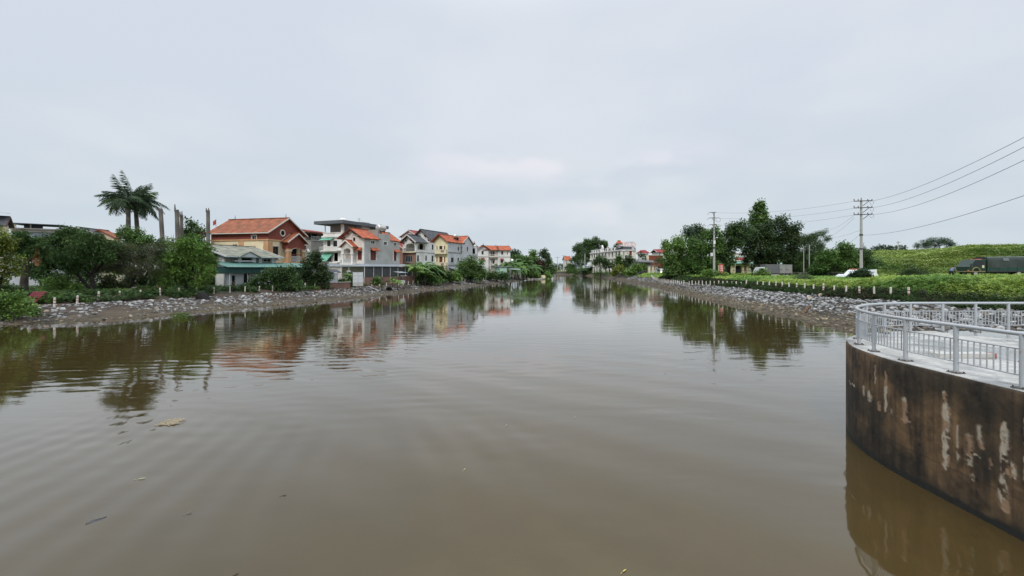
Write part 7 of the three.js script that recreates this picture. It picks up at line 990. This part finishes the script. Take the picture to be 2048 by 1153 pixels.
{
  const d = 60, p = at(1904, 560, d), g = thing('person', 'person in blue-grey shirt and dark trousers bending at the front of the truck', 'person', [p.x, gy(p.x, d) + 0.12, p.z], 0.25), skin = mat([0.36, 0.22, 0.15], { rough: 0.6 });
  // faces +x, bent forward, hands on the truck's bumper
  const hip = [-0.12, 0.9, 0], chest = [0.2, 1.3, 0], neck = [0.32, 1.44, 0], head = [0.43, 1.55, 0], legs = [], arms = [], trous = [], sleeves = [], hands = [];
  for (const s of [-1, 1]) { const h = [-0.12, 0.88, s * 0.1], k = [s * 0.1, 0.48, s * 0.14], f = [-0.06 + s * 0.16, 0.09, s * 0.16]; legs.push([h, k, 0.085, 0.06], [k, f, 0.055, 0.04], [f, [f[0] + 0.2, 0.05, f[2]], 0.045, 0.035]); trous.push([h, k, 0.105, 0.078], [k, [f[0], 0.13, f[2]], 0.075, 0.062]);
    const sh = [0.24, 1.35, s * 0.19], el = [0.36, 1.1, s * 0.27], w = [0.58, 1.0, s * 0.22]; arms.push([sh, el, 0.05, 0.042], [el, w, 0.04, 0.028], [w, [w[0] + 0.05, w[1] - 0.01, w[2]], 0.03, 0.03]); sleeves.push([sh, [0.32, 1.19, s * 0.24], 0.075, 0.068]);
    hands.push([w, [w[0] + 0.085, w[1] - 0.02, w[2]], 0.024, 0.03]); for (let i = 0; i < 4; i++) { const z = w[2] + (i - 1.5) * 0.021, b = [w[0] + 0.09, w[1] - 0.02, z], L = [0.036, 0.042, 0.038, 0.029][i], m = [b[0] + L, b[1] - 0.006, z + (i - 1.5) * 0.003]; hands.push([b, m, 0.0095, 0.0088], [m, [m[0] + L * 0.6, m[1] - 0.024, m[2]], 0.0086, 0.0075]); } hands.push([[w[0] + 0.03, w[1] - 0.01, w[2] - s * 0.025], [w[0] + 0.075, w[1] - 0.02, w[2] - s * 0.06], 0.012, 0.009]); }
  part('body', [blob([...legs, ...arms, [hip, chest, 0.12, 0.13], [[0.2, 1.32, -0.13], [0.2, 1.32, 0.13], 0.08, 0.08], [neck, [0.38, 1.5, 0], 0.055, 0.05], [head, [0.46, 1.56, 0], 0.092, 0.085], [[0.5, 1.5, 0], [0.52, 1.47, 0], 0.05, 0.04], [[0.55, 1.55, 0], [0.565, 1.53, 0], 0.018, 0.016]], 0.014, skin), blob(hands.filter((_, i) => i < 10), 0.004, skin, 0.02, 0.004), blob(hands.filter((_, i) => i >= 10), 0.004, skin, 0.02, 0.004)], skin, g);
  part('shirt', blob([[[-0.1, 0.94, -0.06], [0.2, 1.3, -0.1], 0.125, 0.12], [[-0.1, 0.94, 0.06], [0.2, 1.3, 0.1], 0.125, 0.12], [[0.22, 1.34, -0.15], [0.22, 1.34, 0.15], 0.085, 0.085], ...sleeves], 0.016, M.rail), mat([0.10, 0.14, 0.24], { rough: 0.9 }), g); part('trousers', blob([...trous, [[-0.14, 0.92, -0.07], [-0.14, 0.92, 0.07], 0.115, 0.115]], 0.016, M.rail), mat([0.016, 0.016, 0.02], { rough: 0.9 }), g);
  part('hair', blob([[[0.4, 1.6, 0], [0.45, 1.62, 0], 0.088, 0.08], [[0.36, 1.56, 0], [0.38, 1.6, 0], 0.075, 0.08]], 0.012, M.rail), mat([0.012, 0.01, 0.009], { rough: 0.7 }), g); part('shoe', [-1, 1].map((s) => new THREE.CapsuleGeometry(0.052, 0.17, 4, 8).rotateZ(PI / 2).translate(0.04 + s * 0.16, 0.045, s * 0.16)), M.rubber, g); for (const s of [-1, 1]) { part('eye', new THREE.SphereGeometry(0.012, 8, 6).translate(0.537, 1.565, s * 0.034), M.void, g); part('ear', new THREE.SphereGeometry(0.03, 8, 6).scale(0.6, 1, 0.4).translate(0.43, 1.55, s * 0.095), skin, g); }
}
// ---------- concrete terrace with its railing (foreground right) ----------
const DY = 2.3; // deck level
const terr = [];                                         // [x, d] of the outer edge: near side, rounded corner, far side
for (let d = -6; d < 8.2; d += 0.4) terr.push([7.85, d]); for (let i = 0; i <= 40; i++) { const a = i / 40 * PI / 2; terr.push([12.25 - 4.4 * Math.cos(a), 8.2 + 4.4 * Math.sin(a)]); } for (let x = 12.8; x <= 45; x += 0.8) terr.push([x, 12.6]);
const offs = (o) => terr.map(([x, d], i) => { const a = terr[Math.max(i - 1, 0)], b = terr[Math.min(i + 1, terr.length - 1)], L = Math.hypot(b[0] - a[0], b[1] - a[1]); return [x + (b[1] - a[1]) / L * o, d - (b[0] - a[0]) / L * o]; });
{
  const g = thing('concrete_terrace', 'dark stained curved concrete retaining wall with a pale terrace deck on top', 'terrace');
  // wall: outer face from below the water to the deck, uv in metres along the edge
  const pos = [], uv = [], idx = [], ys = [-1.2, -0.2, 0.0, 0.06, 0.5, 1.0, 1.5, 2.0, 2.24, 2.288], N = ys.length; let s = 0; const arc = [];
  terr.forEach(([x, d], i) => { if (i) s += Math.hypot(x - terr[i - 1][0], d - terr[i - 1][1]); arc.push(s); ys.forEach((y, k) => { const inn = k === N - 1 ? 0.03 : 0, q = offsPt(i, inn); pos.push(q[0], y, -q[1]); uv.push(s, y); if (i && k) { const o = (i - 1) * N + k - 1; idx.push(o, o + N, o + 1, o + 1, o + N, o + N + 1); } }); });
  function offsPt(i, o) { const a = terr[Math.max(i - 1, 0)], b = terr[Math.min(i + 1, terr.length - 1)], L = Math.hypot(b[0] - a[0], b[1] - a[1]); return [terr[i][0] + (b[1] - a[1]) / L * o, terr[i][1] - (b[0] - a[0]) / L * o]; }
  const wg = new THREE.BufferGeometry(); wg.setAttribute('position', new THREE.Float32BufferAttribute(pos, 3)); wg.setAttribute('uv', new THREE.Float32BufferAttribute(uv, 2)); wg.setIndex(idx); wg.computeVertexNormals();
  // stains: damp dark concrete, pale lime runs with ragged edges, tan scabs along a construction joint, algae at the waterline
  const SL = 24, TW = 2048, TH = 256, d8 = new Uint8Array(TW * TH * 4), b8 = new Uint8Array(TW * TH * 4), S = (d) => d + 6; // arc position of a point on the straight side
  const runs = [ // [s, y0, y1, width, strength]
    [S(9.05), 1.65, 2.1, 0.05, 0.8], [S(8.75), 1.15, 2.05, 0.07, 0.9], [S(8.3), 1.15, 1.6, 0.1, 1], [S(9.5), 1.3, 1.5, 0.12, 0.8], [S(9.25), 1.2, 1.42, 0.14, 0.9], [S(8.95), 1.15, 1.34, 0.12, 0.8], [S(8.6), 1.1, 1.25, 0.1, 0.6],
    [S(7.52), 0.75, 1.95, 0.075, 1.1], [S(7.5), 1.2, 1.7, 0.13, 0.9], [S(7.5), 0.55, 0.9, 0.09, 0.7], [S(7.28), 0.75, 1.5, 0.06, 0.55], [S(7.12), 0.8, 1.35, 0.12, 0.6], [S(6.95), 1.2, 1.55, 0.1, 0.6], [S(6.82), 0.9, 1.1, 0.06, 0.5], [S(6.62), 0.35, 1.75, 0.11, 1.0], [S(6.5), 0.9, 1.15, 0.1, 0.7], [S(7.05), 0.55, 0.7, 0.1, 0.5], [S(6.35), 0.9, 1.9, 0.05, 0.6], [S(6.1), 0.5, 1.9, 0.1, 0.9], [S(5.2), 0.6, 1.9, 0.12, 0.9], [S(4.2), 0.3, 1.4, 0.1, 0.8], [S(11.2), 1.0, 1.9, 0.08, 0.7]];
  const joint = (x) => 1.36 - 0.2 * sst(S(9.8), S(8.2), x) - 0.22 * sst(S(7.6), S(6.5), x) + 0.06 * (vn(x * 2.2, 1, 4) - 0.5);
  for (let j = 0; j < TH; j++) for (let i = 0; i < TW; i++) {
    const x = (i + 0.5) / TW * SL, y = (j + 0.5) / TH * 3.5 - 1.2, w = fbm(x * 3, y * 2.2, 5, 14), fine = fbm(x * 13, y * 10, 4, 15), streak = fbm(x * 9, y * 0.7, 4, 16);
    let pale = 0; const rag = (fbm(x * 7, y * 5, 4, 23) - 0.5);
    for (const [rs, y0, y1, ww, st] of runs) { const dx = (x - rs + 0.10 * rag + 0.05 * (fine - 0.5)) / (ww * 0.72), f = Math.exp(-dx * dx * 1.4) * sst(y0 - 0.05, y0 + 0.04, y + 0.15 * rag) * sst(y1 + 0.06, y1 - 0.04, y + 0.15 * rag); pale = Math.max(pale, f * st); }
    const jy = joint(x), jn = Math.exp(-Math.pow((y - jy + 0.1 * rag) / 0.028, 2)) * sst(0.46, 0.62, fbm(x * 2.3, 2, 4, 37)) ; pale = Math.max(pale, jn * 0.95);
    pale *= sst(0.32, 0.56, fine * 0.75 + w * 0.35); pale = sst(0.12, 0.75, pale);
    const dark = sst(0.40, 0.64, fbm(x * 0.7, y * 0.9, 4, 41)), k = Math.max(0.15, 0.72 + 1.3 * (w - 0.45) + 1.5 * (streak - 0.5) + 0.6 * (fine - 0.5)) * (1 - 0.35 * Math.exp(-Math.pow((y - 0.62) / 0.012, 2)) - 0.35 * Math.exp(-Math.pow((((x + 0.3) % 1.22) - 0.6) / 0.008, 2)));
    let c = [lerp(0.145, 0.040, dark) * k, lerp(0.084, 0.026, dark) * k, lerp(0.036, 0.012, dark) * k];
    const alg = sst(0.17 + 0.07 * rag, 0.09 + 0.07 * rag, y); c = c.map((v, q) => lerp(v, [0.008, 0.009, 0.006][q], alg));
    const lime = rag + w > 0.62 ? [0.27, 0.17, 0.10] : [0.38, 0.32, 0.24]; c = c.map((v, q) => lerp(v, lime[q] * (0.7 + 0.6 * fine), pale * (1 - alg)));
    const o = (j * TW + i) * 4, sr = (v) => 255 * Math.pow(clamp(v, 0, 1), 1 / 2.2); d8[o] = sr(c[0]); d8[o + 1] = sr(c[1]); d8[o + 2] = sr(c[2]); d8[o + 3] = 255; const bb = clamp(0.35 + 0.35 * (fine - 0.5) + 0.35 * w + 0.25 * pale, 0, 1) * 255; b8[o] = b8[o + 1] = b8[o + 2] = bb; b8[o + 3] = 255;
  }
  const mk = (a, srgb) => { const t = new THREE.DataTexture(a, TW, TH); t.wrapS = THREE.RepeatWrapping; t.wrapT = THREE.RepeatWrapping; t.magFilter = THREE.LinearFilter; t.repeat.set(1 / SL, 1 / 3.5); t.offset.set(0, 1.2 / 3.5); if (srgb) t.colorSpace = THREE.SRGBColorSpace; t.needsUpdate = true; return t; };
  part('retaining_wall', wg, new THREE.MeshStandardMaterial({ map: mk(d8, true), bumpMap: mk(b8, false), bumpScale: 0.03, roughness: 0.8 }), g);
  // deck with damp and puddled areas
  const sh = new THREE.Shape([...offs(0.035), [45, -6]].map(([x, d]) => new THREE.Vector2(x, d)));
  const dg = new THREE.ExtrudeGeometry(sh, { depth: 0.016, bevelEnabled: true, bevelSize: 0.006, bevelThickness: 0.006, bevelSegments: 2 }).rotateX(-PI / 2).translate(0, DY - 0.022, 0); uvm(dg);
  const wet = (u, v) => sst(0.46, 0.54, fbm(u * 6, v * 6, 4, 52, 6) * 0.8 + 0.2 * fbm(u * 30, v * 30, 3, 53, 30)), dm = tex(1024, (u, v) => { const n = fbm(u * 24, v * 24, 5, 50, 24), f = fbm(u * 120, v * 120, 2, 51, 120), w = wet(u, v), st = sst(0.58, 0.75, fbm(u * 14, v * 14, 5, 57, 14)); const l = 0.66 + 0.2 * (n - 0.5) + 0.12 * (f - 0.5) - 0.10 * w - 0.14 * st; return [l, l * 0.985, l * 0.95]; }, 8), rm = tex(512, (u, v) => { const w = wet(u, v); return [0, lerp(0.85, 0.1, w), 0]; }, 8, false);
  part('deck', dg, new THREE.MeshStandardMaterial({ map: dm, roughnessMap: rm, roughness: 1, bumpMap: T.grain, bumpScale: 0.003, metalness: 0 }), g);
  const plank = thing('concrete_kerb', 'low concrete kerb piece with a reddish end lying on the terrace deck', 'kerb', [0, DY, 0]); part('slab', rbox(9.0, 0.0, -8.95, 10.15, 0.1, -8.75, 0.01), mat([0.5, 0.49, 0.46], { map: T.plaster }), plank); part('painted_end', rbox(10.152, 0.0, -8.95, 10.24, 0.1, -8.75, 0.01), mat([0.32, 0.12, 0.11]), plank); part('joint_bar', box(10.25, 0.001, -8.4, 14.5, 0.03, -8.34), M.concrete, plank);
}
{ // railing: posts on base plates, round top rail, two thin bars, balusters
  const path = offs(0.22), cv = new THREE.CatmullRomCurve3(path.map(([x, d]) => new V3(x, 0, -d)), false, 'centripetal', 0.5), Lc = cv.getLength(); cv.arcLengthDivisions = 800; cv.updateArcLengths();
  const g = thing('railing', 'pale grey painted steel railing round the curved edge of the terrace', 'railing', [0, DY, 0]), hT = 0.86;
  // arc position of the post nearest the camera: d = 6.56 on the straight side
  let u0 = 0, best = 9; for (let i = 0; i < 2000; i++) { const p = cv.getPointAt(i / 2000); if (Math.abs(p.x - 8.07) < 0.1) { const e = Math.abs(-p.z - 6.56); if (e < best) { best = e; u0 = i / 2000 * Lc; } } }
  const gap = 0.98, us = []; for (let u = u0 - 6 * gap; u < Lc - 1; u += gap) if (u > 0.2) us.push(u); const P = (u) => cv.getPointAt(clamp(u / Lc, 0, 1));
  const railGeo = (y, r) => { const pts = []; for (let u = us[0] - 0.3; u < us[us.length - 1] + 0.3; u += 0.2) { const p = P(u); pts.push(new V3(p.x, y, p.z)); } return new THREE.TubeGeometry(new THREE.CatmullRomCurve3(pts), pts.length * 2, r, 10); };
  part('top_rail', railGeo(hT, 0.036), M.rail, g); part('bar', railGeo(hT * 0.72, 0.012), M.rail, g); part('bar', railGeo(hT * 0.235, 0.012), M.rail, g);
  const postG = new THREE.CylinderGeometry(0.037, 0.037, hT, 16).translate(0, hT / 2, 0), plateG = rbox(-0.09, 0, -0.09, 0.09, 0.014, 0.09, 0.005), balG = new THREE.CylinderGeometry(0.0108, 0.0108, hT * 0.485, 8).translate(0, hT * 0.4775, 0);
  const boltG = join([[-1, -1], [1, -1], [-1, 1], [1, 1]].map(([a, b]) => new THREE.CylinderGeometry(0.011, 0.011, 0.03, 6).translate(a * 0.068, 0.02, b * 0.068)));
  const plateM = mat([0.10, 0.085, 0.075], { rough: 0.6, metalness: 0.4 }); let nb = 0;
  us.forEach((u, i) => { const p = P(u), t = cv.getTangentAt(clamp(u / Lc, 0, 1)), m = part('post', postG, M.rail, g); m.position.set(p.x, 0, p.z); m.rotation.y = Math.atan2(-t.z, t.x); const pl = part('base_plate', plateG, plateM, m); part('bolt', boltG, plateM, pl); if (i + 1 < us.length && nb < 290) for (let k = 1; k <= 9; k++) { const q = P(lerp(u, us[i + 1], k / 10)), b = part('baluster', balG, M.rail, g); b.position.set(q.x, 0, q.z); nb++; } });
}
// ---------- things floating on the water and lying on the banks ----------
{
  const wp = (px, v) => { const d = EYE * F / (v - HV); return new V3((px - CX) / F * d, 0, -d); };
  const r = rng(66);
  { const p = wp(343, 846), g = thing('floating_straw', 'pale mat of straw floating on the water at lower left', 'straw', [p.x, 0.01, p.z], 0.15), b = []; for (let i = 0; i < 120; i++) { const a = (r() - 0.5) * 0.46, z = (r() - 0.5) * 0.5 * (1 - Math.abs(a)), ang = (r() - 0.5) * 0.7 + (r() < 0.15 ? 1.2 : 0), l = 0.03 + 0.09 * r(); b.push(beam([a - Math.cos(ang) * l, 0.004 + 0.014 * r(), z - Math.sin(ang) * l], [a + Math.cos(ang) * l, 0.004 + 0.014 * r(), z + Math.sin(ang) * l], 0.012, 0.006)); } part('stalks', b, mat([0.33, 0.27, 0.18]), g).userData.kind = 'stuff'; }
  const leafShape = new THREE.Shape(); leafShape.moveTo(-0.5, 0); leafShape.quadraticCurveTo(0, 0.34, 0.5, 0); leafShape.quadraticCurveTo(0, -0.3, -0.5, 0);
  const lg = new THREE.ExtrudeGeometry(leafShape, { depth: 0.02, bevelEnabled: false, curveSegments: 5 }).rotateX(-PI / 2);
  for (const [px, v, s, c, l] of [[929, 941, 0.075, [0.45, 0.43, 0.22], 'small pale leaf floating near the bottom centre'], [283, 959, 0.085, [0.45, 0.42, 0.26], 'pale sliver of leaf floating at lower left'], [1249, 1144, 0.06, [0.62, 0.52, 0.12], 'yellow leaf floating at the bottom edge'], [1013, 852, 0.06, [0.45, 0.42, 0.3], 'tiny pale leaf floating in the middle of the river'], [1150, 836, 0.05, [0.5, 0.46, 0.3], 'tiny pale leaf floating right of the middle of the river'], [568, 993, 0.05, [0.05, 0.045, 0.035], 'tiny dark leaf floating at lower left'], [378, 1027, 0.06, [0.2, 0.18, 0.13], 'dull half-sunk leaf floating at lower left'], [470, 1152, 0.06, [0.06, 0.05, 0.035], 'tiny dark leaf at the bottom edge'], [1331, 748, 0.06, [0.05, 0.05, 0.04], 'tiny dark twig floating before the right bank reflections']]) { const p = wp(px, v), g = thing('floating_leaf', l, 'leaf', [p.x, 0.01, p.z], 0.3 + r()); part('blade', lg.clone().scale(s * 1.4, 0.4, s * 0.65), mat(c, { rough: 0.6 }), g); part('stalk', rod([-s, 0.004, 0], [-s * 1.5, 0.004, 0.01], 0.003), mat(c), g); }
  { const p = wp(196, 1041), g = thing('floating_bag', 'dark scrap of plastic just under the surface at lower left', 'plastic scrap', [p.x, 0.008, p.z], 0.7); const q = new THREE.SphereGeometry(0.16, 20, 10), a = q.attributes.position; for (let i = 0; i < a.count; i++) { const k = 0.7 + 0.6 * vn(a.getX(i) * 14 + 5, a.getZ(i) * 14 + a.getY(i) * 8, 7); a.setXYZ(i, a.getX(i) * 0.9 * k, a.getY(i) * 0.05 - 0.006, a.getZ(i) * 0.35 * k); } q.computeVertexNormals(); part('sheet', q, mat([0.045, 0.042, 0.042], { rough: 0.5 }), g); part('fold', beam([-0.04, 0.0, 0.01], [0.1, 0.002, -0.02], 0.014, 0.005), mat([0.012, 0.012, 0.014]), g); }
  { const p = wp(372, 635), g = thing('floating_branch', 'green leafy branch lying at the water edge of the left bank', 'branch', [p.x, 0.03, p.z], 0.1); part('stem', taper([[-0.9, 0.02, 0], [0, 0.06, 0.05], [1.6, 0.03, -0.15]], 0.04, 0.015, 6), M.bark, g); leaves(g, 'foliage', C.long, Array.from({ length: 16 }, (_, i) => ({ p: new V3(-0.8 + i * 0.07, 0.05 + 0.12 * r(), (r() - 0.5) * 0.4), s: 0.34 })), G.grass, 5); }
  { // leaning charred stump at the left waterline
    const d = 45.5, p = at(410, 612, d), g = thing('tree_stump', 'black upturned stump leaning at the left waterline below the hut', 'stump', [p.x, 0.25, p.z], 0.2); part('trunk', [taper([[-0.55, 1.15, 0.1], [-0.1, 0.6, 0], [0.35, -0.3, 0]], 0.52, 0.5, 9), taper([[0.1, 0.3, 0.2], [0.8, 0.2, 0.3], [1.3, -0.1, 0.4]], 0.28, 0.08, 6), taper([[-0.4, 1.1, 0], [-0.75, 1.45, 0.1]], 0.2, 0.05, 5), taper([[-0.2, 0.1, 0.3], [-0.6, -0.1, 0.5]], 0.2, 0.06, 5)], mat([0.014, 0.012, 0.010]), g); part('root', [taper([[0.35, 0.1, 0], [0.7, 0.5, -0.2], [0.95, 0.6, -0.3]], 0.13, 0.03, 5)], mat([0.02, 0.016, 0.012]), g); }
  { const d = 70.5, p = at(778, 585, d), g = thing('rubber_tyre', 'black old tyre half sunk in the mud below the grey mesh fence', 'tyre', [p.x, gy(p.x, d) + 0.28, p.z], 0.3); part('tyre', new THREE.TorusGeometry(0.36, 0.15, 10, 22).rotateX(0.5), M.rubber, g); part('hub', new THREE.CylinderGeometry(0.2, 0.2, 0.1, 14).rotateX(PI / 2 + 0.5), M.void, g); }
  { // red corrugated sheet and the dark bin beside it
    const d = 36.5, a = at(66, 596, d), g = thing('corrugated_sheet', 'dark red corrugated sheet leaning on the bank at far left', 'metal sheet', [a.x, gy(a.x, d), a.z]), pos = [], uv = [], idx = []; for (let i = 0; i <= 12; i++) for (let j = 0; j <= 1; j++) { const t = i / 12; pos.push((j - 0.5) * 1.2 + 0.12 * t, 0.05 + t * 0.95 + (i % 2) * 0.02, 0.35 - t * 0.75 + (i % 2) * 0.06); uv.push(j, t); if (i && j) { const o = (i - 1) * 2; idx.push(o, o + 1, o + 2, o + 1, o + 3, o + 2); } } const q = new THREE.BufferGeometry(); q.setAttribute('position', new THREE.Float32BufferAttribute(pos, 3)); q.setAttribute('uv', new THREE.Float32BufferAttribute(uv, 2)); q.setIndex(idx); const f = q.toNonIndexed(); f.computeVertexNormals(); part('sheet', f, mat([0.20, 0.035, 0.045], { rough: 0.6, map: T.metal }), g); part('prop', [rod([-0.5, 0, -0.5], [-0.45, 0.95, -0.42], 0.04), rod([0.6, 0, -0.5], [0.65, 0.95, -0.42], 0.04)], M.timber, g);
    const b = at(43, 600, d), bg = thing('bin', 'dark green box beside the red corrugated sheet', 'box', [b.x, gy(b.x, d), b.z]); part('box', rbox(-0.4, 0, -0.35, 0.4, 0.75, 0.35, 0.04), mat([0.012, 0.03, 0.025], { rough: 0.5 }), bg); part('lid', rbox(-0.43, 0.751, -0.38, 0.43, 0.81, 0.38, 0.02), mat([0.016, 0.035, 0.03]), bg); }
  { const a = at(72, 512, 38.4), g = thing('dead_frond', 'rusty brown dead frond hanging from the stumpy tree', 'dead leaf', [a.x, a.y + 0.9, a.z]); const f = part('frond', frondGeo(77, 1.7, 1.4, 0.5, 26, 0.05, 1.3), LM.dead, g); f.rotation.z = -0.9; f.rotation.y = 2.6; const f2 = part('frond', frondGeo(78, 1.4, 1.4, 0.45, 24, 0.05, 1.3), LM.dead, g); f2.rotation.z = -1.0; f2.rotation.y = 0.4; }
  { // garden wall remains and white gate panels by the cement house
    const d = 66, a = at(706, 572, d), b = at(723, 545, d), g = thing('panelled_gate', 'white panelled gate in front of the cement house awning', 'gate', [a.x, 1.35, a.z], 0.4), w = (b.x - a.x) * 1.08, H1 = b.y - 1.35; const cols = 2, rows = 4; for (let i = 0; i < cols; i++) for (let j = 0; j < rows; j++) part('panel', rbox(w * i / cols + 0.01, H1 * j / rows + 0.01, -0.06, w * (i + 1) / cols - 0.01, H1 * (j + 1) / rows - 0.01, 0.06, 0.01), j === 0 ? M.cement : M.greywhite, g); part('frame', [box(-0.04, 0, -0.045, 0.005, H1 + 0.05, 0.045), box(w - 0.005, 0, -0.045, w + 0.04, H1 + 0.05, 0.045)], M.frame, g);
    for (const [px, v0, v1, dd, m, l] of [[671, 569, 545, 65, M.palegrey, 'grey garden gate pillar nearest the dark round tree'], [697, 552, 542, 69, M.white, 'white garden pillar with a flared cap before the cement house']]) { const p = at(px, v0, dd), q = at(px, v1, dd), pg = thing('gate_pillar', l, 'pillar', [p.x, 1.3, p.z], 0.4), hh = q.y - 1.3; part('shaft', box(-0.2, 0, -0.2, 0.2, hh - 0.2, 0.2), m, pg); part('cap', [box(-0.3, hh - 0.198, -0.3, 0.3, hh - 0.08, 0.3), box(-0.24, hh - 0.078, -0.24, 0.24, hh, 0.24)], m, pg); }
    const p = at(655, 571, 63), wg = thing('garden_wall', 'low pale garden wall with a sagging coping beside the dark round tree', 'wall', [p.x, 1.0, p.z], 1.1); part('wall', box(-1.5, 0, -0.12, 4.2, 0.95, 0.12), M.brickwall, wg); part('coping', box(-1.6, 0.952, -0.2, 4.3, 1.06, 0.2), M.cement, wg); const p2 = at(663, 553, 67), w2 = thing('garden_wall', 'white garden screen wall behind the grey gate pillar', 'wall', [p2.x, 1.3, p2.z], 0.9); part('wall', box(-0.9, 0, -0.1, 1.0, 2.2, 0.1), M.greywhite, w2); part('roof', slab([-1.2, 2.25, 0.7], [1.3, 2.25, 0.7], [1.1, 2.75, -0.5], [-1.0, 2.75, -0.5], 0.08), M.darkRoof, w2); }
  { const d = 44, a = at(205, 590, d), g = thing('stone_wall', 'low crumbling stone and brick wall behind the red-banded posts', 'wall', [a.x, gy(a.x, d), a.z], 0.55); const rr = rng(5); let n = 0; for (let y = 0; y < 4; y++) for (let x = 0; x < 16; x++) { if (y === 3 && rr() < 0.6) continue; const w = 0.42, ox = x * w + (y % 2) * 0.2, q = part('stone', rbox(ox + 0.01, y * 0.19, -0.16 - 0.04 * rr(), ox + w - 0.01, y * 0.19 + 0.18, 0.14 + 0.05 * rr(), 0.03), rr() < 0.3 ? M.redwall : rr() < 0.5 ? M.brickwall : M.concrete, g); n++; } part('rubble_core', box(0.05, 0, -0.13, 6.8, 0.56, 0.1), M.concrete, g); }
  { const d = 63, a = at(800, 0, 0), p = at(748, 570, 68), g = thing('driftwood', 'pale broken plank slanting down the bank before the low brick wall', 'plank', [p.x, gy(p.x, 68) + 0.1, p.z], 0.2); part('plank', beam([-0.9, 0.75, 0], [0.8, 0, 0.25], 0.28, 0.05), M.palegrey, g); part('batten', beam([-0.5, 0.62, 0.05], [0.2, 0.35, 0.2], 0.06, 0.08), M.timber, g); }
  { const d = 33, a = at(1612, 612, 36), x = a.x, g = thing('driftwood_log', 'brown rotten log lying across the right stone slope', 'log', [x, gy(x, 36) + 0.12, a.z], 0.35); part('trunk', taper([[-0.75, -0.22, 0.2], [0, 0.05, 0], [0.75, 0.42, -0.2]], 0.1, 0.14, 8), M.timber, g); part('branch', taper([[0.1, 0.1, 0], [0.4, 0.4, 0.1]], 0.06, 0.02, 5), M.timber, g); }
  { const p = wp(1070, 559), g = thing('small_raft', 'narrow pale raft with a yellow box moored at the far left bank', 'raft', [p.x, 0.0, p.z], 0.3); part('hull', rbox(-3.2, 0.0, -0.5, 3, 0.35, 0.5, 0.1), M.offwhite, g); for (let i = 0; i < 6; i++) part('plank', box(-3 + i, 0.351, -0.45, -2.05 + i, 0.4, 0.45), M.timber, g); part('box', rbox(2.6, 0.401, -0.6, 4.0, 1.5, 0.6, 0.06), M.yellow, g); }
  { const d = 112, p = at(944, 556, d), g = thing('green_net', 'dark teal netting draped at the foot of the large rounded tree', 'net', [p.x, gy(p.x, d), p.z]); const q = new THREE.SphereGeometry(0.9, 18, 10, 0, 2 * PI, 0, PI / 2), a = q.attributes.position; for (let i = 0; i < a.count; i++) { const k = 0.75 + 0.5 * vn(a.getX(i) * 3, a.getZ(i) * 3 + a.getY(i) * 2, 8); a.setXYZ(i, a.getX(i) * 1.4 * k, a.getY(i) * 1.1 * k, a.getZ(i) * 0.6 * k); } q.computeVertexNormals(); part('netting', q, mat([0.012, 0.10, 0.08]), g); part('stake', rod([0.9, 0, 0.2], [0.95, 1.4, 0.2], 0.04), M.timber, g); }
  { const d = 76, p = at(804, 545, d), g = thing('carport', 'small grey carport with clutter beside the cement house', 'carport', [p.x, 1.4, p.z], 1.1); part('roof', slab([-1.2, 2.0, 0.6], [0.9, 2.0, 0.6], [0.9, 2.2, -1.0], [-1.2, 2.2, -1.0], 0.06), M.tinRoof, g); for (const [x, z] of [[-1, 0.5], [0.75, 0.5], [-1, -0.9], [0.75, -0.9]]) part('post', rod([x, 0, z], [x, 2.0, z], 0.05), M.iron, g); part('crate', rbox(-0.2, 0.0, -0.4, 0.5, 0.6, 0.3), M.frame, g); part('rail', box(-1, 1.4, 0.46, 0.75, 1.48, 0.52), M.frame, g); }
}
scene.traverse((o) => { if (o.isMesh) { o.castShadow = true; o.receiveShadow = true; } });
console.log('tops', scene.children.length, 'meshes', (() => { let n = 0; scene.traverse((o) => { if (o.isMesh) n++; }); return n; })());
renderer.render(scene, camera);
